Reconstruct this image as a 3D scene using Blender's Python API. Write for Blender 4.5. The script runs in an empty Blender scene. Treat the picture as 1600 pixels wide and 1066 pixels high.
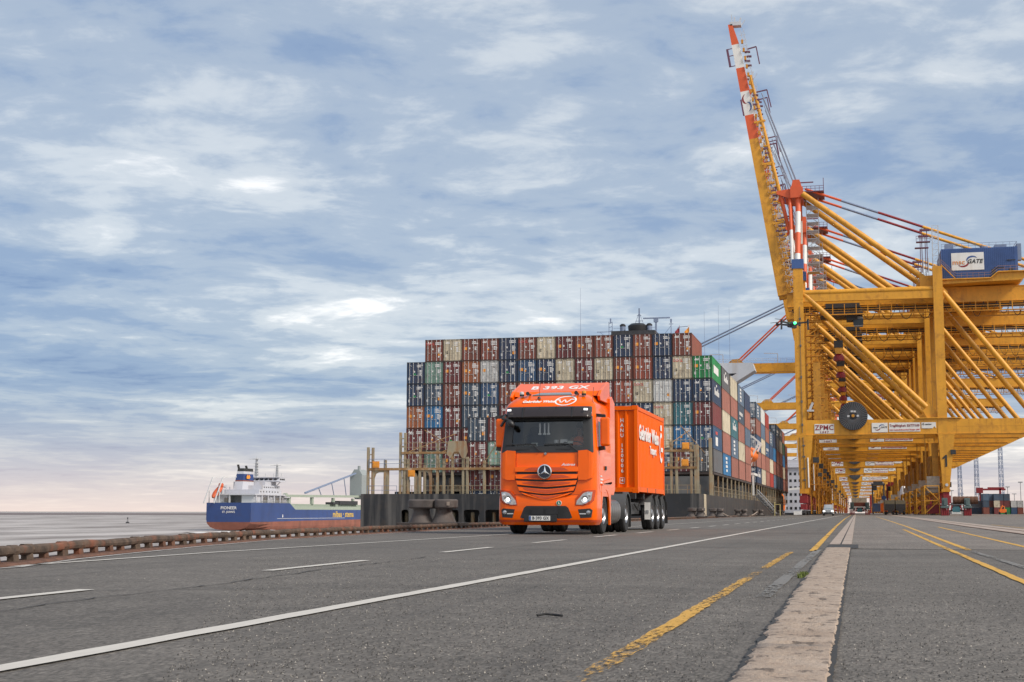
import bpy, math, random
from mathutils import Vector, Matrix
random.seed(7)
SC = bpy.context.scene
COL = SC.collection
R = math.radians

# ---------------------------------------------------------------- camera, sky, sun, exposure
cam_data = bpy.data.cameras.new('camera')
cam = bpy.data.objects.new('camera', cam_data); COL.objects.link(cam)
cam_data.sensor_width = 36.0; cam_data.lens = 50.0
cam_data.clip_start = 0.1; cam_data.clip_end = 90000.0
YAW, PIT, ROL = .23597, .11975, -.0017
_f = Vector((-math.sin(YAW)*math.cos(PIT), math.cos(YAW)*math.cos(PIT), math.sin(PIT)))
_r = Vector((math.cos(YAW), math.sin(YAW), 0)); _u = _r.cross(_f)
_m = Matrix((_r, _u, -_f)).transposed()
cam.matrix_world = Matrix.Translation((0, 0, .55)) @ (_m @ Matrix.Rotation(-ROL, 3, 'Z')).to_4x4()
SC.camera = cam

SUN_EL, SUN_AZ = 42.0, 112.0        # degrees; azimuth clockwise from +Y
world = bpy.data.worlds.new('World'); SC.world = world; world.use_nodes = True
def build_world():
    nt = world.node_tree; N = nt.nodes; L = nt.links; N.clear()
    def nd(t, **k):
        n = N.new(t)
        for a, b in k.items(): setattr(n, a, b)
        return n
    def mth(op, a, b=None, clamp=False):
        n = nd('ShaderNodeMath', operation=op); n.use_clamp = clamp
        for i, q in enumerate((a, b)):
            if q is None: continue
            if isinstance(q, (int, float)): n.inputs[i].default_value = q
            else: L.new(q, n.inputs[i])
        return n.outputs[0]
    out = nd('ShaderNodeOutputWorld')
    sky = nd('ShaderNodeTexSky'); sky.sky_type = 'NISHITA'; sky.sun_disc = False
    sky.sun_elevation = R(SUN_EL); sky.sun_rotation = R(SUN_AZ); sky.air_density = 1.0; sky.dust_density = 1.5
    tc = nd('ShaderNodeTexCoord'); sep = nd('ShaderNodeSeparateXYZ'); L.new(tc.outputs['Generated'], sep.inputs[0])
    z = mth('MAXIMUM', sep.outputs[2], 0.0)
    den = mth('ADD', z, .075)
    px = mth('DIVIDE', sep.outputs[0], den); py = mth('DIVIDE', sep.outputs[1], den)
    cmb = nd('ShaderNodeCombineXYZ'); L.new(px, cmb.inputs[0]); L.new(py, cmb.inputs[1])
    mp = nd('ShaderNodeMapping'); L.new(cmb.outputs[0], mp.inputs[0])
    mp.inputs['Rotation'].default_value = (0, 0, R(-16)); mp.inputs['Location'].default_value = (3.1, 1.7, 0)
    def noise(vec, sc, det, rough, dist, mapping=None):
        n = nd('ShaderNodeTexNoise'); L.new(vec, n.inputs['Vector'])
        n.inputs['Scale'].default_value = sc; n.inputs['Detail'].default_value = det
        n.inputs['Roughness'].default_value = rough; n.inputs['Distortion'].default_value = dist
        return n.outputs['Fac']
    def ramp(f, pts):
        n = nd('ShaderNodeValToRGB'); L.new(f, n.inputs[0]); cr = n.color_ramp
        cr.interpolation = 'EASE'
        while len(cr.elements) < len(pts): cr.elements.new(.5)
        for e, (p, c) in zip(cr.elements, pts):
            e.position = p; e.color = (c[0], c[1], c[2], 1) if isinstance(c, tuple) else (c, c, c, 1)
        return n.outputs[0]
    def mix(f, a, b):
        n = nd('ShaderNodeMix', data_type='RGBA')
        if isinstance(f, (int, float)): n.inputs[0].default_value = f
        else: L.new(f, n.inputs[0])
        for i, q in ((6, a), (7, b)):
            if isinstance(q, tuple): n.inputs[i].default_value = (*q, 1)
            else: L.new(q, n.inputs[i])
        return n.outputs[2]
    big = noise(mp.outputs[0], SKY['big'], 3, .5, .2)
    mid = noise(mp.outputs[0], SKY['mid'], 8, .58, .55)
    fine = noise(mp.outputs[0], SKY['fine'], 7, .6, .3)
    # thickness of the cloud deck: large masses broken up by finer ones
    s1 = mth('ADD', mth('MULTIPLY', big, .45), mth('MULTIPLY', mid, .36))
    s = mth('ADD', s1, mth('MULTIPLY', fine, .19))
    # the deck is thinner and paler on the sun's side
    sx, sy = math.sin(R(SUN_AZ)), math.cos(R(SUN_AZ))
    toward = mth('ADD', mth('MULTIPLY', sep.outputs[0], sx), mth('MULTIPLY', sep.outputs[1], sy))
    s = mth('ADD', s, mth('MULTIPLY', mth('ADD', toward, .55), SKY['side']))
    body = ramp(s, SKY['body'])
    # thin clouds close to the horizon take the warm light of the far air
    hz = mth('POWER', mth('SUBTRACT', 1.0, mth('MULTIPLY', z, SKY['hzk']), clamp=True), 2.2)
    col = mix(mth('MULTIPLY', hz, SKY['hza']), body, SKY['hzc'])
    bg1 = nd('ShaderNodeBackground'); L.new(sky.outputs[0], bg1.inputs[0]); bg1.inputs[1].default_value = .075
    bg2 = nd('ShaderNodeBackground'); L.new(col, bg2.inputs[0]); bg2.inputs[1].default_value = SKY['str']
    mx = nd('ShaderNodeMixShader'); mx.inputs[0].default_value = .86
    L.new(bg1.outputs[0], mx.inputs[1]); L.new(bg2.outputs[0], mx.inputs[2])
    L.new(mx.outputs[0], out.inputs[0])
SKY = dict(big=.50, mid=1.5, fine=5.2, str=.425, hzk=10.5, hza=.88, hzc=(1.16, .94, .84), side=.075,
           body=[(.36, (.165, .27, .51)), (.44, (.31, .425, .625)), (.505, (.47, .565, .70)), (.565, (.74, .80, .86)), (.63, (1.25, 1.24, 1.22))])
build_world()
sun_data = bpy.data.lights.new('sun', 'SUN'); sun = bpy.data.objects.new('sun', sun_data); COL.objects.link(sun)
sun_data.energy = 1.5; sun_data.angle = R(14); sun_data.color = (1.0, .91, .80)
_sd = Vector((math.sin(R(SUN_AZ))*math.cos(R(SUN_EL)), math.cos(R(SUN_AZ))*math.cos(R(SUN_EL)), math.sin(R(SUN_EL))))
sun.rotation_euler = (-_sd).to_track_quat('-Z', 'Y').to_euler()
SC.view_settings.view_transform = 'Standard'; SC.view_settings.look = 'None'
SC.view_settings.gamma = 1.0; SC.view_settings.use_curve_mapping = False
SC.view_settings.exposure = 1.12
SC.render.engine = 'CYCLES'
SC.cycles.max_bounces = 6; SC.cycles.use_denoising = True

# ---------------------------------------------------------------- helpers
def mat(name, col, rough=.55, metal=0.0, var=.12, vs=2.0, dirt=None, streak=None, bump=0.0, bs=40.0, coat=0.0, emit=None, alpha=None, spec=.5, tint=.05):
    """procedural Principled material; var = tone noise, dirt = (colour, amount, scale), streak = (colour, amount, scale)"""
    m = bpy.data.materials.new(name); m.use_nodes = True
    nt = m.node_tree; N = nt.nodes; L = nt.links
    b = N['Principled BSDF']
    b.inputs['Roughness'].default_value = rough; b.inputs['Metallic'].default_value = metal
    b.inputs['Coat Weight'].default_value = coat; b.inputs['Coat Roughness'].default_value = .03; b.inputs['Coat IOR'].default_value = 1.5
    b.inputs['Specular IOR Level'].default_value = spec
    if emit:
        b.inputs['Emission Color'].default_value = (*emit[0], 1); b.inputs['Emission Strength'].default_value = emit[1]
    tc = N.new('ShaderNodeTexCoord'); oi = N.new('ShaderNodeObjectInfo')
    sc = N.new('ShaderNodeVectorMath'); sc.operation = 'SCALE'; sc.inputs[3].default_value = 37.0
    cb = N.new('ShaderNodeCombineXYZ')
    for i in range(3): L.new(oi.outputs['Random'], cb.inputs[i])
    L.new(cb.outputs[0], sc.inputs[0])
    ad = N.new('ShaderNodeVectorMath'); ad.operation = 'ADD'
    L.new(tc.outputs['Object'], ad.inputs[0]); L.new(sc.outputs[0], ad.inputs[1])
    vec = ad.outputs[0]
    def noise(s, det=5, stretch=None):
        v = vec
        if stretch:
            mp = N.new('ShaderNodeMapping'); mp.inputs['Scale'].default_value = stretch; L.new(v, mp.inputs[0]); v = mp.outputs[0]
        n = N.new('ShaderNodeTexNoise'); n.inputs['Scale'].default_value = s; n.inputs['Detail'].default_value = det
        n.inputs['Roughness'].default_value = .6
        L.new(v, n.inputs['Vector']); return n.outputs['Fac']
    def mixc(f, a, c):
        n = N.new('ShaderNodeMix'); n.data_type = 'RGBA'; L.new(f, n.inputs[0])
        if isinstance(a, tuple): n.inputs[6].default_value = (*a, 1)
        else: L.new(a, n.inputs[6])
        n.inputs[7].default_value = (*c, 1); return n.outputs[2]
    def rmp(f, lo, hi, top):
        n = N.new('ShaderNodeMapRange'); L.new(f, n.inputs[0]); n.inputs[1].default_value = lo; n.inputs[2].default_value = hi
        n.inputs[3].default_value = 0; n.inputs[4].default_value = top; return n.outputs[0]
    c0 = tuple(max(0, q*(1-var)) for q in col); c1 = tuple(min(1, q*(1+var)) for q in col)
    out = mixc(rmp(noise(vs), .3, .7, 1), c0, c1)
    if dirt: out = mixc(rmp(noise(dirt[2], 8), .52, .68, dirt[1]), out, dirt[0])
    if streak: out = mixc(rmp(noise(streak[2], 6, (1, 1, .06)), .52, .7, streak[1]), out, streak[0])
    if var:
        tone = N.new('ShaderNodeMapRange'); L.new(oi.outputs['Random'], tone.inputs[0]); tone.inputs[3].default_value = 1-tint; tone.inputs[4].default_value = 1+tint
        mu = N.new('ShaderNodeVectorMath'); mu.operation = 'SCALE'; L.new(out, mu.inputs[0]); L.new(tone.outputs[0], mu.inputs[3]); out = mu.outputs[0]
    L.new(out, b.inputs['Base Color'])
    if bump:
        bn = N.new('ShaderNodeBump'); bn.inputs['Strength'].default_value = bump; bn.inputs['Distance'].default_value = .02
        L.new(noise(bs, 4), bn.inputs['Height']); L.new(bn.outputs[0], b.inputs['Normal'])
    if alpha is not None: b.inputs['Alpha'].default_value = alpha
    return m

class MB:
    """collects simple solids; build() links them as ONE mesh object"""
    def __init__(s): s.v = []; s.f = []; s.mi = []; s.cur = 0
    def add(s, vs, fs):
        o = len(s.v); s.v += [tuple(p) for p in vs]
        for f in fs: s.f.append(tuple(o+i for i in f)); s.mi.append(s.cur)
    def m(s, i): s.cur = i; return s
    def box(s, x0, y0, z0, x1, y1, z1):
        v = [(x0, y0, z0), (x1, y0, z0), (x1, y1, z0), (x0, y1, z0), (x0, y0, z1), (x1, y0, z1), (x1, y1, z1), (x0, y1, z1)]
        s.add(v, [(3, 2, 1, 0), (4, 5, 6, 7), (0, 1, 5, 4), (1, 2, 6, 5), (2, 3, 7, 6), (3, 0, 4, 7)]); return s
    def bar(s, p0, p1, w, h=None, up=(0, 0, 1), w1=None, h1=None):
        h = w if h is None else h; p0 = Vector(p0); p1 = Vector(p1); d = (p1-p0).normalized(); up = Vector(up)
        if abs(d.dot(up)) > .98: up = Vector((0, 1, 0)) if abs(d.y) < .9 else Vector((1, 0, 0))
        a = d.cross(up).normalized(); b = a.cross(d).normalized()
        w1 = w if w1 is None else w1; h1 = h if h1 is None else h1
        v = [p0-a*w/2-b*h/2, p0+a*w/2-b*h/2, p0+a*w/2+b*h/2, p0-a*w/2+b*h/2,
             p1-a*w1/2-b*h1/2, p1+a*w1/2-b*h1/2, p1+a*w1/2+b*h1/2, p1-a*w1/2+b*h1/2]
        s.add(v, [(3, 2, 1, 0), (4, 5, 6, 7), (0, 1, 5, 4), (1, 2, 6, 5), (2, 3, 7, 6), (3, 0, 4, 7)]); return s
    def tube(s, p0, p1, r, n=8, r1=None, caps=True):
        p0 = Vector(p0); p1 = Vector(p1); d = (p1-p0).normalized()
        up = Vector((0, 0, 1)) if abs(d.z) < .95 else Vector((1, 0, 0))
        a = d.cross(up).normalized(); b = d.cross(a).normalized(); r1 = r if r1 is None else r1
        v = []
        for p, q in ((p0, r), (p1, r1)):
            for i in range(n):
                t = 2*math.pi*i/n; v.append(p+a*q*math.cos(t)+b*q*math.sin(t))
        f = [(i, (i+1) % n, n+(i+1) % n, n+i) for i in range(n)]
        if caps: f += [tuple(reversed(range(n))), tuple(range(n, 2*n))]
        s.add(v, f); return s
    def path(s, pts, r, n=6):
        for a, b in zip(pts, pts[1:]): s.tube(a, b, r, n)
        return s
    def prism(s, poly, axis, a, b):
        def pt(q, h):
            return {'x': (h, q[0], q[1]), 'y': (q[0], h, q[1]), 'z': (q[0], q[1], h)}[axis]
        n = len(poly); v = [pt(q, a) for q in poly]+[pt(q, b) for q in poly]
        f = [tuple(reversed(range(n))), tuple(range(n, 2*n))]+[(i, (i+1) % n, n+(i+1) % n, n+i) for i in range(n)]
        s.add(v, f); return s
    def lathe(s, prof, o=(0, 0, 0), axis='z', n=24, close=True):
        k = len(prof); v = []
        for i in range(n):
            t = 2*math.pi*i/n; c, sn = math.cos(t), math.sin(t)
            for r, h in prof:
                q = {'z': (r*c, r*sn, h), 'x': (h, r*c, r*sn), 'y': (r*c, h, r*sn)}[axis]
                v.append((o[0]+q[0], o[1]+q[1], o[2]+q[2]))
        f = []
        for i in range(n):
            j = (i+1) % n
            for q in range(k-1): f.append((i*k+q, j*k+q, j*k+q+1, i*k+q+1))
        s.add(v, f); return s
    def poly(s, pts): s.add(pts, [tuple(range(len(pts)))]); return s
    def grid(s, rows, closed=False):
        k = len(rows[0]); v = [p for r in rows for p in r]; f = []
        for i in range(len(rows)-1):
            for q in range(k if closed else k-1):
                f.append((i*k+q, i*k+(q+1) % k, (i+1)*k+(q+1) % k, (i+1)*k+q))
        s.add(v, f); return s
    def mesh(s, name, mats, smooth=False, ang=35):
        me = bpy.data.meshes.new(name); me.from_pydata(s.v, [], s.f)
        for q in (mats if isinstance(mats, (list, tuple)) else [mats]): me.materials.append(q)
        me.polygons.foreach_set('material_index', s.mi)
        if smooth: me.shade_smooth(); me.set_sharp_from_angle(angle=R(ang))
        me.update(); return me
    def build(s, name, mats, parent=None, loc=(0, 0, 0), smooth=False, bevel=0.0, ang=35, kind=None, bseg=2):
        me = s.mesh(name, mats, smooth, ang)
        if bevel:
            import bmesh
            bm = bmesh.new(); bm.from_mesh(me); bmesh.ops.remove_doubles(bm, verts=bm.verts, dist=1e-5)
            bmesh.ops.recalc_face_normals(bm, faces=bm.faces)
            bm.to_mesh(me); bm.free()
        o = link(name, me, parent, loc)
        if bevel:
            bv = o.modifiers.new('bevel', 'BEVEL'); bv.width = bevel; bv.segments = bseg; bv.limit_method = 'ANGLE'; bv.angle_limit = R(30)
        if kind or name in STUFF: o['kind'] = kind or 'stuff'
        return o
STUFF = {'door_print', 'side_print', 'locking_gear', 'lashing_rod', 'festoon_cable', 'whip_antenna', 'railing', 'side_rail', 'deck_fitting', 'deck_vent', 'window_row', 'deck_opening', 'weld_seam', 'reel_spoke', 'hoist_rope', 'travel_wheel', 'boom_davit', 'boom_walkway', 'boom_cross_tie', 'folded_forestay', 'girder_walkway', 'house_railing', 'roof_fitting', 'apex_platform', 'mast_stair', 'stay_support', 'trolley_rail', 'cable_trunk', 'stair_tower', 'access_frame', 'ballast_block', 'wheel_guard', 'floodlight', 'leg_lamp', 'antenna_frame', 'machinery', 'intake_vane', 'screen_card', 'rail_pocket', 'air_line', 'visor_rib', 'cowl_vent', 'house_door', 'deck_pillar', 'reel_hub', 'sign_emblem', 'sign_lettering', 'boom_emblem'}
def link(name, data, parent=None, loc=(0, 0, 0), rot=(0, 0, 0)):
    o = bpy.data.objects.new(name, data); COL.objects.link(o); o.location = loc; o.rotation_euler = rot
    if parent: o.parent = parent
    return o
def tag(o, label, cat, group=None):
    o['label'] = label; o['category'] = cat
    if group: o['group'] = group
    return o
def thing(name, label, cat, loc=(0, 0, 0), rotz=0, group=None):
    return tag(link(name, None, None, loc, (0, 0, rotz)), label, cat, group)
def struct(o): o['kind'] = 'structure'; return o
def dup(root, loc=None, rotz=None, label=None, group=None, skip=()):
    c = root.copy(); COL.objects.link(c)
    if loc is not None: c.location = loc
    if rotz is not None: c.rotation_euler = (0, 0, rotz)
    if label: c['label'] = label
    if group: c['group'] = group
    def kids(a, b):
        for ch in list(a.children):
            if ch.get('skip_copy'): continue
            d = ch.copy(); COL.objects.link(d); d.parent = b; kids(ch, d)
    kids(root, c)
    return c
def text(s, size, loc, rot, m, parent, name='lettering', offset=0.0, depth=.002, align='CENTER', shear=0.0, sx=1.0):
    cu = bpy.data.curves.new(name, 'FONT'); cu.body = s; cu.size = size; cu.align_x = align; cu.align_y = 'CENTER'
    cu.offset = offset; cu.extrude = depth; cu.shear = shear; cu.resolution_u = 2; cu.space_character = 1.05
    t = bpy.data.objects.new('t', cu); COL.objects.link(t)
    bpy.context.view_layer.update()
    me = bpy.data.meshes.new_from_object(t.evaluated_get(bpy.context.evaluated_depsgraph_get()))
    bpy.data.objects.remove(t); me.materials.clear(); me.materials.append(m)
    o = link(name, me, parent, loc, rot); o.scale = (sx, 1, 1)
    return o
FRONT = (R(90), 0, 0)            # lettering that faces the camera (-Y)
RIGHT = (R(90), 0, R(90))        # lettering that faces +X
def swoosh(cx, cz, r, y, mats, parent, name='emblem', rot=0.0):
    """two opposed crescent arcs, blue above and red below (port logo), facing -Y"""
    mb = MB()
    for k, (ox, a0, a1) in enumerate(((.55, 35, 190), (-.55, 215, 370))):
        mb.m(k); n = 14; pts = []
        for i in range(n+1):
            t = R(a0+(a1-a0)*i/n); w = .20*math.sin(math.pi*(i+.15)/(n+.6))
            pts.append((t, 1+w, 1-w))
        sg = 1 if k == 0 else -1
        for (t, a, b), (t2, a2, b2) in zip(pts, pts[1:]):
            q = []
            for tt, rr in ((t, a), (t2, a2), (t2, b2), (t, b)):
                x = ox*r*1.25+math.cos(tt)*rr*r*.8; z = sg*.1*r+math.sin(tt)*rr*r*.62
                q.append((cx+x*math.cos(rot)-z*math.sin(rot), y, cz+x*math.sin(rot)+z*math.cos(rot)))
            mb.poly(q)
    return mb.build(name, mats, parent)

# ---------------------------------------------------------------- materials
M = {}
M['white'] = mat('white_paint', (.78, .77, .74), .45, var=.05)
M['print'] = mat('white_print', (.80, .79, .77), .5, var=.05)
M['black'] = mat('black_plastic', (.018, .018, .02), .45, var=.2)
M['rubber'] = mat('rubber', (.022, .022, .023), .85, var=.25, vs=6)
M['dark'] = mat('dark_steel', (.035, .035, .038), .6, var=.3)
M['grey'] = mat('grey_steel', (.30, .31, .32), .5, var=.12, dirt=((.16, .11, .07), .5, 1.5))
M['lgrey'] = mat('light_grey_paint', (.55, .56, .57), .5, var=.1, dirt=((.3, .25, .2), .4, 1.0))
M['rust'] = mat('rusty_steel', (.12, .055, .032), .85, var=.35, vs=5, dirt=((.06, .035, .025), .7, 3), bump=.5, bs=30)
M['alu'] = mat('aluminium', (.40, .40, .41), .38, 1.0, var=.12)
M['chrome'] = mat('chrome', (.80, .80, .80), .12, 1.0, var=.03)
M['red'] = mat('red_paint', (.25, .018, .024), .5, var=.15, dirt=((.15, .04, .03), .5, 1.2))
M['yel'] = mat('crane_yellow', (.70, .325, .024), .48, var=.16, vs=.35, dirt=((.34, .135, .016), .6, .7), streak=((.30, .13, .02), .35, 1.1))
M['yel2'] = mat('crane_yellow_worn', (.52, .23, .02), .6, var=.2, vs=.6, dirt=((.18, .08, .02), .7, 1.3))
M['cred'] = mat('crane_red', (.66, .105, .03), .5, var=.1, vs=.5)
M['cwhite'] = mat('crane_white', (.74, .73, .70), .5, var=.06, vs=.5, streak=((.5, .42, .34), .5, .8))
M['cblue'] = mat('crane_blue', (.045, .10, .27), .5, var=.12, vs=.4)
M['rodblue'] = mat('tie_rod_blue_grey', (.20, .25, .36), .5, var=.1)
M['purp'] = mat('dark_violet_steel', (.14, .05, .09), .5, var=.2)
M['green'] = mat('green_paint', (.03, .24, .08), .5)
M['orange'] = mat('orange_paint', (.80, .17, .02), .5, var=.1)
# ---------------------------------------------------------------- ground, quay edge, water
EDGE = [(-40, -8.0), (5, -8.0), (12.7, -8.35), (15, -9.05), (17.5, -9.65), (21, -10.4), (26, -11.3), (34, -11.9), (43, -12.45), (60, -13.1), (100, -13.6), (180, -14.2), (400, -14.6), (4500, -14.6)]
def edge_x(y):
    for (a, xa), (b, xb) in zip(EDGE, EDGE[1:]):
        if a <= y <= b: return xa+(xb-xa)*(y-a)/(b-a)
    return EDGE[-1][1]
def asphalt(name, base, tint, crack=.6):
    m = bpy.data.materials.new(name); m.use_nodes = True; nt = m.node_tree; N = nt.nodes; L = nt.links; b = N['Principled BSDF']
    tc = N.new('ShaderNodeTexCoord')
    def noise(s, det=4, st=None, rough=.6):
        mp = N.new('ShaderNodeMapping'); L.new(tc.outputs['Object'], mp.inputs[0])
        if st: mp.inputs['Scale'].default_value = st
        n = N.new('ShaderNodeTexNoise'); n.inputs['Scale'].default_value = s; n.inputs['Detail'].default_value = det; n.inputs['Roughness'].default_value = rough
        L.new(mp.outputs[0], n.inputs['Vector']); return n.outputs['Fac']
    def rng(f, lo, hi, a, c):
        n = N.new('ShaderNodeMapRange'); L.new(f, n.inputs[0])
        for i, q in zip((1, 2, 3, 4), (lo, hi, a, c)): n.inputs[i].default_value = q
        return n.outputs[0]
    def mul(c, f):
        n = N.new('ShaderNodeMix'); n.data_type = 'RGBA'; n.blend_type = 'MULTIPLY'; n.inputs[0].default_value = 1
        if isinstance(c, tuple): n.inputs[6].default_value = (*c, 1)
        else: L.new(c, n.inputs[6])
        L.new(f, n.inputs[7]); return n.outputs[2]
    def mixc(f, a, c):
        n = N.new('ShaderNodeMix'); n.data_type = 'RGBA'; L.new(f, n.inputs[0]); L.new(a, n.inputs[6]); n.inputs[7].default_value = (*c, 1); return n.outputs[2]
    c = mul(base, rng(noise(.22, 6, None, .68), .3, .7, .74, 1.22))
    c = mul(c, rng(noise(1.6, 6), .3, .7, .86, 1.14))
    c = mul(c, rng(noise(22, 3, (1, .35, 1)), .3, .7, .70, 1.30))
    c = mul(c, rng(noise(75, 2, (1, .3, 1)), .32, .68, .52, 1.50))  # this and the coarser speckle above carry the shadows of raised stones in colour
    c = mixc(rng(noise(.9, 6, (.25, 1.6, 1)), .56, .72, 0, .35), c, tint)
    c = mixc(rng(noise(2.2, 5, (.45, 5, 1), .7), .655, .69, 0, crack), c, (.025, .023, .022))      # short tar marks across the lane
    c = mixc(rng(noise(.5, 7, (4, .07, 1), .65), .54, .70, 0, .38), c, (.045, .042, .040))
    c = mixc(rng(noise(.35, 6, (1, .5, 1), .7), .60, .70, 0, .35), c, (.05, .047, .044))          # tyre tracks along it
    c = mixc(rng(noise(9, 2), .76, .80, 0, .7), c, (.30, .28, .25))                             # pale grit
    L.new(c, b.inputs['Base Color'])
    b.inputs['Roughness'].default_value = .86; b.inputs['Specular IOR Level'].default_value = .35
    bn = N.new('ShaderNodeBump'); bn.inputs['Strength'].default_value = .55; bn.inputs['Distance'].default_value = .006
    L.new(noise(110, 3), bn.inputs['Height']); L.new(bn.outputs[0], b.inputs['Normal'])
    return m
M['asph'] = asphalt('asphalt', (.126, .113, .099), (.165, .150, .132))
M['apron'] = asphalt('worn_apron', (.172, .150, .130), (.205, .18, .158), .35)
g = MB()
rows = []
for y, x in EDGE: rows.append([(x, y, 0), (-2, y, 0), (60, y, 0), (3000, y, 0)])
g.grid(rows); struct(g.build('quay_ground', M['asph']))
g = MB(); g.grid([[(x, y, 0), (x-.02, y, -12)] for y, x in EDGE])
M['conc'] = mat('quay_concrete', (.27, .24, .21), .9, var=.15, dirt=((.1, .08, .06), .6, .6), bump=.3)
struct(g.build('quay_wall', M['conc']))
g = MB(); g.grid([[(-.10, 22.6, .004), (3000, 22.6, .004)], [(-.10, 4500, .004), (3000, 4500, .004)]])
struct(g.build('concrete_apron', M['apron']))
# tar joint between the two surfaces
M['tar'] = mat('tar_joint', (.03, .029, .028), .8, var=.3, vs=3)
g = MB()
def sheet(mb, x0, y0, x1, y1, z, jag=0, n=1, rnd=random):
    """thin strip lying on the ground from (x0,y0) to (x1,y1) edges given as two polylines"""
    pass
def strip(mb, pts, w, z, jag=0.0, step=None):
    """painted strip along ground polyline pts"""
    out = []
    for (xa, ya), (xb, yb) in zip(pts, pts[1:]):
        n = max(1, int(math.hypot(xb-xa, yb-ya)/step)) if step else 1
        for i in range(n): out.append((xa+(xb-xa)*i/n, ya+(yb-ya)*i/n))
    out.append(pts[-1]); rows = []
    for i, (x, y) in enumerate(out):
        a = out[max(0, i-1)]; c = out[min(len(out)-1, i+1)]
        d = Vector((c[0]-a[0], c[1]-a[1])).normalized(); nx, ny = d.y, -d.x
        l, r = w/2+random.uniform(-jag, jag), w/2+random.uniform(-jag, jag)
        rows.append([(x-nx*l, y-ny*l, z), (x+nx*r, y+ny*r, z)])
    mb.grid(rows)
strip(g, [(-6.2, 24.0), (-.5, 22.55)], .05, .0056, .012, .12); strip(g, [(-.08, 22.62), (1.9, 22.4), (6, 22.6)], .05, .0056, .014, .1)
strip(g, [(-.08, 33.5), (2.2, 34.5), (4, 34.2)], .07, .0056, .03, .15)
struct(g.build('tar_joint', M['tar']))
def paint(name, col, wear, sc=3.0):
    m = bpy.data.materials.new(name); m.use_nodes = True; nt = m.node_tree; N = nt.nodes; L = nt.links; b = N['Principled BSDF']
    tc = N.new('ShaderNodeTexCoord')
    mp = N.new('ShaderNodeMapping'); mp.inputs['Scale'].default_value = (1, .3, 1); L.new(tc.outputs['Object'], mp.inputs[0])
    n1 = N.new('ShaderNodeTexNoise'); n1.inputs['Scale'].default_value = sc*1.6; n1.inputs['Detail'].default_value = 8; n1.inputs['Roughness'].default_value = .72
    n2 = N.new('ShaderNodeTexNoise'); n2.inputs['Scale'].default_value = 1.1; n2.inputs['Detail'].default_value = 3
    L.new(mp.outputs[0], n1.inputs['Vector']); L.new(mp.outputs[0], n2.inputs['Vector'])
    ad = N.new('ShaderNodeMath'); ad.operation = 'ADD'; L.new(n1.outputs['Fac'], ad.inputs[0]); L.new(n2.outputs['Fac'], ad.inputs[1])
    mr = N.new('ShaderNodeMapRange'); L.new(ad.outputs[0], mr.inputs[0]); mr.inputs[1].default_value = wear-.07; mr.inputs[2].default_value = wear+.09
    mr.inputs[3].default_value = 0.0; mr.inputs[4].default_value = .95
    L.new(mr.outputs[0], b.inputs['Alpha'])
    mx = N.new('ShaderNodeMix'); mx.data_type = 'RGBA'; L.new(n1.outputs['Fac'], mx.inputs[0])
    mx.inputs[6].default_value = (*[q*.75 for q in col], 1); mx.inputs[7].default_value = (*[min(1, q*1.15) for q in col], 1)
    L.new(mx.outputs[2], b.inputs['Base Color']); b.inputs['Roughness'].default_value = .7
    return m
M['pw'] = paint('white_road_paint', (.60, .56, .50), .74, 9)
M['pw2'] = paint('thin_white_road_paint', (.52, .49, .46), .86, 9)
M['pg'] = paint('faded_road_paint', (.185, .175, .16), .90, 16)
M['py'] = paint('yellow_road_paint', (.62, .34, .045), .80, 9)
M['pyw'] = paint('worn_yellow_road_paint', (.60, .33, .05), .985, 26)
Z = .0075
g = MB(); strip(g, [(-2.92, 2), (-2.95, 60), (-2.95, 420)], .125, Z, .006, .35); struct(g.build('lane_line', M['pw']))
g = MB(); strip(g, [(-8.0, 8), (-8.45, 18), (-8.4, 60), (-8.5, 420)], .10, Z, .006, .4); struct(g.build('edge_line', M['pw']))
g = MB(); strip(g, [(edge_x(y)+.30, y) for y in (9, 12.7, 15, 17.5, 21, 26, 34, 43, 60, 100)], .07, Z, .008, .3); struct(g.build('kerb_line', M['pw2']))
g = MB(); y = 6.2
while y < 330:
    strip(g, [(-5.2-.45*min(1, (y-6)/20), y), (-5.2-.45*min(1, (y-3)/20), y+2.95)], .12, Z, .005, .3); y += 6.3
struct(g.build('lane_dashes', M['pw']))
g = MB(); strip(g, [(-.89, 3), (-.9, 20.4)], .082, Z, .008, .12); struct(g.build('worn_yellow_line', M['pyw']))
g = MB(); strip(g, [(-.62, 21), (-.80, 60), (-1.0, 130), (-1.2, 340)], .10, Z, .004, .5)
strip(g, [(2.6, 200), (2.33, 128), (1.95, 60), (1.60, 22.1)], .10, Z, .004, .5); strip(g, [(3.08, 57.9), (2.64, 24.5), (2.45, 14)], .10, Z, .006, .4)
strip(g, [(6.1, 70), (5.7, 40), (5.5, 26)], .08, Z, .006, .4)
struct(g.build('yellow_line', M['py']))
g = MB(); strip(g, [(1.5, 49), (1.34, 23.3), (1.28, 11)], .085, Z, .006, .3); struct(g.build('second_yellow_line', M['py']))
g = MB(); strip(g, [(1.60, 22.0), (1.66, 12)], .09, Z, .006, .3); strip(g, [(-.56, 21.6), (-.60, 9.5)], .10, Z, .006, .3); struct(g.build('faded_line', M['pg']))
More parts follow.
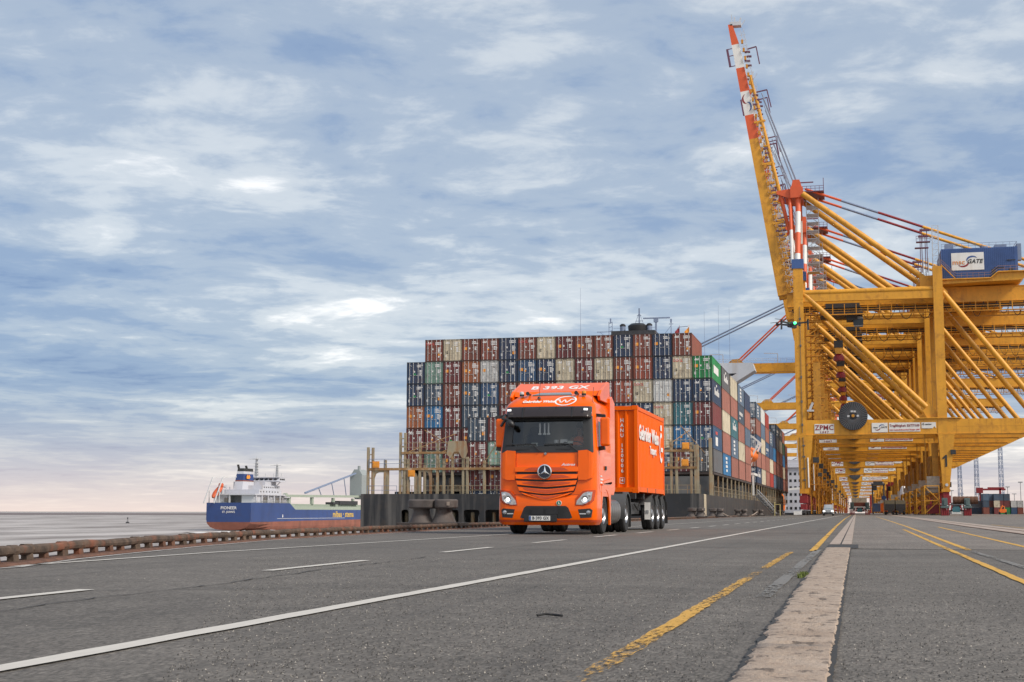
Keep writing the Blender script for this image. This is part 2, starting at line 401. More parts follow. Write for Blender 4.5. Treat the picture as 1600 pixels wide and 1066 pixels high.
# coarse concrete strip with an uneven cast edge, cable slot beyond the joint
def rough_concrete():
    m = bpy.data.materials.new('rough_concrete'); m.use_nodes = True; nt = m.node_tree; N = nt.nodes; L = nt.links; b = N['Principled BSDF']
    tc = N.new('ShaderNodeTexCoord')
    def noise(s, det, st=(1, 1, 1)):
        mp = N.new('ShaderNodeMapping'); mp.inputs['Scale'].default_value = st; L.new(tc.outputs['Object'], mp.inputs[0])
        n = N.new('ShaderNodeTexNoise'); n.inputs['Scale'].default_value = s; n.inputs['Detail'].default_value = det; n.inputs['Roughness'].default_value = .62
        L.new(mp.outputs[0], n.inputs['Vector']); return n.outputs['Fac']
    def mix(f, a, c, lo, hi, top):
        r = N.new('ShaderNodeMapRange'); L.new(f, r.inputs[0]); r.inputs[1].default_value = lo; r.inputs[2].default_value = hi; r.inputs[3].default_value = 0; r.inputs[4].default_value = top
        n = N.new('ShaderNodeMix'); n.data_type = 'RGBA'; L.new(r.outputs[0], n.inputs[0])
        if isinstance(a, tuple): n.inputs[6].default_value = (*a, 1)
        else: L.new(a, n.inputs[6])
        n.inputs[7].default_value = (*c, 1); return n.outputs[2]
    ridge = noise(9, 5, (1.3, .95, 1))
    c = mix(noise(3, 5), (.30, .225, .17), (.42, .335, .265), .3, .7, 1)
    c = mix(noise(60, 3), c, (.25, .18, .135), .5, .75, .8)
    c = mix(ridge, c, (.085, .065, .052), .56, .64, .8)
    c = mix(noise(1.2, 4, (.4, 2.2, 1)), c, (.17, .15, .135), .60, .68, .7)
    L.new(c, b.inputs['Base Color']); b.inputs['Roughness'].default_value = .95
    ad = N.new('ShaderNodeMath'); ad.operation = 'MULTIPLY_ADD'; L.new(noise(70, 3), ad.inputs[0]); ad.inputs[1].default_value = .3; L.new(ridge, ad.inputs[2])
    bn = N.new('ShaderNodeBump'); bn.inputs['Strength'].default_value = .9; bn.inputs['Distance'].default_value = .02; bn.invert = True
    L.new(ad.outputs[0], bn.inputs['Height']); L.new(bn.outputs[0], b.inputs['Normal'])
    return m
M['rc'] = rough_concrete()
g = MB(); rows = []; y = 3.2; jl = jr = 0
while y < 22.7:
    jl = jl*.75+random.uniform(-.012, .012); jr = jr*.65+random.uniform(-.006, .006)
    k_ = max(.25, 1-max(0, y-8)/9); b_ = random.uniform(-.006, .006)*k_
    e_ = -.398-.0036*max(0, y-5) if y > 5 else -.398
    e_ = max(e_, -.455)
    rows.append([(e_+jl, y, .010), (e_+.01+jl*.6, y, .019)]+[(e_+.045+q*(-.155-e_-.045)/6, y, .021+(b_+random.uniform(-.004, .003)*k_ if 0 < q < 6 else random.uniform(-.001, .001))) for q in range(7)]+[(-.112+jr*.6, y, .019), (-.105+jr, y, .010)]); y += .03
g.grid(rows); struct(g.build('concrete_strip', M['rc'], smooth=True))
g = MB(); rows = []; y = 3.2
while y < 22.8:
    rows.append([(max(-.475, -.42-.0036*max(0, y-5))+random.uniform(-.012, .008), y, .009), (-.088+random.uniform(-.004, .005), y, .009)]); y += .07
g.grid(rows); g.grid([[(-.47, 22.75, .010), (.02, 22.75, .010)], [(-.47, 25.3, .010), (.02, 25.3, .010)]])
struct(g.build('strip_joint', M['tar']))
M['conc2'] = mat('pinkish_concrete', (.36, .29, .24), .92, var=.12, vs=1.5, dirt=((.16, .12, .1), .6, 2), bump=.3)
g = MB()
for x0, x1 in ((-.46, -.285), (-.255, -.09)): g.box(x0, 25.3, -.05, x1, 420, .016)
struct(g.build('cable_slot_kerb', M['conc2']))
g = MB(); g.grid([[(-.29, 25.3, .009), (-.25, 25.3, .009)], [(-.29, 420, .009), (-.25, 420, .009)]]); struct(g.build('cable_slot', M['tar']))
g = MB()
strip(g, [(4.75, 30), (4.9, 60), (5.9, 140), (8.5, 420)], 1.25, .012, .01, 2); struct(g.build('rail_bed', M['conc2']))
g = MB()
for off in (-.62, .05):
    strip(g, [(4.72+off*.0-.62+off+.62, 30), (4.87+off, 60), (5.87+off, 140), (8.47+off, 420)], .09, .018, .0, 4)
struct(g.build('crane_rail', M['rust']))
# low rusty fender pipe on short brackets along the quay edge
M['pipe'] = mat('rusty_pipe', (.085, .056, .038), .85, var=.55, vs=5, dirt=((.30, .085, .035), .5, 1.6), streak=None, bump=.5, bs=25)
pipe = thing('quay_edge_pipe', 'long rusty pipe rail on short brackets along the quay edge', 'pipe rail', (0, 0, 0))
ys = [9+.45*i for i in range(60)]+[36+2.0*i for i in range(90)]
mb = MB(); rows = []
for i, y in enumerate(ys):
    x = edge_x(y)-.02; r = .055+(.006*math.sin(i*1.7) if y < 40 else .0); n = 10
    rows.append([(x+r*math.cos(2*math.pi*k/n), y, .140+r*math.sin(2*math.pi*k/n)+.006*math.sin(i*.9)) for k in range(n)])
mb.grid(rows, closed=True); mb.build('pipe', M['pipe'], pipe, smooth=True)
bm_ = MB(); bm_.box(-.05, -.075, 0, .06, .075, .035).prism([(-.03, .03), (.05, .03), (.035, .11), (-.03, .12)], 'y', -.06, .06).tube((-.01, -.075, .14), (-.01, .075, .14), .063, 10)
bme = bm_.mesh('bracket', M['pipe'])
bm_ = MB(); bm_.box(-.06, -.06, 0, .07, .06, .03).prism([(-.03, .03), (.05, .03), (.035, .11), (-.03, .12)], 'y', -.045, .045); bme2 = bm_.mesh('bracket', M['rust'])
y = 10.2; far = MB(); k = 0
while y < 150:
    if k < 110: link('bracket', bme if random.random() < .6 else bme2, pipe, (edge_x(y)-.02, y+random.uniform(-.06, .06), 0), (0, 0, random.uniform(-.12, .12)))
    else: far.box(edge_x(y)-.07, y-.08, 0, edge_x(y)+.04, y+.08, .12)
    y += .63; k += 1
far.build('far_bracket', M['pipe'], pipe, kind='stuff')
mb = MB(); mb.grid([[(edge_x(y)-.2, y, .03), (edge_x(y)+.16, y, .03), (edge_x(y)+.20, y, .004)] for y in ys]); mb.build('base_plate', M['rust'], pipe)
# bollards
M['boll'] = mat('brown_bollard_paint', (.10, .084, .077), .75, var=.25, vs=2, dirt=((.07, .035, .025), .7, 2.5), bump=.5, bs=18)
M['plate'] = mat('bollard_base', (.05, .04, .036), .8, var=.3, bump=.3)
def bollard(y, label, x=None, sc=1.0, first=[None]):
    x = edge_x(y)-.55 if x is None else x
    if first[0] is None:
        t = thing('mooring_bollard', label, 'bollard', (x, y, .10), 0, 'mooring bollards on the quay edge')
        mb = MB(); mb.box(-1.06, -.55, 0, 1.1, .55, .11); mb.build('base_plate', M['plate'], t, bevel=.02)
        for s, nm in ((-.36, 'post'), (.40, 'post')):
            mb = MB(); prof = [(.42, .10), (.36, .22), (.29, .38), (.27, .52), (.33, .62), (.33, .66)]
            mb.lathe(prof, (s, 0, 0), n=20); mb.build(nm, M['boll'], t, smooth=True)
        mb = MB(); n = 18
        for s, hw in ((-.30, .46), (.48, .34)):
            pts = []
            for i in range(n):
                a = 2*math.pi*i/n; pts.append((s+hw*(abs(math.cos(a))**.5)*(1 if math.cos(a) > 0 else -1), .44*(abs(math.sin(a))**.55)*(1 if math.sin(a) > 0 else -1)))
            mb.prism(pts, 'z', .56+(.004 if s > 0 else 0), .86+(.006 if s > 0 else 0))
        mb.build('cap', M['boll'], t, bevel=.05, smooth=True)
        mb = MB(); mb.box(.62, -.452, .66, .72, -.445, .78); mb.build('number_plate', M['conc2'], t)
        first[0] = t; return t
    t = dup(first[0], (x, y, .10), None, label); t.scale = (sc, sc, sc); return t
bollard(45, 'big brown double mooring bollard on the quay edge left of the truck', -13.5)
for y, l in ((128, 'first small bollard right of the orange container trailer'), (147, 'second small bollard right of the trailer, beside the beige hull stripe'),
             (179, 'third small bollard along the quay below the ship side'), (211, 'fourth small bollard, left of the gangway foot'), (276, 'farthest small bollard, right of the gangway foot')):
    bollard(y, l, -13.9, 1.0)
# debris and weeds
mb = MB(); mb.path([(-1.64, 7.40, .012), (-1.61, 7.45, .018), (-1.57, 7.46, .014), (-1.51, 7.42, .012)], .007, 6)
tag(mb.build('rubber_strip', M['rubber']), 'short black rubber strip lying on the asphalt in front of the truck', 'debris')
mb = MB()
for i in range(260):
    x = -.46+random.gauss(0, .018); y = 12.7+random.gauss(0, .22); h = random.uniform(.015, .045); a = random.uniform(0, 6.28)
    mb.add([(x-.006*math.cos(a), y-.006*math.sin(a), .008), (x+.006*math.cos(a), y+.006*math.sin(a), .008), (x+random.uniform(-.015, .015), y+random.uniform(-.015, .015), h)], [(0, 1, 2)])
M['moss'] = mat('weed_green', (.10, .13, .02), .8, var=.4, vs=30)
o = tag(mb.build('weeds', M['moss']), 'small green weeds growing at the concrete strip edge', 'weeds'); o['kind'] = 'stuff'
mb = MB()
for i in range(150):
    y = 3.4+20*random.random()**1.7; x = random.uniform(-7, 2.6); s = random.uniform(.0025, .006)
    mb.add([(x+s*math.cos(k*1.26), y+s*math.sin(k*1.26), .003) for k in range(5)]+[(x, y, .004+s)], [(k, (k+1) % 5, 5) for k in range(5)])
o = tag(mb.build('grit', mat('pale_grit', (.30, .28, .25), .9)), 'scattered pale grit on the asphalt', 'grit'); o['kind'] = 'stuff'
# long cracks and grooves
M['crack'] = mat('crack_dark', (.035, .032, .030), .9, var=.3)
mb = MB(); pts = []; y = 5.5; x = -4.5
while y < 17: pts.append((x, y)); x += random.uniform(-.05, .05)-.006; y += .22
strip(mb, pts, .016, .006, .008, .08)
pts = []; x = -9; y = 6.4
for i in range(60): pts.append((-7.8+i*.09, 7.6+.05*i+random.uniform(-.05, .05)))
strip(mb, pts, .012, .006, .006, .08)
struct(mb.build('asphalt_crack', M['crack']))
mb = MB(); rs = random.Random(8)
for i in range(26000):
    y = 3.6+13*rs.random()**1.6; x = rs.uniform(-.42*y-.4, .16*y+.5)
    if -.50 < x < -.07 or abs(x+2.93) < .09 or abs(x+.9) < .07: continue
    s = rs.uniform(.0022, .0055); h = rs.uniform(.003, .0085); a = rs.uniform(0, 2)
    mb.m(0 if rs.random() < .62 else (1 if rs.random() < .75 else 2))
    mb.add([(x+s*math.cos(a+k*2.09), y+s*math.sin(a+k*2.09)*1.3, .002) for k in range(3)]+[(x, y, h)], [(0, 1, 3), (1, 2, 3), (2, 0, 3)])
o = tag(mb.build('asphalt_chips', [mat('dark_chip', (.062, .057, .052), .9), mat('grey_chip', (.20, .185, .165), .9), mat('pale_chip', (.36, .33, .29), .9)]), 'coarse stone chips standing proud in the near asphalt', 'stone chips'); o['kind'] = 'stuff'
# water
def water():
    m = bpy.data.materials.new('river_water'); m.use_nodes = True; nt = m.node_tree; N = nt.nodes; L = nt.links; b = N['Principled BSDF']
    tc = N.new('ShaderNodeTexCoord')
    def noise(s, d, st):
        mp = N.new('ShaderNodeMapping'); mp.inputs['Scale'].default_value = st; L.new(tc.outputs['Object'], mp.inputs[0])
        n = N.new('ShaderNodeTexNoise'); n.inputs['Scale'].default_value = s; n.inputs['Detail'].default_value = d; n.inputs['Roughness'].default_value = .65
        L.new(mp.outputs[0], n.inputs['Vector']); return n.outputs['Fac']
    mx = N.new('ShaderNodeMix'); mx.data_type = 'RGBA'; r = N.new('ShaderNodeMapRange'); L.new(noise(.03, 11, (1, .3, 1)), r.inputs[0]); r.inputs[1].default_value = .38; r.inputs[2].default_value = .62
    L.new(r.outputs[0], mx.inputs[0]); mx.inputs[6].default_value = (.20, .165, .14, 1); mx.inputs[7].default_value = (.50, .455, .42, 1)
    L.new(mx.outputs[2], b.inputs['Base Color']); b.inputs['Roughness'].default_value = .5; b.inputs['IOR'].default_value = 1.33; b.inputs['Specular IOR Level'].default_value = .3
    a1 = N.new('ShaderNodeMath'); a1.operation = 'MULTIPLY_ADD'; L.new(noise(.30, 6, (.6, .25, 1)), a1.inputs[0]); a1.inputs[1].default_value = .5; L.new(noise(.06, 5, (.5, .18, 1)), a1.inputs[2])
    bn = N.new('ShaderNodeBump'); bn.inputs['Strength'].default_value = .8; bn.inputs['Distance'].default_value = 2.2
    L.new(a1.outputs[0], bn.inputs['Height']); L.new(bn.outputs[0], b.inputs['Normal'])
    return m
M['water'] = water()
WZ = -8.0
g = MB(); g.grid([[(-40000, -400, WZ), (-5, -400, WZ)], [(-40000, 60000, WZ), (-5, 60000, WZ)]]); struct(g.build('river', M['water']))
M['mud'] = mat('mudflat', (.16, .125, .115), .8, var=.1, vs=.002)
g = MB(); rows = []
for i in range(60):
    x = -7000+i*120; rows.append([(x, 3000+150*math.sin(i*.6)+60*math.sin(i*1.9), WZ+.01), (x, 3500, WZ+.35), (x, 6500, WZ+.4)])
g.grid(rows); struct(g.build('mudflat', M['mud'], smooth=True))
b = thing('channel_buoy', 'small dark channel buoy on the water far left of the blue ship', 'buoy', (-520, 957, WZ))
mb = MB(); mb.lathe([(0, -.5), (1.3, -.5), (1.4, .5), (.6, 1.1), (0, 1.1)], n=14); mb.build('float', M['dark'], b)
mb = MB()
for i in range(3):
    a = i*2.1; mb.bar((.6*math.cos(a), .6*math.sin(a), 1), (.15*math.cos(a), .15*math.sin(a), 3.6), .12)
mb.box(-.35, -.35, 3.4, .35, .35, 4.2); mb.build('tower', M['dark'], b)
# ---------------------------------------------------------------- containers
CW, CH, CL = 2.438, 2.896, 12.19
CC = {  # name: (colour, words)
 'maroon': (.155, .035, .036), 'brown': (.21, .062, .042), 'red': (.31, .075, .045), 'bright red': (.36, .045, .035), 'navy': (.025, .05, .105),
 'slate': (.055, .085, .125), 'blue': (.035, .085, .17), 'bright blue': (.025, .165, .36), 'beige': (.58, .51, .38), 'pale grey': (.56, .56, .54),
 'grey': (.115, .12, .13), 'teal': (.045, .165, .20), 'sea green': (.20, .33, .27), 'green': (.015, .23, .07), 'dark green': (.03, .09, .06), 'rusty orange': (.36, .12, .05), 'hazed brown': (.31, .125, .095), 'steel blue': (.095, .145, .21)}  # ship-side brown lightened: haze and grazing glare put into the colour
for k, c in CC.items():
    c = tuple(q*1.06 for q in c)
    M['f_'+k] = mat('frame_'+k.replace(' ', '_'), tuple(q*.42+.006 for q in c), .7, var=.25, dirt=((.06, .035, .025), .7, 1.2))  # door-end frames darkened to stand for the shadowed gaps between boxes
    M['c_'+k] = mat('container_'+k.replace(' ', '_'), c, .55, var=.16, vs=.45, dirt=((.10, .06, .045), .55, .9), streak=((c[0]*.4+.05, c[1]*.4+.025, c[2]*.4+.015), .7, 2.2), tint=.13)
M['rod'] = mat('zinc_rod', (.50, .50, .49), .5, .1, var=.15)
M['seal'] = mat('corner_steel', (.06, .045, .04), .7, var=.3)
M['po'] = mat('orange_placard', (.78, .30, .03), .5)
M['pr'] = mat('red_print', (.55, .06, .05), .5)
M['pbk'] = mat('black_print', (.03, .03, .03), .5)
_cm = {}
def corr_side(mb, sgn, L, H, pitch=.28, x=CW/2, z0=.16, z1=None):
    z1 = H-.12 if z1 is None else z1; y = .12; rows = []; n = int((L-.24)/pitch); p = (L-.24)/n
    for i in range(n):
        for dy, dx in ((0, .036), (.30, .036), (.5, 0), (.80, 0)):
            rows.append((sgn*(x-.012-dx), .12+(i+dy)*p))
    rows.append((sgn*(x-.048), L-.12))
    mb.grid([[(a, b, z0) for a, b in rows], [(a, b, z1) for a, b in rows]])
def body_mesh(key, m, L=CL, H=CH, endcorr=False):
    k = (key, L, H)
    if k in _cm: return _cm[k]
    mb = MB(); w = CW/2
    for s in (-1, 1):
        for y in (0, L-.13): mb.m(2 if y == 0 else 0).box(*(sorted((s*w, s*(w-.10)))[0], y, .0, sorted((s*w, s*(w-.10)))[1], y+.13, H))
        mb.m(0); x0, x1 = sorted((s*w, s*(w-.06)))
        mb.box(x0, .13, .03, x1, L-.13, .17); mb.box(x0, .13, H-.13, x1, L-.13, H-.02)
        corr_side(mb, s, L, H)
    for y in (0, L-.12):
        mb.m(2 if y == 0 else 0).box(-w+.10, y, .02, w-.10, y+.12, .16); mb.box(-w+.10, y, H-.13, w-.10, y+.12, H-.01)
    mb.m(0).box(-w+.05, .13, H-.05, w-.05, L-.13, H-.03); mb.box(-w+.05, .13, .12, w-.05, L-.13, .15)
    if not endcorr: mb.box(-w+.10, L-.08, .16, w-.10, L-.05, H-.13)
    mb.m(1)
    for s in (-1, 1):
        for y in (-.006, L-.172):
            for z in (-.004, H-.114):
                x0, x1 = sorted((s*(w+.004), s*(w-.165))); mb.box(x0, y, z, x1, y+.178, z+.118)
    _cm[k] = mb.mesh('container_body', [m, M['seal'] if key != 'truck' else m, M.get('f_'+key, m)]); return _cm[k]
def door_mesh(key, m, ribs):
    k = ('door', key, ribs)
    if k in _cm: return _cm[k]
    mb = MB(); a, b = -.545, .545
    mb.box(a, .05, .17, b, .075, CH-.14)
    mb.box(a, .028, .17, a+.05, .05, CH-.14); mb.box(b-.05, .028, .17, b, .05, CH-.14)
    n = 5 if ribs else 4
    for i in range(n):
        z = .17+(CH-.31-.07)*i/(n-1); mb.box(a+.05, .028, z, b-.05, .05, z+.07)
    _cm[k] = mb.mesh('door', [m]); return _cm[k]
def gear_mesh(pale):
    k = ('gear', pale)
    if k in _cm: return _cm[k]
    mb = MB()
    for x in (-.84, -.33, .33, .84):
        mb.tube((x, .0, .10), (x, .0, CH-.06), .034, 6)
        for z in (.16, .9, 1.7, CH-.2): mb.box(x-.06, -.014, z, x+.06, .03, z+.07)
        mb.bar((x, -.02, 1.15), (x+(.26 if x < 0 else -.26), -.02, 1.12), .03, .05)
    mb.m(1).box(-.02, .02, .17, .02, .04, CH-.14)
    _cm[k] = mb.mesh('locking_gear', [M['rod'] if not pale else M['c_beige'], M['seal']]); return _cm[k]
def print_mesh(v):
    k = ('print', v)
    if k in _cm: return _cm[k]
    rnd = random.Random(100+v); mb = MB(); Y = .016
    def q(x0, z0, w, h): mb.box(x0, Y, z0-.02, x0+w*1.15, Y+.006, z0+h*1.2)
    mb.m(0)
    for i in range(rnd.choice((2, 3))):
        x = .16; z = 2.42-.2*i
        for j in range(rnd.choice((6, 8, 9))): q(x, z, .055, .11); x += .09
    for i in range(rnd.choice((3, 4, 5))): q(.5, 1.75-.17*i, rnd.uniform(.2, .46), .075)
    if v % 2:
        x = -.95
        for j in range(4): q(x, 2.32, .09, .22 if j % 2 else .13); x += .14
    else:
        mb.bar((-.95, Y, 2.25), (-.75, Y, 2.5), .07, .01); mb.bar((-.75, Y, 2.5), (-.55, Y, 2.3), .07, .01)
    if rnd.random() < .7: q(-.98, .55, .17, .26)
    if rnd.random() < .6: q(rnd.uniform(.2, .8), .55, .16, .2)
    q(-.24, 1.55, .12, .16)
    if v in (1, 4, 6): mb.m(1); q(-.95, 1.45, .36, .30)
    if v in (2, 7): mb.m(1); q(.55, .75, .32, .36)
    if v in (3, 6): mb.m(1); q(-.3, 1.35, .15, .2)
    if v == 5: mb.m(2); q(-.93, 1.0, .26, .26)
    if v == 8: mb.m(3); q(-.30, 1.2, .3, .16)
    _cm[k] = mb.mesh('door_print', [M['print'], M['po'], M['pbk'], M['green']]); return _cm[k]
_txt = {}
def container(col, x, y, z, label, group, doors=True, prt=None, word=None, side=None):
    m = M['c_'+col]
    o = link('shipping_container', body_mesh(col, m), None, (x, y, z)); tag(o, label, 'shipping container', group)
    if doors:
        for s in (-1, 1): link('door', door_mesh(col, m, col in ('beige', 'pale grey', 'sea green')), o, (s*.565, 0, 0))
        link('locking_gear', gear_mesh(col in ('beige',)), o)['kind'] = 'stuff'
        if prt is not None: link('door_print', print_mesh(prt), o)['kind'] = 'stuff'
        if word:
            if word not in _txt:
                t = text(word, .42 if word == 'OOCL' else .5, (0, 0, 0), FRONT, M['pr'] if word == 'OOCL' else M['print'], o, 'lettering', .012, .004); _txt[word] = t.data
                t.location = (-.56, .012, 2.3)
            else: link('lettering', _txt[word], o, (-.56, .012, 2.3), FRONT)
    if side:
        mb = MB(); rnd = random.Random(side*7+3); X = CW/2+.003; mb.m(0)
        if side == 1: mb.box(X, 2.2, .95, X+.006, 8.6, 1.95)
        elif side == 2:
            for i in range(5): mb.box(X, 3.2+i*1.25, 1.15+.0*i, X+.006, 4.1+i*1.25, 1.75+(.35 if i in (0, 3) else 0))
            mb.box(X, 5.2, 2.25, X+.006, 6.2, 2.55)
        elif side == 3:
            for i in range(4): mb.box(X, 4.3+rnd.uniform(-.4, .4), .5+.55*i, X+.006, 6.2+rnd.uniform(-.4, .6), .85+.55*i)
        elif side == 4:
            mb.box(X, 3.2, .5, X+.006, 6.2, 1.6); mb.m(1).box(X, 3.4, 1.9, X+.006, 6.0, 2.3)
        elif side == 5:
            for i in range(6): mb.box(X, 2.4+i*1.1, 1.2, X+.006, 3.2+i*1.1, 1.7)
            mb.box(X, 2.4, .55, X+.006, 4.2, .8)
        mb.build('side_print', [M['print'], M['pr']], o)
    return o
ORD = ['first', 'second', 'third', 'fourth', 'fifth', 'sixth', 'seventh', 'eighth', 'ninth', 'tenth', 'eleventh', 'twelfth', 'thirteenth', 'fourteenth', 'fifteenth', 'sixteenth']
ROWN = ['top', 'second', 'third', 'fourth', 'fifth', 'bottom']
SX, SY, SZ, PITCH, TIER, BAY = -17.04, 177.87, 20.10, 2.5, 2.91, 13.42
A = dict(m='maroon', b='brown', r='red', R='bright red', n='navy', s='slate', u='blue', U='bright blue', e='beige', p='pale grey', g='grey', t='teal', S='sea green', G='green', D='dark green', o='rusty orange', f='hazed brown', w='steel blue')
AFT = [' bebbnbembbnbnb ', 'nSmopnunemebrneG', 'nsbsubomenmrepnn', 'oUmssmmnbmsnnetm', 'mmmmnnbmnbmeneUu', 'mSmmbnmnsbmnnnmg']
WORDS = {(0, 2): 'OOCL', (0, 6): 'tex', (0, 7): 'OOCL', (1, 3): 'tex', (1, 15): 'OOCL', (3, 3): 'tex', (3, 6): 'tex', (3, 14): 'OOCL', (2, 13): 'OOCL', (4, 1): 'tex'}
rp = random.Random(4)
for r, line in enumerate(AFT):
    c0 = 1 if r == 0 else 0
    for c, ch in enumerate(line):
        if ch == ' ': continue
        col = A[ch]; k = r-1
        lab = '%s container, %s from left in the %s row of the stern stack' % (col, ORD[c-c0], ROWN[r])
        side = None
        if c == 15: side = {1: 1, 2: 2, 4: 4}.get(r)
        w = WORDS.get((r, c+1)) if col in ('beige', 'maroon', 'pale grey', 'brown') else None
        container(col, SX+(c-15.5)*PITCH+.03+rp.uniform(-.02, .02), SY+rp.uniform(-.03, .03), SZ-TIER*k-CH, lab, 'containers stacked at the stern of the ship', True, 5 if col == 'beige' else rp.choice((0, 1, 2, 3, 4, 6, 7, 8)), w, side)
# outer column of the bays ahead of it, seen side on
BAYN = ['', 'second', 'third', 'fourth', 'fifth']
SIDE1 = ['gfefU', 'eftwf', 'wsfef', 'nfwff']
PR1 = {(0, 0): 2, (0, 4): 3, (1, 2): 2, (2, 0): 3, (2, 1): 5, (1, 3): 3, (0, 2): None}
for i, line in enumerate(SIDE1):
    for r, ch in enumerate(line):
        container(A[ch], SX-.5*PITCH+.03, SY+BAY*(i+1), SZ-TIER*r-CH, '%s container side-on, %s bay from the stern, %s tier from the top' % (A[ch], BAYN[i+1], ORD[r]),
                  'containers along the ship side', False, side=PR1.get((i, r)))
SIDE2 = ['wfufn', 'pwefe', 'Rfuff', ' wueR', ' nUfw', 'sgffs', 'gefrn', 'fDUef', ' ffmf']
PR2 = {(0, 2): 5, (0, 0): 3, (0, 4): 2, (2, 2): 5, (3, 1): 3, (5, 0): 5, (6, 0): 2, (1, 1): None}
for i, line in enumerate(SIDE2):
    for r, ch in enumerate(line):
        if ch == ' ': continue
        d = (i == 0) or (i == 5 and r == 0)
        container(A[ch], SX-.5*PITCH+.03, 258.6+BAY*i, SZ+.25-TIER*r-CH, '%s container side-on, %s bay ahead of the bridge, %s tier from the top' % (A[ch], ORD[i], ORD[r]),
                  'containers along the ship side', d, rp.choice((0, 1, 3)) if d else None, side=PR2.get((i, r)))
# short stack standing closer to the stern
PX0, PZ0 = -45.24, 11.87
for c, line in enumerate(['smmn', 'mSmn', 'nbme']):
    for r, ch in enumerate(line):
        container(A[ch], PX0+(c+.5)*PITCH, 165.3, PZ0-TIER*r-CH, '%s container %s the low stack behind the stern rail, %s from top' % (A[ch], ['left in', 'middle in', 'right in'][c], ORD[r]),
                  'containers of the low stack nearest the stern rail', True, rp.choice((1, 2, 3, 4)))
# ---------------------------------------------------------------- the container ship
M['hull'] = mat('black_hull', (.017, .018, .021), .55, var=.3, vs=.3, streak=((.15, .14, .13), .85, .6), dirt=((.06, .045, .035), .5, .7))
M['hull2'] = mat('skylit_weathered_hull_side', (.032, .03, .029), .6, var=.3, vs=.3, streak=((.12, .09, .07), .6, .5), dirt=((.09, .055, .04), .6, .6))  # base lifted for skylight at a grazing angle, plus weathering streaks
M['lash'] = mat('lashing_bridge_paint', (.33, .28, .19), .6, var=.18, vs=.8, streak=((.25, .10, .03), .95, 1.9), dirt=((.33, .15, .04), .8, .8))
M['lashr'] = mat('rusty_catwalk', (.30, .17, .07), .7, var=.3, vs=1.2, dirt=((.42, .38, .29), .8, 1.2))
M['deckg'] = mat('dark_deck_grey', (.12, .12, .12), .7, var=.25, vs=.6, dirt=((.2, .1, .05), .5, 1))  # plain dark grey with brown dirt patches
M['lav'] = mat('pale_ship_paint', (.50, .52, .56), .5, var=.06, vs=.3, streak=((.35, .28, .22), .4, .6))
M['glass_d'] = mat('dark_window', (.02, .025, .03), .12, var=.1)
ship = thing('container_ship', 'large black-hulled container ship moored along the quay, loaded with container stacks', 'container ship', (0, 0, 0))
XL, XR, YS = -57.04, -17.04, 161.0
# hull shell, sides and bow
mb = MB(); rows = []
for y, xl, xr, top in ((161.02, XL, XR, 2.62), (200, XL, XR, 2.62), (300, XL, XR, 2.62), (352, XL, XR, 2.7), (372, XL+1.5, XR-1.0, 4.5), (388, XL+5.5, XR-4.5, 8.6), (402, XL+11.5, XR-10, 9.2), (414, -37.6, -36.5, 9.6)):
    fl = 0 if y < 360 else min(6, (y-360)*.12)
    rows.append([(xr-fl-.2*(y > 360), y-fl*.4, -9), (xr-fl*.5, y, -2), (xr, y, top), (xr-.35, y, top), (xl+.35, y, top), (xl, y, top), (xl+fl*.5, y, -2), (xl+fl, y-fl*.4, -9)])
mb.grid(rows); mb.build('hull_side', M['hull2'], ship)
ops = [(-52.0, -51.1), (-46.6, -45.0), (-44.4, -42.5), (-41.8, -39.9), (-38.2, -36.3), (-34.6, -32.7), (-31.5, -29.6), (-23.2, -21.9)]
mb = MB(); mb.box(XL, YS-.3, .82, XR, YS+.02, 2.66); mb.box(XL, YS-.3, -9, XR, YS+.02, -.72)
x = XL
for a, b in ops: mb.box(x, YS-.3, -.72, a, YS+.02, .82); x = b
mb.box(x, YS-.3, -.72, XR, YS+.02, .82)
for a, b in ops:                       # rounded corners of the mooring openings
    for sx, cx in ((1, a), (-1, b)):
        for sz, cz in ((1, -.72), (-1, .82)): mb.prism([(cx, cz), (cx+sx*.28, cz), (cx+sx*.08, cz+sz*.08), (cx, cz+sz*.28)], 'y', YS-.298, YS)
mb.build('transom', M['hull'], ship)
mb = MB(); mb.box(XL+.3, YS+4, -1.2, XR-.3, YS+4.2, 2.4).box(XL+.3, YS+.03, -1.0, XR-.3, YS+4, -.9); mb.build('mooring_deck', M['deckg'], ship)
for a, b in ops:
    c = (a+b)/2; mb = MB(); mb.tube((c-.25, YS+1.2, -.9), (c-.25, YS+1.2, .5), .22, 10); mb.build('mooring_post', M['lash'], ship, smooth=True)
    mb = MB(); mb.lathe([(0, -.22), (.62, -.22), (.62, -.15), (.4, -.12), (.4, .12), (.62, .15), (.62, .22), (0, .22)], (c+.55, YS+2.2, -.25), 'x', 14); mb.build('mooring_winch', M['lgrey'], ship, smooth=True)
mb = MB(); mb.box(XR-.02, 165.8, -1.6, XR+.03, 168.2, 2.66); mb.build('hull_stripe', mat('beige_hull_stripe', (.50, .42, .30), .6, var=.15, streak=((.3, .2, .1), .6, 1)), ship)
mb = MB(); mb.box(XL+.4, YS+.1, 2.4, XR-.4, 372, 2.55); mb.build('deck', M['deckg'], ship)
mb = MB(); mb.box(XL+2.5, 178.6, 2.56, XR-2.4, 245, 5.2); mb.box(XL+2.5, 258.4, 2.56, XR-2.4, 378, 5.4); mb.box(XL+2.5, 165.9, 2.56, -45.5, 177, 3.0); mb.build('hatch_coaming', M['deckg'], ship)
mb = MB(); mb.box(XL, 177.7, 5.26, XR+.02, 245.2, 5.53); mb.box(XL, 258.3, 5.5, XR+.02, 379, 5.78); mb.build('hatch_cover', M['seal'], ship)
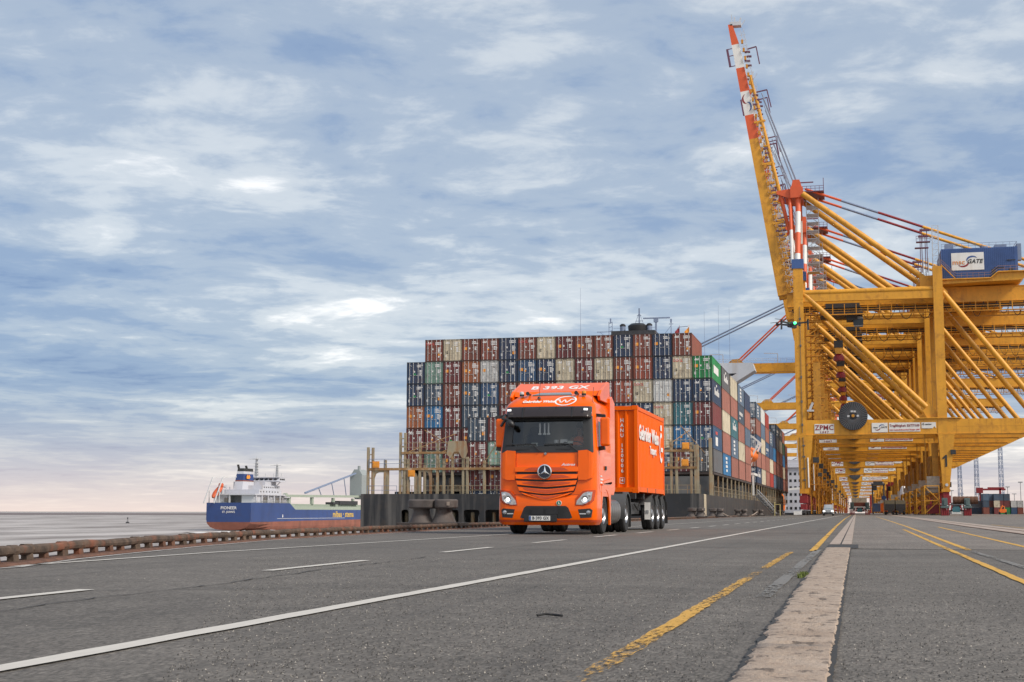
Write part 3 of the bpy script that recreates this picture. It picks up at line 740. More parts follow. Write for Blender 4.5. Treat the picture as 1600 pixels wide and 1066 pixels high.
# posts that carry the outboard stacks
pm = MB(); pm.box(-.07, -.22, 0, .07, .22, 2.7); pme = pm.mesh('pillar', M['lash'])
for i in range(11): link('pillar', pme, ship, (XR-.12, 178.3+6.71*i, 2.56))
pm = MB(); pm.box(-.07, -.22, 0, .07, .22, 2.94); pme = pm.mesh('pillar', M['lash'])
for i in range(18): link('pillar', pme, ship, (XR-.12, 259+6.71*i, 2.56))
mb = MB()
for z in (3.2, 3.75): mb.bar((XR-.05, 178, z), (XR-.05, 372, z), .04)
y = 178
while y < 372: mb.bar((XR-.05, y, 2.56), (XR-.05, y, 3.75), .04); y += 2.0
mb.build('side_rail', M['lash'], ship)
mb = MB()
for i in range(24): mb.box(XR-1.9, 260+5*i, 2.6, XR-1.2, 262+5*i+random.uniform(-.4, 1.4), 3.4+random.uniform(0, 1.2))
for i in range(14): mb.box(XR-2.3, 179.5+4.7*i, 2.6, XR-1.9, 181+4.7*i, 4.5)
mb.build('deck_fitting', M['deckg'], ship)
# lashing bridge over the stern
PY = 164.3
def post(x, z1, w=.30, z0=2.6, y=PY, m='lash'):
    mb = MB(); mb.box(x-w/2, y, z0, x+w/2, y+.34, z1); mb.box(x-w/2+.06, y-.03, z0, x-w/2+.12, y, z1-.1)
    return mb.build('post', M[m], ship)
def frame_tower(x, z1):
    """open twin-bar cell guide at the end of a bridge"""
    mb = MB(); mb.box(x-.42, PY, 2.6, x-.14, PY+.3, z1); mb.box(x+.18, PY, 2.6, x+.46, PY+.3, z1-.05)
    z = 3.6
    while z < z1: mb.box(x-.14, PY+.05, z, x+.18, PY+.25, z+.12); z += .95
    return mb.build('cell_guide', M['lash'], ship)
for x, z in ((-57.2, 8.35), (-53.1, 10.1)): frame_tower(x, z)
for x, z in ((-55.3, 6.8), (-52.4, 6.9), (-50.9, 8.75), (-50.3, 6.2), (-48.7, 8.75), (-47.9, 6.9), (-46.85, 9.0), (-45.5, 8.9), (-45.0, 7.1), (-42.9, 6.7), (-40.2, 7.2), (-37.4, 7.2), (-34.6, 7.0), (-31.8, 7.2), (-29.0, 8.7), (-26.2, 7.2), (-23.4, 8.7), (-20.6, 8.7), (-20.0, 6.9), (-18.3, 8.6)): post(x, z)
post(-17.7, 8.3, .55)
post(-17.3, 9.7, .4, 2.6, 176.6)
mb = MB()
mb.box(-57.3, PY-.1, 5.55, -40.0, PY+1.0, 5.83); mb.box(-40.0, PY-.1, 5.55, -17.6, PY+1.0, 5.8); mb.build('catwalk', M['lashr'], ship)
mb = MB(); mb.box(-53.2, PY-.1, 7.5, -45.3, PY+.9, 7.76); mb.box(-22.0, PY-.1, 7.5, -18.0, PY+.9, 7.76); mb.build('catwalk', M['lashr'], ship)
def railing(x0, x1, z, y, h=1.05, m='lash'):
    mb = MB()
    for q in (.5, 1.0): mb.bar((x0, y, z+h*q), (x1, y, z+h*q), .05)
    n = max(1, int(abs(x1-x0)/1.5))
    for i in range(n+1): xx = x0+(x1-x0)*i/n; mb.bar((xx, y, z), (xx, y, z+h), .05)
    return mb.build('railing', M[m], ship)
railing(-57.3, -53.3, 5.83, PY-.08, m='rodblue'); railing(-53, -17.6, 5.83, PY-.08); railing(-53.2, -45.3, 7.76, PY-.08); railing(-22, -18, 7.76, PY-.08); railing(-57.3, -53.6, 2.62, PY-.5, m='rodblue'); railing(-53.2, -17.2, 2.62, PY-.5)
mb = MB(); mb.prism([(-47.3, 9.0), (-45.1, 9.0), (-44.9, 7.7), (-45.2, 6.95), (-45.6, 6.95), (-46.0, 7.7), (-46.6, 7.7), (-47.0, 6.95), (-47.5, 7.4)], 'y', PY-.16, PY-.05); mb.build('guide_plate', M['lash'], ship)
for x, z in ((-56.4, 5.84), (-51.9, 4.75), (-18.9, 7.77), (-19.0, 5.84)):
    mb = MB(); mb.box(x-.42, PY-.2, z, x+.42, PY-.02, z+.8).box(x-.3, PY-.24, z+.12, x+.3, PY-.2, z+.66); mb.build('light_box', M['po'], ship, bevel=.03)
for x in (-57.0, -53.1, -51.6):                                   # portal plates with arched openings under the bridge
    mb = MB(); w = 1.9
    mb.box(x, PY+.05, 2.6, x+.35, PY+.25, 5.55).box(x+w, PY+.05, 2.6, x+w+.3, PY+.25, 5.55)
    mb.prism([(x+.35, 5.55), (x+.35, 4.6), (x+.55, 5.15), (x+.9, 5.3), (x+w-.3, 5.3), (x+w-.1, 5.1), (x+w, 4.6), (x+w, 5.55)], 'y', PY+.05, PY+.25); mb.build('bridge_leg', M['lash'], ship)
mb = MB()
for x0, z0, x1, z1 in ((-52.6, 7.8, -50.2, 10.6), (-50.6, 10.4, -48.6, 7.8), (-48.3, 7.8, -46.2, 10.4), (-21.8, 7.8, -19.8, 10.8), (-19.6, 10.6, -18.0, 7.8), (-43.5, 5.9, -41.6, 8.6), (-41.9, 8.8, -40.2, 5.9)): mb.bar((x0, PY+.9, z0), (x1, 177.5 if x0 < -46 or x0 > -30 else 165.2, z1), .07)
mb.build('lashing_rod', M['lashr'], ship)
mb = MB(); mb.box(-45.2, 177.2, 2.6, -17.6, 177.4, 5.0)
for i in range(16): mb.box(-56.6+2.5*i, 177.0, 2.6, -56.2+2.5*i, 177.3, 4.7)
mb.build('deck_bulkhead', M['deckg'], ship)
mb = MB()
for i, x in enumerate((-26, -24.4, -22.5, -50, -47.5)):
    mb.tube((x, PY+2, 2.6), (x, PY+2, 4.6), .3, 10); mb.box(x+.5, PY+1.6, 2.6, x+1.2, PY+2.4, 3.8)
mb.build('deck_vent', M['lash'], ship, smooth=True)
# accommodation block with bridge wings, mostly hidden behind the stacks
mb = MB(); mb.box(-53, 246.6, 2.6, -21.2, 256.4, 24.3); mb.box(-50, 246.0, 24.3, -24, 256.8, 27.0); mb.box(-44, 247, 27, -31, 256, 31.0); mb.build('accommodation', M['lav'], ship)
mb = MB()
for z in (8, 11, 14, 17, 20):
    for i in range(10): mb.box(-51+3*i, 246.52, z, -50+3*i, 246.6, z+.9)
mb.build('window_row', M['glass_d'], ship)
for s in (1, -1):
    mb = MB(); cx = -37.04
    f = lambda x: cx+s*(x-cx)
    a = [(f(-24.0), 26.6), (f(-16.9), 26.5), (f(-16.5), 25.2), (f(-19.6), 23.3), (f(-24.5), 20.6), (f(-24.5), 22.0), (f(-19.6), 24.7), (f(-24.0), 24.7)]
    mb.prism(a if s > 0 else a[::-1], 'y', 249.6, 254.4); mb.build('bridge_wing', M['lav'], ship)
mb = MB(); mb.box(-41.6, 248.5, 30.6, -33.8, 255, 32.6); mb.build('monkey_island', M['dark'], ship)
mb = MB(); mb.lathe([(0, 34.2), (1.2, 34.1), (1.75, 33.7), (1.7, 33.1), (1.6, 32.6)], (-37.2, 251, 0), n=18); mb.build('funnel_dome', M['black'], ship, smooth=True)
for x in (-39.9, -35.1):
    mb = MB(); mb.tube((x, 251, 32.6), (x, 251, 33.7), .5, 12); mb.m(1).lathe([(.55, 33.7), (.55, 33.9), (.3, 34.15), (0, 34.2)], (x, 251, 0), n=12); mb.build('vent_cowl', [M['rodblue'], M['black']], ship, smooth=True)
mb = MB(); mb.bar((-36.9, 251, 32.6), (-36.9, 251, 36.9), .22)
mb.bar((-37.6, 251, 34.6), (-36.2, 251, 34.6), .1); mb.bar((-37.3, 251, 35.6), (-36.5, 251, 35.6), .08)
for s in (-1, 1): mb.bar((-36.9+s*.8, 251, 33.9), (-36.9, 251, 36.2), .06)
mb.build('signal_mast', M['rodblue'], ship)
mb = MB(); mb.bar((-33.9, 251, 32.0), (-33.9, 251, 34.4), .3); mb.box(-34.3, 250.8, 34.3, -33.5, 251.2, 34.9); mb.bar((-36.2, 251, 35.05), (-31.4, 251, 35.05), .26, .22); mb.build('radar_scanner', M['rodblue'], ship)
mb = MB()
for x in (-42.4, -41.8): mb.bar((x, 251, 31), (x, 251, 34.6), .1)
for i in range(5): mb.bar((-42.4, 251, 31.4+.7*i), (-41.8, 251, 31.7+.7*i), .07)
mb.bar((-44.6, 251, 32.8), (-41.8, 251, 32.8), .12); mb.bar((-42.1, 251, 34.4), (-42.1, 251, 35.2), .22); mb.bar((-42.5, 251, 31.5), (-44, 251, 32.7), .08)
mb.bar((-31.2, 251, 31), (-31.2, 251, 34.4), .12); mb.bar((-31.2, 251, 34.2), (-31.2, 251, 34.8), .3); mb.bar((-31.6, 251, 33.9), (-30.8, 251, 33.9), .1); mb.bar((-32.8, 251, 31.6), (-31.2, 251, 33.6), .07)
mb.bar((-31, 251, 31.4), (-29.9, 251, 33.3), .08); mb.bar((-29.9, 251, 33.3), (-28.2, 251, 33.4), .1); mb.bar((-41.6, 251, 33.4), (-33.8, 251, 33.4), .05)
mb.build('antenna_frame', M['rodblue'], ship)
mb = MB()
for x, z in ((-47.6, 41), (-25.3, 36), (-22.8, 37), (-20.9, 36.5)): mb.bar((x, 251, 27), (x, 251, z), .07, .07, w1=.03, h1=.03)
mb.build('whip_antenna', M['rodblue'], ship)
for x, m in ((-29.6, 'red'), (-27.9, 'po')):
    mb = MB(); rows = [[(x-i*.16, 250+.08*math.sin(i), 33.2-i*.17), (x-i*.16, 250+.08*math.sin(i+1), 32.2-i*.06)] for i in range(6)]; mb.grid(rows); mb.bar((x, 250, 31), (x, 250, 33.5), .05); mb.build('flag', M[m], ship)
lb = thing('lifeboat', 'orange lifeboat hanging in white davits on the container ship side', 'lifeboat', (-17.3, 247.6, 10.2))
mb = MB(); rows = []
for i in range(11):
    t = -1+2*i/10; w = 1.25*math.sqrt(max(0.02, 1-t*t*.95)); rows.append([(w*math.cos(a)*1.0, t*3.6, 1.2*w*math.sin(a) if math.sin(a) > 0 else .9*w*math.sin(a)) for a in [2*math.pi*k/12 for k in range(12)]])
mb.grid(rows, closed=True); mb.build('boat_hull', M['orange'], lb, smooth=True)
mb = MB(); mb.box(1.0, -1.5, .3, 1.2, 1.5, .7); mb.build('window_band', M['glass_d'], lb)
mb = MB()
for y in (-3, 3): mb.bar((-.8, y, -2.5), (1.6, y, 2.2), .3); mb.bar((1.6, y, 2.2), (.2, y, 3.4), .25); mb.bar((.6, y, 3.0), (.6, y, .6), .06)
mb.box(-.5, -4.4, -3.4, .8, 4.4, -3.0); mb.bar((.6, -4.2, -3), (.6, -4.2, -6.8), .3)
mb.build('davit', M['white'], lb)
gw = thing('gangway', 'grey metal gangway sloping from the ship side down to the quay', 'gangway', (0, 0, 0))
ga, gb = Vector((-16.9, 256.5, 3.6)), Vector((-13.6, 250.5, .35))
mb = MB(); mb.bar(ga, gb, 1.0, .12)
for i in range(12): p = ga.lerp(gb, (i+.5)/12); mb.box(p.x-.18, p.y-.5, p.z+.05, p.x+.18, p.y+.5, p.z+.12)
mb.build('stair', M['deckg'], gw)
mb = MB()
for s in (-.5, .5):
    o = Vector((0, s, 0)); mb.bar(ga+o+Vector((0, 0, 1)), gb+o+Vector((0, 0, 1)), .08); mb.bar(ga+o+Vector((0, 0, .5)), gb+o+Vector((0, 0, .5)), .06)
    for i in range(8): p = ga.lerp(gb, i/7)+o; mb.bar(p, p+Vector((0, 0, 1)), .06)
mb.build('handrail', M['grey'], gw)
mb = MB()
for s in (-.55, .55):
    p = gb+Vector((0, s, 0)); mb.bar(p-Vector((0, 0, .35)), p+Vector((0, 0, 2.0)), .12); mb.bar(p+Vector((.9, 0, -.35)), p+Vector((.9, 0, 1.6)), .1); mb.bar(p+Vector((0, 0, 1.6)), p+Vector((.9, 0, 1.6)), .1)
mb.build('foot_frame', mat('gangway_yellow', (.5, .42, .18), .5), gw)
rope = MB()
def sag(a, b, s, r=.06, n=8):
    pts = []
    for i in range(n+1):
        t = i/n; p = Vector(a).lerp(Vector(b), t); p.z -= s*4*t*(1-t); pts.append(p)
    return pts
for i, (a, b) in enumerate((((-22.5, 161.0, .2), (-13.9, 128.3, .75)), ((-18.2, 161.0, .3), (-13.9, 128.0, .7)), ((-17.0, 166, .5), (-13.9, 147, .7)), ((-17, 186, .6), (-13.9, 211, .7)))):
    mb = MB(); mb.path(sag(a, b, .9), .07, 6)
    tag(mb.build('mooring_rope', M['conc2']), ['pale mooring rope from the stern down to the first small bollard', 'inner mooring rope from the stern corner to the first small bollard', 'mooring rope running to the bollard beside the beige hull stripe', 'mooring rope lying to the bollard left of the gangway'][i], 'rope', 'mooring ropes of the container ship')

# ---------------------------------------------------------------- blue bulk carrier
M['bhull'] = mat('blue_hull', (.028, .062, .20), .5, var=.12, vs=.08, streak=((.015, .03, .10), .5, .12), dirt=((.04, .05, .12), .4, .3))
M['boot'] = mat('rust_red_boottop', (.24, .085, .055), .7, var=.25, vs=.12, streak=((.10, .05, .035), .7, .15))
M['wship'] = mat('white_superstructure', (.54, .55, .60), .5, var=.05, streak=((.45, .4, .35), .4, .3))
M['dgreen'] = mat('deck_green_grey', (.33, .38, .31), .6, var=.15)
M['fb'] = mat('funnel_black', (.03, .03, .028), .5)
bs = thing('bulk_carrier', 'blue and rust red self-unloading bulk carrier with white deckhouse out on the river', 'bulk carrier', (-276, 600, WZ), R(-.3))
BW = 10.9
def section(y, w, zt, keel):
    """starboard half outline bottom to top, mirrored"""
    st = [(w*.25, keel), (w*.55, keel+.25), (w*.80, keel+1.2), (w*.96, keel+3.0), (w, keel+4.8)] if keel > -1 else [(w*.9, -1.5), (w*.97, .6), (w, 1.8), (w, 3.0), (w, 4.0)]
    return [(-x, y, z) for x, z in reversed(st+[(w, zt)])]+[(x, y, z) for x, z in st+[(w, zt)]]
mb = MB(); rows = []
for y, keel, zt in ((0, .3, 12.6), (.2, .3, 12.6), (9, -.2, 12.6), (22, -1.6, 12.6), (45, -1.6, 12.6), (52, -1.6, 9.6), (120, -1.6, 9.6), (180, -1.6, 9.6)): rows.append(section(y, BW, zt, keel))
mb.grid(rows); mb.poly(rows[0]); mb.build('hull', M['bhull'], bs)
def band(f, z0, z1, name, m):
    mb = MB(); rr = []
    for y, keel in ((-.06, .3), (9, -.2), (22, -1.6), (180, -1.6)):
        pts = [(x+(.05 if x > 0 else -.05), yy, z) for x, yy, z in section(y, BW, 12.6, keel) if z <= z1]
        if keel > -1 and False: pass
        rr.append(pts)
    return rr
# red antifouling along the lower hull, a skin just proud of the plating
mb = MB(); rr = []
for y, keel, zr in ((-.05, .3, 3.9), (9, -.2, 3.9), (22, -1.6, 3.9), (60, -1.6, 4.2), (180, -1.6, 4.6)):
    s = section(y, BW+.06, 12.6, keel); half = s[len(s)//2:]; pts = []
    for (x, yy, z), (x2, y2, z2) in zip(half, half[1:]):
        if z < zr:
            pts.append((x, yy, z))
            if z2 >= zr: t = (zr-z)/(z2-z); pts.append((x+(x2-x)*t, yy, zr))
    while len(pts) < 7: pts.append(pts[-1])
    rr.append([(-a, b_, c) for a, b_, c in reversed(pts)]+pts)
mb.grid(rr); mb.poly(rr[0]); mb.build('antifouling', M['boot'], bs)
mb = MB(); mb.box(-BW+.2, .2, 12.3, BW-.2, 46, 12.5); mb.box(-BW+.2, 46, 9.2, BW-.2, 180, 9.45); mb.build('deck', M['dgreen'], bs)
mb = MB(); mb.prism([(45, 9.6), (45, 12.6), (46, 12.6), (53, 11.2), (178, 11.2), (178, 9.6)], 'x', BW-.25, BW-.05); mb.prism([(45, 9.6), (45, 12.6), (46, 12.6), (53, 11.2), (178, 11.2), (178, 9.6)], 'x', -BW+.05, -BW+.25)
mb.box(-7, 56, 9.5, 7, 178, 12.4); mb.build('hatch_trunk', M['dgreen'], bs)
mb = MB()
for z, y0, y1, x0, x1 in ((12.5, 6, 44, -BW+.6, -3.5), (12.5, 6, 44, 3.5, BW-1.2), (12.5, 14, 44, -BW+.6, BW-1.2)): mb.box(x0, y0, z, x1, y1, 16.1)
mb.box(-BW+.4, 5, 16.1, BW-.3, 40, 16.7); mb.box(-BW+2, 12, 16.7, BW-1.6, 38, 20.0); mb.box(-6, 18, 20, BW-2.5, 38, 23.2); mb.box(-BW+.2, 40, 15.2, BW-.4, 46, 15.6)
mb.box(-9, 24, 20, 7, 37, 26.2)
mb.build('deckhouse', M['wship'], bs)
mb = MB()
for y in (6.5, 13, 20, 27, 34): mb.box(BW-.9, y, 12.5, BW-.4, y+.6, 16.1)
for x in (-9, -2.5): mb.box(x, 5.2, 12.5, x+.6, 5.8, 16.1)
mb.build('deck_pillar', M['wship'], bs)
mb = MB(); mb.box(-BW-.5, 31, 26.2, BW+.5, 38, 26.6); mb.prism([(30.5, 26.6), (31.5, 29.4), (37.5, 29.4), (38.4, 26.6)], 'x', -BW-.3, BW+.3); mb.box(-BW-.4, 30.4, 29.4, BW+.4, 38.4, 29.8); mb.bar((BW-.5, 34, 26.2), (7, 34, 21), .4); mb.bar((-BW+.5, 34, 26.2), (-7, 34, 21), .4); mb.build('wheelhouse', M['wship'], bs)
wm = MB(); wm.box(0, -.9, 0, .05, .9, 1.1); wme = wm.mesh('window', M['glass_d'])
for y in (32.3, 34.4, 36.4): link('window', wme, bs, (BW+.31, y, 27.5))
wm = MB(); wm.box(-.8, -.05, 0, .8, 0, 1.1); wme = wm.mesh('window', M['glass_d'])
for i in range(9): link('window', wme, bs, (-9.2+2.3*i, 30.62+.0, 27.55))
wm = MB(); wm.box(0, -.5, 0, .05, .5, .9); wme = wm.mesh('window', M['glass_d'])
for i in range(7): link('window', wme, bs, (BW-1.6, 14+3.3*i, 17.9)); link('window', wme, bs, (BW-2.5, 20+2.5*i, 21.3))
mb = MB(); mb.box(-4.6, 4.95, 13, -3.2, 5.9, 14.8).box(BW-1.22, 16, 12.8, BW-1.1, 21, 15.2).box(BW-1.22, 30, 12.8, BW-1.1, 38, 15.2); mb.build('deck_opening', M['deckg'], bs)
fu = MB()
def fseg(z0, z1, k): 
    w = lambda z: 1-.012*(z-18)
    v = lambda z: [(-6.5*w(z)+2.8, 12+.35*(z-18)*.3, z), (0.9*w(z), 12+.35*(z-18)*.3, z), (1.6*w(z), 24-.2*(z-18)*.3, z), (-6.5*w(z)+2.1, 24, z)]
    a, b_ = v(z0), v(z1); fu.m(k); fu.add(a+b_, [(0, 1, 5, 4), (1, 2, 6, 5), (2, 3, 7, 6), (3, 0, 4, 7), (4, 5, 6, 7)])
fseg(20, 26, 0); fseg(26, 26.9, 1); fseg(26.9, 31.6, 2); fseg(31.6, 33.5, 3); fseg(33.5, 35.8, 4)
fu.build('funnel', [M['wship'], M['boot'], M['bhull'], M['wship'], M['fb']], bs)
fm = MB(); fm.tube((-2.3, 15, 35.6), (-2.6, 14.6, 38.6), .55, 10); fm.build('exhaust_pipe', M['fb'], bs); fm = MB(); fm.tube((-.6, 20, 35.6), (-.9, 19.6, 38), .55, 10); fm.build('exhaust_pipe', M['fb'], bs)
fm = MB(); fm.prism([(15.5, 28), (18.5, 28), (19.4, 29.4), (18.4, 31.2), (17.6, 30.0), (16.6, 31.2), (15.4, 29.6)], 'x', 1.42, 1.56); fm.build('funnel_emblem', M['po'], bs)
def mast(x, y, z0, z1, arm, r):
    mb = MB(); mb.bar((x, y, z0), (x, y, z1), r*2, r*2, w1=r, h1=r); mb.bar((x-arm, y, z1-.8), (x+arm*.6, y, z1-.8), .3); mb.bar((x, y, z1-.9), (x, y, z1+1.2), .2)
    for i in range(5): zz = z0+(z1-z0)*(i+1)/7; mb.box(x-r*1.8, y-r*1.6, zz, x+r*1.8, y+r*1.6, zz+.15); mb.bar((x+r*1.6, y, zz), (x+r*1.6, y, zz+1.0), .1)
    mb.box(x-r*2.2, y-r*2, z1-.9, x+r*2.2, y+r*2, z1-.5); return mb.build('mast', M['lgrey'], bs)
mast(-1.5, 33, 29.8, 44.5, 4.2, .75); mast(9.0, 33, 29.8, 39.5, 3.4, .55)
mb = MB()
for z0, z1, y in ((29.8, 30.9, 30.5),):
    for q in (.5, 1.0): mb.bar((-BW, y, z0+1.1*q), (BW, y, z0+1.1*q), .09); mb.bar((BW+.3, y, z0+1.1*q), (BW+.3, 38, z0+1.1*q), .09)
    for i in range(12): mb.bar((-BW+2*i, y, z0), (-BW+2*i, y, z1), .08)
for q in (.5, 1.0): mb.bar((BW-.3, 1, 12.6+1.1*q), (BW-.3, 46, 12.6+1.1*q), .08); mb.bar((BW-.35, 5, 16.7+1.1*q), (BW-.35, 40, 16.7+1.1*q), .08)
for i in range(23): mb.bar((BW-.3, 1+2*i, 12.6), (BW-.3, 1+2*i, 13.7), .07)
for x, y, z in ((-9, 20, 21), (-10, 14, 18), (-7, 12, 22), (6, 36, 31.5), (10, 36, 31.8), (4, 31, 31.4)): mb.bar((x, y, z-4), (x, y, z+1.2), .22)
mb.box(-10.2, 10, 16.7, -8.2, 14, 19.5).box(-9.5, 8, 16.7, -8.4, 9.4, 21.5).lathe([(0, -.9), (.8, -.5), (.9, .2), (.5, .8), (0, .95)], (-6.2, 9, 21.8), n=12)
mb.build('railing', M['lgrey'], bs)
done = set()
for ch in bs.children:
    if ch.name.split('.')[0] in ('deckhouse', 'wheelhouse', 'funnel', 'exhaust_pipe', 'funnel_emblem', 'mast', 'railing') and ch.data not in done:
        done.add(ch.data)
        for vv in ch.data.vertices:
            if vv.co.z > 16.7: vv.co.z = 16.7+(vv.co.z-16.7)*.62
    elif ch.name.split('.')[0] == 'window' and ch.location.z > 16.7: ch.location.z = 16.7+(ch.location.z-16.7)*.62; ch.scale.z = .65
lb2 = thing('lifeboat', 'orange free-fall lifeboat on its ramp at the stern of the blue ship', 'lifeboat', bs.matrix_world @ Vector((0, 0, 0)), 0)
lb2.location = (-276-7.6, 600+.5, WZ); mb = MB(); rows = []
ax0, ax1 = Vector((-.2, -1.0, 15.0)), Vector((1.6, 5.0, 20.2))
for i in range(11):
    t = i/10; p = ax0.lerp(ax1, t); w = 1.5*math.sqrt(max(.03, 1-(2*t-1)**2*.96)); rows.append([(p.x+w*math.cos(a), p.y, p.z+w*1.05*math.sin(a)) for a in [2*math.pi*k/12 for k in range(12)]])
M['lbo'] = mat('lifeboat_red_orange', (.55, .10, .03), .5)
mb.grid(rows, closed=True); mb.build('boat_hull', M['lbo'], lb2, smooth=True)
mb = MB(); mb.lathe([(0, 1.0), (1.0, .8), (1.2, 0), (1.1, -.8)], (1.5, 4.0, 20.6), n=12); mb.build('helm_dome', M['lbo'], lb2, smooth=True)
mb = MB()
for x in (-2.8, 2.2): mb.bar((x-1.4, -1.6, 12.4), (x+.6, 3, 24.0), .45); mb.bar((x+.6, 3, 24.0), (x+5, 8, 24.4), .4); mb.bar((x, 1.0, 12.5), (x, 1.0, 18), .35)
mb.build('launch_ramp', M['lgrey'], lb2)
mb = MB(); mb.bar((BW-3.5, 47, 16.2), (BW-4, 178, 17.2), 1.6, 1.2)
for y in (52, 82, 112, 142, 172): mb.box(BW-4.6, y, 12.4, BW-3.4, y+2.2, 15.8)
mb.lathe([(0, -1), (1.4, -.8), (1.4, .8), (0, 1)], (BW-3.5, 47.5, 16.2), 'x', 14); mb.build('conveyor', M['dgreen'], bs)
mb = MB(); mb.bar((BW-5, 76, 18.0), (BW-5, 150, 29.8), .7); mb.bar((BW-8, 84, 18), (BW-8, 150, 28.6), .7)
for i in range(8): t = (i+.5)/8; mb.bar((BW-5, 76+74*t, 18+11.8*t), (BW-8, 84+66*t, 18+10.6*t), .35)
for t in (.25, .5, .75): mb.bar((BW-5, 76+74*t, 18+11.8*t), (BW-5, 80+74*t, 17), .35)
mb.build('boom_truss', M['rodblue'], bs)
mb = MB(); mb.box(2.5, 150, 17.5, 9.4, 163, 28.8); mb.prism([(2.5, 28.8), (9.4, 28.8), (7.4, 32.0), (4.6, 32.0)], 'y', 151, 162); mb.box(5.5, 154, 32, 6.5, 156, 34.0); mb.prism([(3.5, 17.5), (5, 15.5), (7, 15.5), (8.5, 17.5)], 'y', 152, 161); mb.build('hopper_tower', mat('grey_green_tower', (.27, .30, .30), .55, var=.1), bs)
mb = MB(); mb.box(4.6, 108, 12.4, 9, 116, 13.6).box(3, 120, 12.4, 8, 148, 14.4); mb.build('machinery', M['dark'], bs)
text('mibau \u00b7 stema', 4.2, (BW+.04, 118, 7.2), RIGHT, mat('yellow_lettering', (.60, .40, .09), .5), bs, 'hull_lettering', .12, .03, sx=1.25)
text('PIONEER', 1.9, (0, -.1, 10.2), FRONT, M['print'], bs, 'stern_name', .03, .02); text("ST. JOHN'S", 1.25, (0, -.1, 8.4), FRONT, M['print'], bs, 'stern_name', .02, .02)
mb = MB(); mb.box(BW+.02, 30, 5.3, BW+.06, 120, 5.42); mb.box(BW+.02, 36, 5.9, BW+.07, 36.8, 7.2); mb.build('hull_mark', M['print'], bs)
mb = MB()
rows = []
for i in range(30):
    y = -70+8*i; w = 2+6*abs(math.sin(i*.9)); rows.append([(BW+1, y, .02), (BW+3+w*.4, y, .25+.2*math.sin(i*2.1)), (BW+6+w, y, .02)])
mb.grid(rows); M['foam'] = mat('wake_foam', (.62, .60, .58), .7, var=.3, vs=.3)
o = mb.build('wake', M['foam'], None, (-276, 600, WZ)); o['kind'] = 'structure'
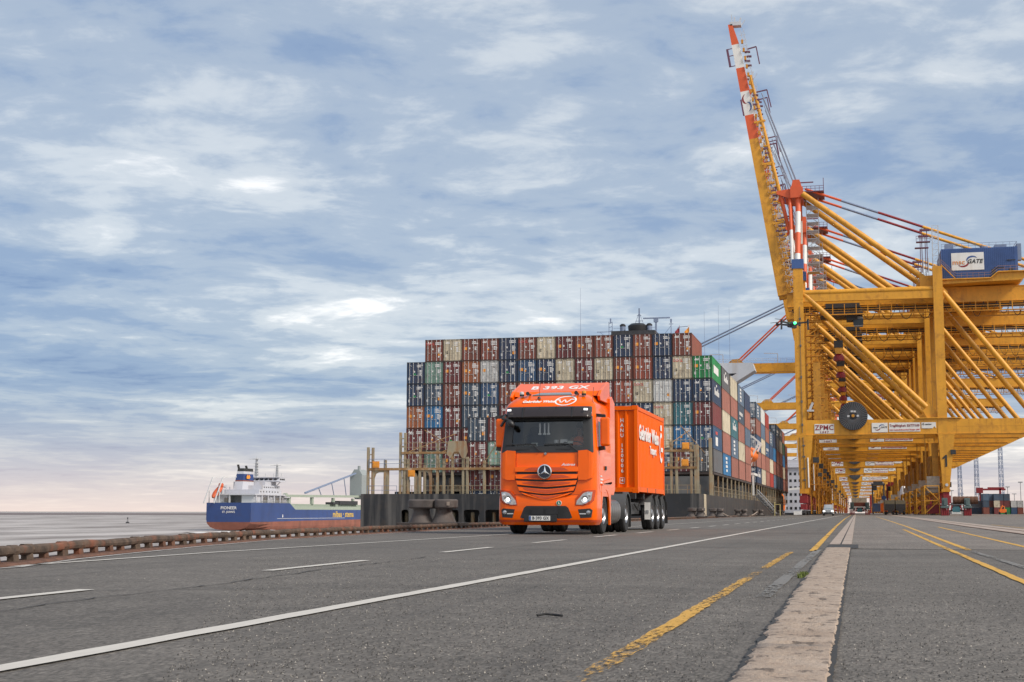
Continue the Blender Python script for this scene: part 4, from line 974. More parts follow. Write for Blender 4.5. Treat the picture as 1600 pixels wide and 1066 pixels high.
# ---------------------------------------------------------------- ship-to-shore gantry cranes
LX, RX, FD = -11.25, 18.6, 17.4           # leg centres across the quay, distance between the two frames
_pm = {}
def part(name, mb, mats, root, key=None, loc=(0, 0, 0), **k):
    return mb.build(name, mats, root, loc, **k)
def make_crane(up, label):
    Y, Y2, CR, CWH, PU = M['yel'], M['yel2'], M['cred'], M['cwhite'], M['purp']
    t = thing('gantry_crane', label, 'gantry crane', (0, 0, 0), 0, 'yellow container gantry cranes along the quay')
    def B(name, f, mats=Y, **k):
        mb = MB(); f(mb); return mb.build(name, mats, t, **k)
    for y in (0, FD):
        B('leg', lambda m: (m.box(LX-1.05, y-.9, 17.5, LX+1.05, y+.9, 54.6), m.box(LX-1.08, y-.93, 33.0, LX+1.08, y+.93, 33.12), m.box(LX-1.08, y-.93, 47.6, LX+1.08, y+.93, 47.72), m.box(LX-1.07, y-.92, 26, LX+1.07, y+.92, 26.08), m.box(LX-1.07, y-.92, 40.4, LX+1.07, y+.92, 40.48)))
        B('leg', lambda m: (m.box(RX-1.0, y-.9, 17.5, RX+1.0, y+.9, 54.0), m.box(RX-1.03, y-.93, 34.0, RX+1.03, y+.93, 34.12), m.prism([(RX+1, 49.5), (RX+1, 46.5), (RX+2.1, 48.3)], 'y', y-.4, y+.4)))
        B('lower_leg', lambda m: (m.prism([(-12.25, 17.5), (-8.8, 17.5), (-10.1, 4.9), (-11.75, 4.9)], 'y', y-1.0, y+1.0), m.box(-12.28, y-1.03, 17.3, -8.7, y+1.03, 17.5), m.box(-11.9, y-1.08, 4.7, -9.95, y+1.08, 5.6)))
        B('lower_leg', lambda m: (m.prism([(17.6, 17.4), (21.0, 17.4), (19.55, 5.3), (18.2, 5.3)], 'y', y-1.0, y+1.0), m.box(17.5, y-1.03, 17.2, 21.1, y+1.03, 17.4), m.box(17.9, y-1.08, 5.0, 19.7, y+1.08, 5.6)))
        B('portal_beam', lambda m: (m.prism([(-11.3, 17.55), (-11.3, 20.75), (40.2, 20.6), (40.2, 19.0), (36.5, 17.2), (20, 17.4)], 'y', y-.8, y+.8), m.box(-11, y-.95, 17.42, 36, y+.95, 17.56), m.box(13.2, y-1.15, 20.76, 22.5, y+1.15, 20.95)))
        B('weld_seam', lambda m: [m.box(x, y-.815, 17.6, x+.07, y+.815, 20.5) for x in (-6.5, -1, 10.8, 21.4, 24, 26.2, 27.6, 33.5)]+[m.box(21, y-.815, 19.0, 36.4, y+.815, 19.06)], M['yel2'])
        B('top_beam', lambda m: (m.box(LX+1, y-.45, 47.1, RX-1, y+.45, 48.75), m.tube((LX+1, y, 49.15), (RX-1, y, 49.15), .62, 14)), smooth=True)
        B('diagonal_brace', lambda m: (m.tube((-10.2, y, 49.0), (15.4, y, 23.3), .62, 14), m.prism([(14.2, 23.2), (15.6, 24.6), (18, 21.5), (18, 20.7), (15.6, 20.7)], 'y', y-.25, y+.25)), smooth=True)
        B('backreach_brace', lambda m: (m.tube((19.6, y, 48.4), (39.9, y, 21.3), .58, 14), m.box(38.5, y-.3, 20.6, 40.2, y+.3, 22)), smooth=True)
        B('bogie', lambda m: (m.box(-11.8, y-4.2, 2.6, -10.2, y+4.2, 4.2), m.box(-11.6, y-5.6, 1.2, -10.4, y-.8, 2.4), m.box(-11.6, y+.8, 1.2, -10.4, y+5.6, 2.4), m.box(-11.55, y-.8, 3.6, -10.35, y+.8, 4.8)), M['red'])
        B('bogie', lambda m: (m.box(18.1, y-4.2, 2.6, 19.6, y+4.2, 4.2), m.box(18.2, y-5.6, 1.2, 19.4, y-.8, 2.4), m.box(18.2, y+.8, 1.2, 19.4, y+5.6, 2.4), m.box(18.2, y-.8, 3.6, 19.5, y+.8, 5.1)), M['red'])
        B('travel_wheel', lambda m: [m.tube((x-.35, y+q, .55), (x+.35, y+q, .55), .5, 12) for x in (-11, 18.8) for q in (-5, -3.6, -2.6, -1.4, 1.4, 2.6, 3.6, 5)], M['dark'], smooth=True)
    for x in (LX, RX):
        B('sill_beam', lambda m: m.box(x-.7, 1.0, 5.2, x+.7, FD-1, 7.0))
        B('tie_beam', lambda m: (m.box(x-.65, .9, 18.2, x+.65, FD-.9, 20.3)))
        B('tie_beam', lambda m: (m.box(x-.6, .9, 50.4, x+.6, FD-.9, 52.4)))
        B('cross_brace', lambda m: (m.tube((x, .9, 21), (x, FD-.9, 46), .38, 10)), smooth=True)
    # mast above the waterside legs
    for s, y0, y1 in ((0, .2, 5.0), (1, FD-.2, FD-5.0)):
        def colm(m):
            a, b = Vector((-11.25, y0, 56.6)), Vector((-10.95, y1, 72.2)); zs = (56.6, 58.1, 63.2, 68.3, 72.2)
            for i in range(4):
                p = a.lerp(b, (zs[i]-56.6)/15.6); q = a.lerp(b, (zs[i+1]-56.6)/15.6); m.m((1, 0, 1, 0)[i]).tube(p, q, .62, 14)
        B('mast_column', colm, [CR, CWH], smooth=True)
        B('mast_foot', lambda m: m.box(-12.55, y0-1.25, 54.6, -9.95, y0+1.25, 56.7), M['cblue'])
        B('mast_brace', lambda m: (m.m(0).tube((-12.9, y1, 72), (-12.6, y1*.5+y0*.5, 64), .38, 10), m.m(1).tube((-12.6, y1*.5+y0*.5, 64), (-12.4, y0, 56), .38, 10)), [CR, CWH], smooth=True)
    B('apex_head', lambda m: (m.box(-12.7, 3.9, 71.8, -9.9, FD-3.9, 74.3), m.prism([(-12.5, 74.3), (-10.1, 74.3), (-10.6, 76.0), (-12.1, 76.0)], 'y', 4.2, FD-4.2), m.prism([(-12.7, 74), (-15.8, 73.6), (-15.8, 72.9), (-13.5, 72), (-12.7, 71.8)], 'y', 4.4, 5.4), m.prism([(-12.7, 74), (-15.8, 73.6), (-15.8, 72.9), (-13.5, 72), (-12.7, 71.8)], 'y', FD-5.4, FD-4.4)), CR)
    def apxrail(m):
        m.box(-9.9, 4, 73.0, -5.2, FD-4, 73.2)
        for y in (4, FD-4):
            for q in (.55, 1.1): m.bar((-10, y, 73.2+q), (-5.2, y, 73.2+q), .09)
            for i in range(6): m.bar((-10+i*.95, y, 73.2), (-10+i*.95, y, 74.3), .09)
        m.bar((-12.2, 8, 76.1), (-7.6, 8, 76.1), .25); m.bar((-5.3, 5, 73.2), (-5.3, 5, 76.3), .14)
    B('apex_platform', apxrail, PU)
    def ladder(m):
        for i in range(9):
            z = 55+i*1.9; m.box(-9.3, 6.5, z, -6.6, 10.5, z+.1)
            for x in (-9.3, -6.6): m.bar((x, 6.5, z), (x, 6.5, z+1.9), .1); m.bar((x, 6.5, z+1.0), (x, 10.5, z+1.0), .07)
            m.bar((-9.3, 6.5, z+1.0), (-6.6, 6.5, z+1.0), .07); m.bar((-9.2 if i % 2 else -6.7, 7, z), (-6.7 if i % 2 else -9.2, 7, z+1.9), .35, .08)
    B('mast_stair', ladder, M['lav'])
    # back stays and tie rods
    for y in (3.9, FD-3.9):
        B('back_stay', lambda m: (m.tube((-10.0, y, 72.6), (17.9, y, 50.6), .66, 14), m.tube((16.0, y, 52.0), (16.7, y, 51.4), .78, 14)), smooth=True)
    for y, dz in ((5.0, 0), (FD-5.0, 0)):
        def rod(m):
            a, b = Vector((-9.4, y, 73.9)), Vector((52, y, 50.0))
            for k, t0, t1 in ((0, 0, .13), (1, .13, .26), (2, .26, .415), (3, .415, 1)): m.m(k).tube(a.lerp(b, t0), a.lerp(b, t1), .34 if k == 3 else .28, 8)
        B('tie_rod', rod, [CR, M['rodblue'], M['red'], Y], smooth=True)
    def spost(m):
        for y in (5.0, FD-5): m.bar((15.8, y, 53.6), (15.8, y, 63.6), .16); m.bar((16.9, y, 53.6), (16.9, y, 63.2), .16)
        [(m.box(14.6, y-.5, 60.4, 17.6, y+.7, 60.6), m.box(15.4, y-.3, 63.0, 17.6, y+.5, 63.4)) for y in (5.0, FD-5)]
        for q in (.6, 1.2): m.bar((14.6, 4.5, 60.6+q), (17.6, 4.5, 60.6+q), .08)
        for x in (14.6, 16, 17.6): m.bar((x, 4.5, 60.6), (x, 4.5, 61.8), .08)
    B('stay_support', spost, PU)
    B('stay_saddle', lambda m: (m.box(15.0, 3.0, 49.9, 18.4, FD-3, 52.6), m.box(14.4, 4.8, 50.2, 16, FD-4.8, 51.4)))
    # main girders and walkways
    for y in (5.2, FD-6.4):
        B('main_girder', lambda m: (m.box(-14.0, y, 46.9, 64, y+1.2, 50.0), m.box(-14, y-.12, 46.75, 64, y+1.32, 46.9), m.box(-14, y-.12, 50.0, 64, y+1.32, 50.12)))
    def walk(m):
        for y in (4.2, FD-4.2):
            m.box(-9.5, y-.5, 44.55, 63, y+.5, 44.72); x = -9
            while x < 63: m.bar((x, y, 44.7), (x, y, 47.0), .16); x += 2.55
            m.bar((-9.5, y-.5, 45.75), (63, y-.5, 45.75), .07); m.bar((-9.5, y-.5, 45.25), (63, y-.5, 45.25), .05)
        x = -9
        while x < 62: m.box(x, 6.4, 47.6, x+.7, FD-6.4, 48.6); x += 9.6
    B('girder_walkway', walk)
    B('trolley_rail', lambda m: [m.box(-13, y, 46.2, 63, y+.5, 46.5) for y in (6.5, FD-7)], M['dark'])
    def fest(m):
        for i in range(15):
            a = (20+i*2.8, 4.9, 46.7); b = (22.8+i*2.8, 4.9, 46.7); m.path([Vector(a).lerp(Vector(b), k/6)-Vector((0, 0, 3.0*4*(k/6)*(1-k/6)*(.75+.5*((i*7) % 3)/3))) for k in range(7)], .07, 4)
        for i in range(4):
            a = (2+i*4, 4.9, 46.7); b = (6+i*4, 4.9, 46.7); m.path([Vector(a).lerp(Vector(b), k/6)-Vector((0, 0, 3.4*4*(k/6)*(1-k/6))) for k in range(7)], .07, 4)
    B('festoon_cable', fest, M['dark'])
    B('trolley', lambda m: (m.box(-6.8, 5.5, 44.6, 2.6, FD-5.5, 46.4), m.box(-1, 6, 43.6, 1.4, FD-7, 44.6), m.box(-5.5, 5.0, 46.3, 2, 5.2, 47.3)), M['dark'])
    B('operator_cab', lambda m: (m.box(.6, 6.4, 42.2, 2.6, 8.6, 44.4)), [M['grey']])
    B('cab_window', lambda m: (m.box(.5, 6.35, 42.4, 2.7, 6.4, 43.9)), [M['glass_d']])
    # machinery house
    B('machinery_house', lambda m: (m.box(19.6, 1.0, 51.2, 35.5, FD-1.0, 58.0), *[m.box(19.6+.4*i, .93, 51.3, 19.75+.4*i, 1.0, 57.9) for i in range(39)]), M['cblue'])
    def hplat(m):
        m.prism([(19.4, 50.1), (19.4, 51.2), (29.6, 51.2), (31, 52.4), (37.5, 52.6), (37.5, 52.2), (36, 50.6), (28, 50.4)], 'y', .2, FD-.2)
        m.box(19.4, -.5, 51.0, 29.6, .2, 51.2); m.bar((29.6, -.15, 51.1), (31.2, -.15, 52.4), .7, .15); m.box(31.2, -.5, 52.3, 37.6, .2, 52.5); m.bar((22.4, -.15, 51.1), (19.4, -.15, 54.4), .7, .15)
    B('house_platform', hplat)
    def hrail(m):
        def seg(a, b):
            a, b = Vector(a), Vector(b)
            for q in (.55, 1.1): m.bar(a+Vector((0, 0, q)), b+Vector((0, 0, q)), .08)
            n = max(1, int((b-a).length/1.1))
            for i in range(n+1): p = a.lerp(b, i/n); m.bar(p, p+Vector((0, 0, 1.1)), .07)
        seg((22.4, -.45, 51.2), (29.6, -.45, 51.2)); seg((29.6, -.45, 51.2), (31.2, -.45, 52.5)); seg((31.2, -.45, 52.5), (37.6, -.45, 52.5)); seg((22.4, -.45, 51.2), (19.4, -.45, 54.4))
    B('house_railing', hrail, mat('dull_violet_rail', (.28, .16, .14), .5) if 'rail' not in _pm else _pm['rail'])
    def roof(m):
        for q in (.55, 1.1):
            m.bar((19.7, 1.1, 58+q), (35.4, 1.1, 58+q), .07); m.bar((35.4, 1.1, 58+q), (35.4, FD-1.1, 58+q), .07)
        for i in range(12): m.bar((19.7+i*1.43, 1.1, 58), (19.7+i*1.43, 1.1, 59.1), .07)
        m.box(20.6, 3, 58, 22.4, 5, 59.5); m.box(31, 3, 58, 33.5, 6, 58.9); m.lathe([(.9, 58), (.9, 58.9), (0, 59)], (29, 5, 0), n=12)
        m.box(35.5, 2, 55.2, 36.4, 4, 58.8)
    B('roof_fitting', roof, M['rodblue'])
    def htower(m):
        for x in (17.9, 19.2):
            for y in (1.5, 3.2): m.bar((x, y, 50), (x, y, 63.5), .1)
        for i in range(10): m.bar((17.9, 1.5, 50+i*1.35), (19.2, 1.5, 51.3+i*1.35), .08); m.bar((17.9, 1.5, 51.3+i*1.35), (19.2, 1.5, 51.3+i*1.35), .08)
    B('ladder_tower', htower, M['lav'])
    B('house_door', lambda m: [m.box(x, .9, 51.3, x+.9, .99, 53.2) for x in (30.0, 33.6)]+[m.box(30.6+.0, .8, 53.4, 32.6, .99, 53.55), m.box(33.2, .8, 55.0, 35.0, .99, 55.15)], M['dark'])
    # house sign
    B('house_sign', lambda m: m.box(21.7, .84, 53.15, 28.5, .92, 57.0), M['cwhite'])
    text('msc', 1.45, (23.2, .80, 54.9), FRONT, M['po'] if False else mat('sign_orange', (.62, .25, .08), .5), t, 'sign_lettering', .03, .02, sx=1.1)
    text('GATE', 1.25, (26.55, .80, 55.0), FRONT, M['pbk'], t, 'sign_lettering', .03, .02, shear=.25, sx=1.0)
    swoosh(25.1, 55.05, 1.5, .80, [M['cblue'], M['red']], t, 'sign_emblem')
    # portal beam signs and cable reel
    B('maker_sign', lambda m: m.box(-8.4, -.90, 17.75, -4.2, -.84, 19.85), M['cwhite'])
    text('ZPMC', 1.5, (-6.3, -.93, 19.0), FRONT, M['red'], t, 'sign_lettering', .02, .02, sx=.98); text('1 0 0 7', .62, (-6.3, -.93, 18.05), FRONT, M['red'], t, 'sign_lettering', .02, .02)
    B('port_sign', lambda m: m.box(3.8, -.90, 17.9, 7.15, -.84, 19.95), M['cwhite'])
    swoosh(5.47, 18.95, .80, -.93, [M['cblue'], M['red']], t, 'sign_emblem'); text('msc', .55, (4.6, -.92, 18.95), FRONT, M['pbk'], t, 'sign_lettering', .01, .02); text('GATE', .5, (6.35, -.92, 18.98), FRONT, M['pbk'], t, 'sign_lettering', .01, .02, shear=.2)
    B('load_sign', lambda m: m.box(7.4, -.90, 18.0, 13.95, -.84, 19.95), M['cwhite'])
    text('Tragf\u00e4higkeit 55/77/100', .72, (10.67, -.93, 19.3), FRONT, M['red'], t, 'sign_lettering', .012, .02, sx=.86); text('unter Lastaufnahmemittel Baujahr 2007', .42, (10.67, -.93, 18.4), FRONT, M['pr'], t, 'sign_lettering', .008, .02, sx=.9)
    B('small_sign', lambda m: m.prism([(14.2, 18.65), (16.5, 18.65), (16.85, 19.1), (17.2, 18.65), (17.2, 19.95), (14.2, 19.95)], 'y', -.90, -.84), M['cwhite']); text('\u25c1 nautec', .5, (15.3, -.93, 19.55), FRONT, M['pbk'], t, 'sign_lettering', .01, .02)
    B('cable_reel', lambda m: (m.lathe([(0, -1.75), (.5, -1.75), (.6, -1.6), (3.05, -1.62), (3.1, -1.55), (3.1, -1.1), (3.0, -1.0), (0, -1.0)], (-.1, 0, 21.5), 'y', 40)), mat('reel_dark_grey', (.035, .037, .043), .6, var=.2) if 'reel' not in _pm else _pm['reel'], smooth=True)
    B('reel_spoke', lambda m: [m.bar((-.1+.9*math.cos(a), -1.68, 21.5+.9*math.sin(a)), (-.1+3.08*math.cos(a), -1.68, 21.5+3.08*math.sin(a)), .12, .06, up=(0, 1, 0)) for a in [2*math.pi*i/40 for i in range(40)]], M['c_grey'])
    B('reel_hub', lambda m: (m.tube((-.1, -2.0, 21.5), (-.1, -1.0, 21.5), .34, 12), m.box(-.5, -1.0, 18, .3, -.6, 21.9)), M['yel2'])
    B('reel_hub', lambda m: [m.box(-.1+1.0*math.cos(a)-.25, -1.8, 21.5+1.0*math.sin(a)-.2, -.1+1.0*math.cos(a)+.25, -1.7, 21.5+1.0*math.sin(a)+.2) for a in (.0, 1.2, 1.8, 3.2)], M['lgrey'])
    # fittings on the portal
    def fit(m):
        m.box(-8.4, -.6, 20.8, -6.9, .6, 33.5)
        for i in range(16): m.box(-9.8+.25*(i % 3), .6, 21+i*1.55, -7.0+.3*((i*5) % 4), 2.4, 21.18+i*1.55); m.bar((-9.6, .8, 21+i*1.55), (-7.4, .8, 22.5+i*1.55), .22)
        for x in (-9.9, -8.8, -7.2): m.bar((x, 1.2, 17.5), (x, 1.2, 46), .14)
    B('cable_trunk', fit, M['yel2'])
    def stair(m):
        for i in range(14):
            z = 1.0+i*1.15; a, b = (4.0, 9.0) if i % 2 else (9.0, 4.0)
            for x in (-9.4, -8.2): m.bar((x, a, z), (x, b, z+1.15), .16); m.bar((x, a, z+1), (x, b, z+2.15), .09)
            for k in range(5): m.box(-9.4, a+(b-a)*(k+.4)/5-.12, z+1.15*(k+.4)/5, -8.2, a+(b-a)*(k+.4)/5+.12, z+1.15*(k+.4)/5+.05)
        for x in (-9.6, -8.0):
            for y in (3.2, 9.8): m.bar((x, y, .3), (x, y, 17.5), .2)
            for i in range(6): m.bar((x, 3.2, .5+2.8*i), (x, 9.8, 3.2+2.8*i), .1)
        m.box(-9.8, 2.0, 6.6, -6.2, 4.2, 6.75); m.bar((-6.2, 2, 7.7), (-9.8, 2, 7.7), .1); m.bar((-6.2, 2, 6.7), (-6.2, 2, 7.8), .1); m.bar((-8, 2, 6.7), (-8, 2, 9.4), .1); m.bar((-7.0, 2, 6.7), (-7.0, 2, 9.4), .1)
    B('stair_tower', stair, M['yel2'])
    B('floodlight', lambda m: (m.box(-8.9, -1.3, 11.4, -7.6, -.3, 12.6), m.box(-7.9, -1.2, 8.4, -7.0, -.3, 9.2), m.box(20.0, -1.3, 13.0, 21.1, -.5, 14.0)), M['dark'])
    B('leg_lamp', lambda m: (m.box(-9.9, -1.5, 22.6, -8.4, -.9, 23.0), m.bar((-9.3, -1.2, 23), (-8.6, -1.2, 24.6), .5), m.tube((19.0, -1.2, 6.5), (19.0, -1.0, 6.5), .32, 12)), M['lgrey'])
    B('conduit', lambda m: (m.bar((-11.0, -1.0, 18), (-11.0, -1.0, 46), .09), m.bar((-10.55, -1.08, 5.8), (-10.9, -1.08, 17), .09), m.bar((-11.5, -1.08, 5.8), (-11.6, -1.08, 17), .07), *[m.box(-11.2, -1.12, z, -10.8, -.92, z+.5) for z in (19.5, 24.6, 30, 37, 43)], *[m.box(-11.1, -1.16, z, -10.5, -1.0, z+.3) for z in (7.5, 10, 12.6, 15)]), M['deckg'] if 'deckg' in M else M['dark'], kind='stuff')
    B('leg_pipe', lambda m: (m.tube((-9.9, -1.1, 6.0), (-10.0, -1.1, 12.5), .16, 8)), M['white'])
    def ehouse(m):
        m.box(15.9, 3.0, 7.4, 18.3, 14.6, 12.8); m.box(16.3, 1.4, 8.2, 17.6, 3.0, 15.6)
        for i in range(12): m.box(15.8, 3.2+i*.95, 7.5, 15.9, 3.7+i*.95, 12.6)
        for x in (15.0, 17.8):
            for z in (9, 11, 13.5, 15.2): m.bar((x, 1.2, z), (x, 3.4, z+.7), .16)
        for x in (14.9, 17.9): m.bar((x, 1.2, 7), (x, 1.2, 17.4), .2)
    B('electrical_house', ehouse, M['yel2'])
    def boards(m):
        for i in range(14): m.box(15.2+.15*(i % 2), 1.3+i*1.05, 4.9+.14*(i % 3), 17.4, 2.15+i*1.05, 6.0+.14*(i % 3))
        m.box(15.0, .9, 5.9, 17.7, 1.2, 8.4)
    B('ballast_block', boards, mat('pale_block', (.42, .37, .31), .8, var=.25) if 'bal' not in _pm else _pm['bal'])
    def lat(m):
        for y in (-.6, 5, 11, 16):
            for x in (14.4, 17.4): m.bar((x, y, .2), (x, y, 6.4), .18)
            m.bar((14.4, y, .4), (17.4, y, 3.2), .16); m.bar((17.4, y, 3.2), (14.4, y, 6.2), .16); m.bar((14.4, y, 3.2), (17.4, y, 3.2), .14); m.bar((14.4, y, 6.3), (17.4, y, 6.3), .18)
        for z in (3.2, 6.3): m.bar((14.4, -.6, z), (14.4, 16, z), .14); m.bar((17.4, -.6, z), (17.4, 16, z), .14)
    B('access_frame', lat)
    B('wheel_guard', lambda m: (m.box(15, .5, .4, 17.8, 2, 2.2), m.box(15.2, 6, .4, 17.4, 8, 2.4)), M['red'])
    # hook block hanging from the trolley
    def hook(m):
        m.m(0).box(-3.9, 7.6, 37.6, -1.9, 9.8, 39.2); m.m(1).prism([(-3.8, 37.6), (-2.0, 37.6), (-2.3, 36.2), (-3.5, 36.2)], 'y', 7.7, 9.7)
        m.m(2).lathe([(0, 34.6), (1.2, 34.7), (1.15, 35.6), (.7, 36.2), (0, 36.2)], (-2.9, 8.7, 0), n=16)
        m.m(0)
        for x in (-3.6, -2.2): m.bar((x, 8.7, 39.2), (x, 8.7, 45), .07)
    B('hook_block', hook, [M['dark'], M['yel'], M['red']])
    # boom
    if up:
        Bh, T = Vector((-15.0, 0, 49.6)), Vector((-24.9, 0, 112.0)); d = (T-Bh).normalized(); nrm = Vector((d.z, 0, -d.x))
        def pz(z): return Bh+(T-Bh)*((z-Bh.z)/(T.z-Bh.z))
        for y in (5.0, FD-6.2):
            def bo(m):
                for k, z0, z1, w0, w1 in ((2, 49.6, 86.4, 2.15, 2.1), (0, 86.4, 92.1, 2.1, 2.05), (1, 92.1, 97.8, 2.05, 2.0), (0, 97.8, 103.5, 2.0, 1.95), (1, 103.5, 109.2, 1.95, 1.75), (0, 109.2, 114.2, 1.75, 1.0)):
                    a, b = pz(z0), pz(z1); m.m(k); w = w0; v = []
                    for p, ww in ((a, w0), (b, w1)):
                        for yy in (y, y+1.2): v += [p-nrm*1.0+Vector((0, yy, 0)), p+nrm*(ww-1.0)+Vector((0, yy, 0))]
                    m.add(v, [(0, 1, 3, 2), (4, 6, 7, 5), (0, 4, 5, 1), (1, 5, 7, 3), (3, 7, 6, 2), (2, 6, 4, 0)])
            B('boom', bo, [CR, CWH, Y])
        def bx(m):
            for i in range(14): p = pz(52+i*4.2); m.bar(p+Vector((0, 6.2, 0)), p+Vector((0, FD-6.2, 0)), .5)
            for i in range(30):
                p = pz(51+i*2.0)+nrm*1.35; m.box(p.x-.12, 4.6, p.z, p.x+.35, 5.2, p.z+.9)
        B('boom_cross_tie', bx, Y2)
        def bw(m):
            for off in (1.6, 2.7):
                a, b = pz(52)+nrm*off, pz(112.5)+nrm*(off if off < 2 else off-.4); m.bar(a+Vector((0, 4.9, 0)), b+Vector((0, 4.9, 0)), .1); m.bar(a+Vector((0, 6.8, 0)), b+Vector((0, 6.8, 0)), .1)
            i = 0
            while i < 46: p = pz(52.5+i*1.3); m.bar(p+nrm*1.1+Vector((0, 4.9, 0)), p+nrm*2.6+Vector((0, 4.9, 0)), .09); m.bar(p+nrm*1.6+Vector((0, 4.9, 0)), pz(53.8+i*1.3)+nrm*2.5+Vector((0, 4.9, 0)), .06); i += 1
            p = pz(114); m.bar(p+Vector((0, 5.4, 0)), p+Vector((-.2, 5.4, 2.6)), .18); m.bar(p+nrm*.6+Vector((0, 5.4, 0)), p+nrm*.5+Vector((0, 5.4, 1.8)), .3); m.bar(p+nrm*2.2+Vector((0, 5.4, -.5)), p+nrm*3+Vector((0, 5.4, .6)), .14); m.bar(p+nrm*1.5+Vector((0, 5.4, 0)), p+nrm*1.5+Vector((.5, 5.4, 1.4)), .3); m.box(p.x-.6, 5, p.z-.2, p.x+2.0, 7, p.z+.7)
        B('boom_walkway', bw, M['lav'])
        def dav(m):
            for z, l in ((107.5, 2.2), (97.0, 2.8), (84.2, 2.6), (74.2, 2.2), (67, 2.4)):
                p = pz(z)+nrm*2.2+Vector((0, 5.2, 0)); q = p+Vector((l, 0, .5)); m.bar(p, q, .26); m.bar(q, q+Vector((l*.32, 0, -4.2)), .26)
                for k in range(4): m.box(p.x-.5+.5*(k % 2), 4.8, p.z-.8-k*1.1, p.x+.8+.3*(k % 2), 5.6, p.z-.5-k*1.1)
            p = pz(108.4)-nrm*1.0+Vector((0, 5, 0)); q = pz(104.2)-nrm*1.0+Vector((0, 5, 0))
            for r in (p, q, p.lerp(q, .4)): m.bar(r, r-nrm*1.4, .16)
            m.bar(p-nrm*1.2, q-nrm*1.2, .5); 
        B('boom_davit', dav, PU)
        def fold(m):
            a, b = Vector((-21.3, 5.2, 101.5)), Vector((-12.9, 5.2, 63.5))
            for k, t0, t1 in ((2, 0, .76), (0, .76, 1.0)): m.m(k).tube(a.lerp(b, t0), a.lerp(b, t1), .42, 10)
            m.m(1).tube(b, Vector((-12.2, 5.2, 59.3)), .5, 10); m.m(2)
            for z in (66, 73, 80, 90): p = pz(z); m.bar(p+nrm*.8+Vector((0, 5, 0)), p+nrm*3.4+Vector((0, 5, 0)), .45)
            for i in range(18):
                p = pz(51+i*2.2)+nrm*1.9; m.box(p.x, 4.7, p.z, p.x+.5+.5*(i % 2), 5.6, p.z+.35)
        B('folded_forestay', fold, [CR, CWH, Y], smooth=True)
        def cab(m):
            for y in (6.5, 10.5):
                m.tube((-18.8, y, 97.5), (-11.2, y, 76), .13, 6); m.tube((-18.3, y, 94.5), (-11.8, y, 75.5), .10, 6); m.tube((-17.6, y, 86), (-12.4, y, 74.5), .10, 6)
        B('hoist_rope', cab, M['rodblue'])
        swoosh(0, 0, 1.5, 0, [M['cblue'], M['red']], t, 'boom_emblem', R(-98)).location = (pz(95).x+.05, 4.97, 95)
    else:
        for y in (5.2, FD-6.4):
            B('boom', lambda m: (m.m(2).box(-56, y, 46.9, -14.2, y+1.2, 49.8), m.m(1).box(-62, y, 46.9, -56, y+1.2, 49.8), m.m(0).box(-68, y, 47.2, -62, y+1.2, 49.7), m.m(1).box(-74, y, 47.5, -68, y+1.2, 49.6), m.m(0).box(-78, y, 47.8, -74, y+1.2, 49.5)), [CR, CWH, Y])
        def bw(m):
            for q in (.5, 1.1): m.bar((-77, 5, 50.2+q), (-14, 5, 50.2+q), .08)
            for i in range(32): m.bar((-77+2*i, 5, 50), (-77+2*i, 5, 51.3), .08)
            for x in (-42, -24): m.bar((x, 6, 50), (x, 6, 53), .25); m.bar((x, 6, 53), (x-4.5, 6, 53.2), .22)
        B('boom_walkway', bw, M['lav'])
        for y in (5.6, FD-5.6):
            B('forestay', lambda m: (m.m(0).tube((-12, y, 74), (-37.5, y, 50.4), .26, 8), m.m(1).tube((-12, y, 74), (-64, y, 50.0), .26, 8)), [M['cred'], M['rodblue']], smooth=True)
            B('forestay_foot', lambda m: (m.prism([(-40.5, 49.8), (-35, 49.8), (-36.5, 51.5), (-39, 51.2)], 'y', y-.5, y+.5)))
    return t
CR_UP = make_crane(True, 'nearest yellow gantry crane, number 1 on its leg, red and white boom raised')
CR_UP.location = (0, 320, 0)
k = make_crane(False, 'fifth yellow gantry crane, first one with its boom lowered over the ship'); k.location = (0, 471, 0); CR_DN = k
for y, l in ((362, 'second yellow gantry crane from the front, boom raised'), (406, 'third yellow gantry crane from the front, boom raised'), (438, 'fourth yellow gantry crane from the front, last raised boom of the leading four'), (545, 'sixth yellow gantry crane, raised boom hidden behind the nearer ones')):
    dup(CR_UP, (0, y, 0), None, l)
n7 = None
for y, l in ((645, 'seventh yellow gantry crane, number 7 on its leg'), (800, 'eighth yellow gantry crane, boom lowered, beyond the one numbered 7'), (930, 'ninth yellow gantry crane, far under the portal beams'), (1040, 'tenth yellow gantry crane, beyond the small white tank'), (1200, 'eleventh yellow gantry crane, small in the distance under the others'), (1420, 'twelfth yellow gantry crane, tiny beyond the dark red portal'), (1700, 'farthest yellow gantry crane at the end of the quay')):
    c = dup(CR_DN, (0, y, 0), None, l)
    if y == 645: n7 = c
mb = MB(); mb.prism([(19.25, 10.4), (19.25, 12.9), (18.95, 12.9), (18.35, 12.35), (18.35, 11.95), (18.85, 12.3), (18.85, 10.4)], 'y', -1.10, -1.02); mb.build('leg_number', M['pbk'], CR_UP)
text('7', 3.6, (18.95, -1.04, 10.6), FRONT, M['pbk'], n7, 'leg_number', .02, .03)
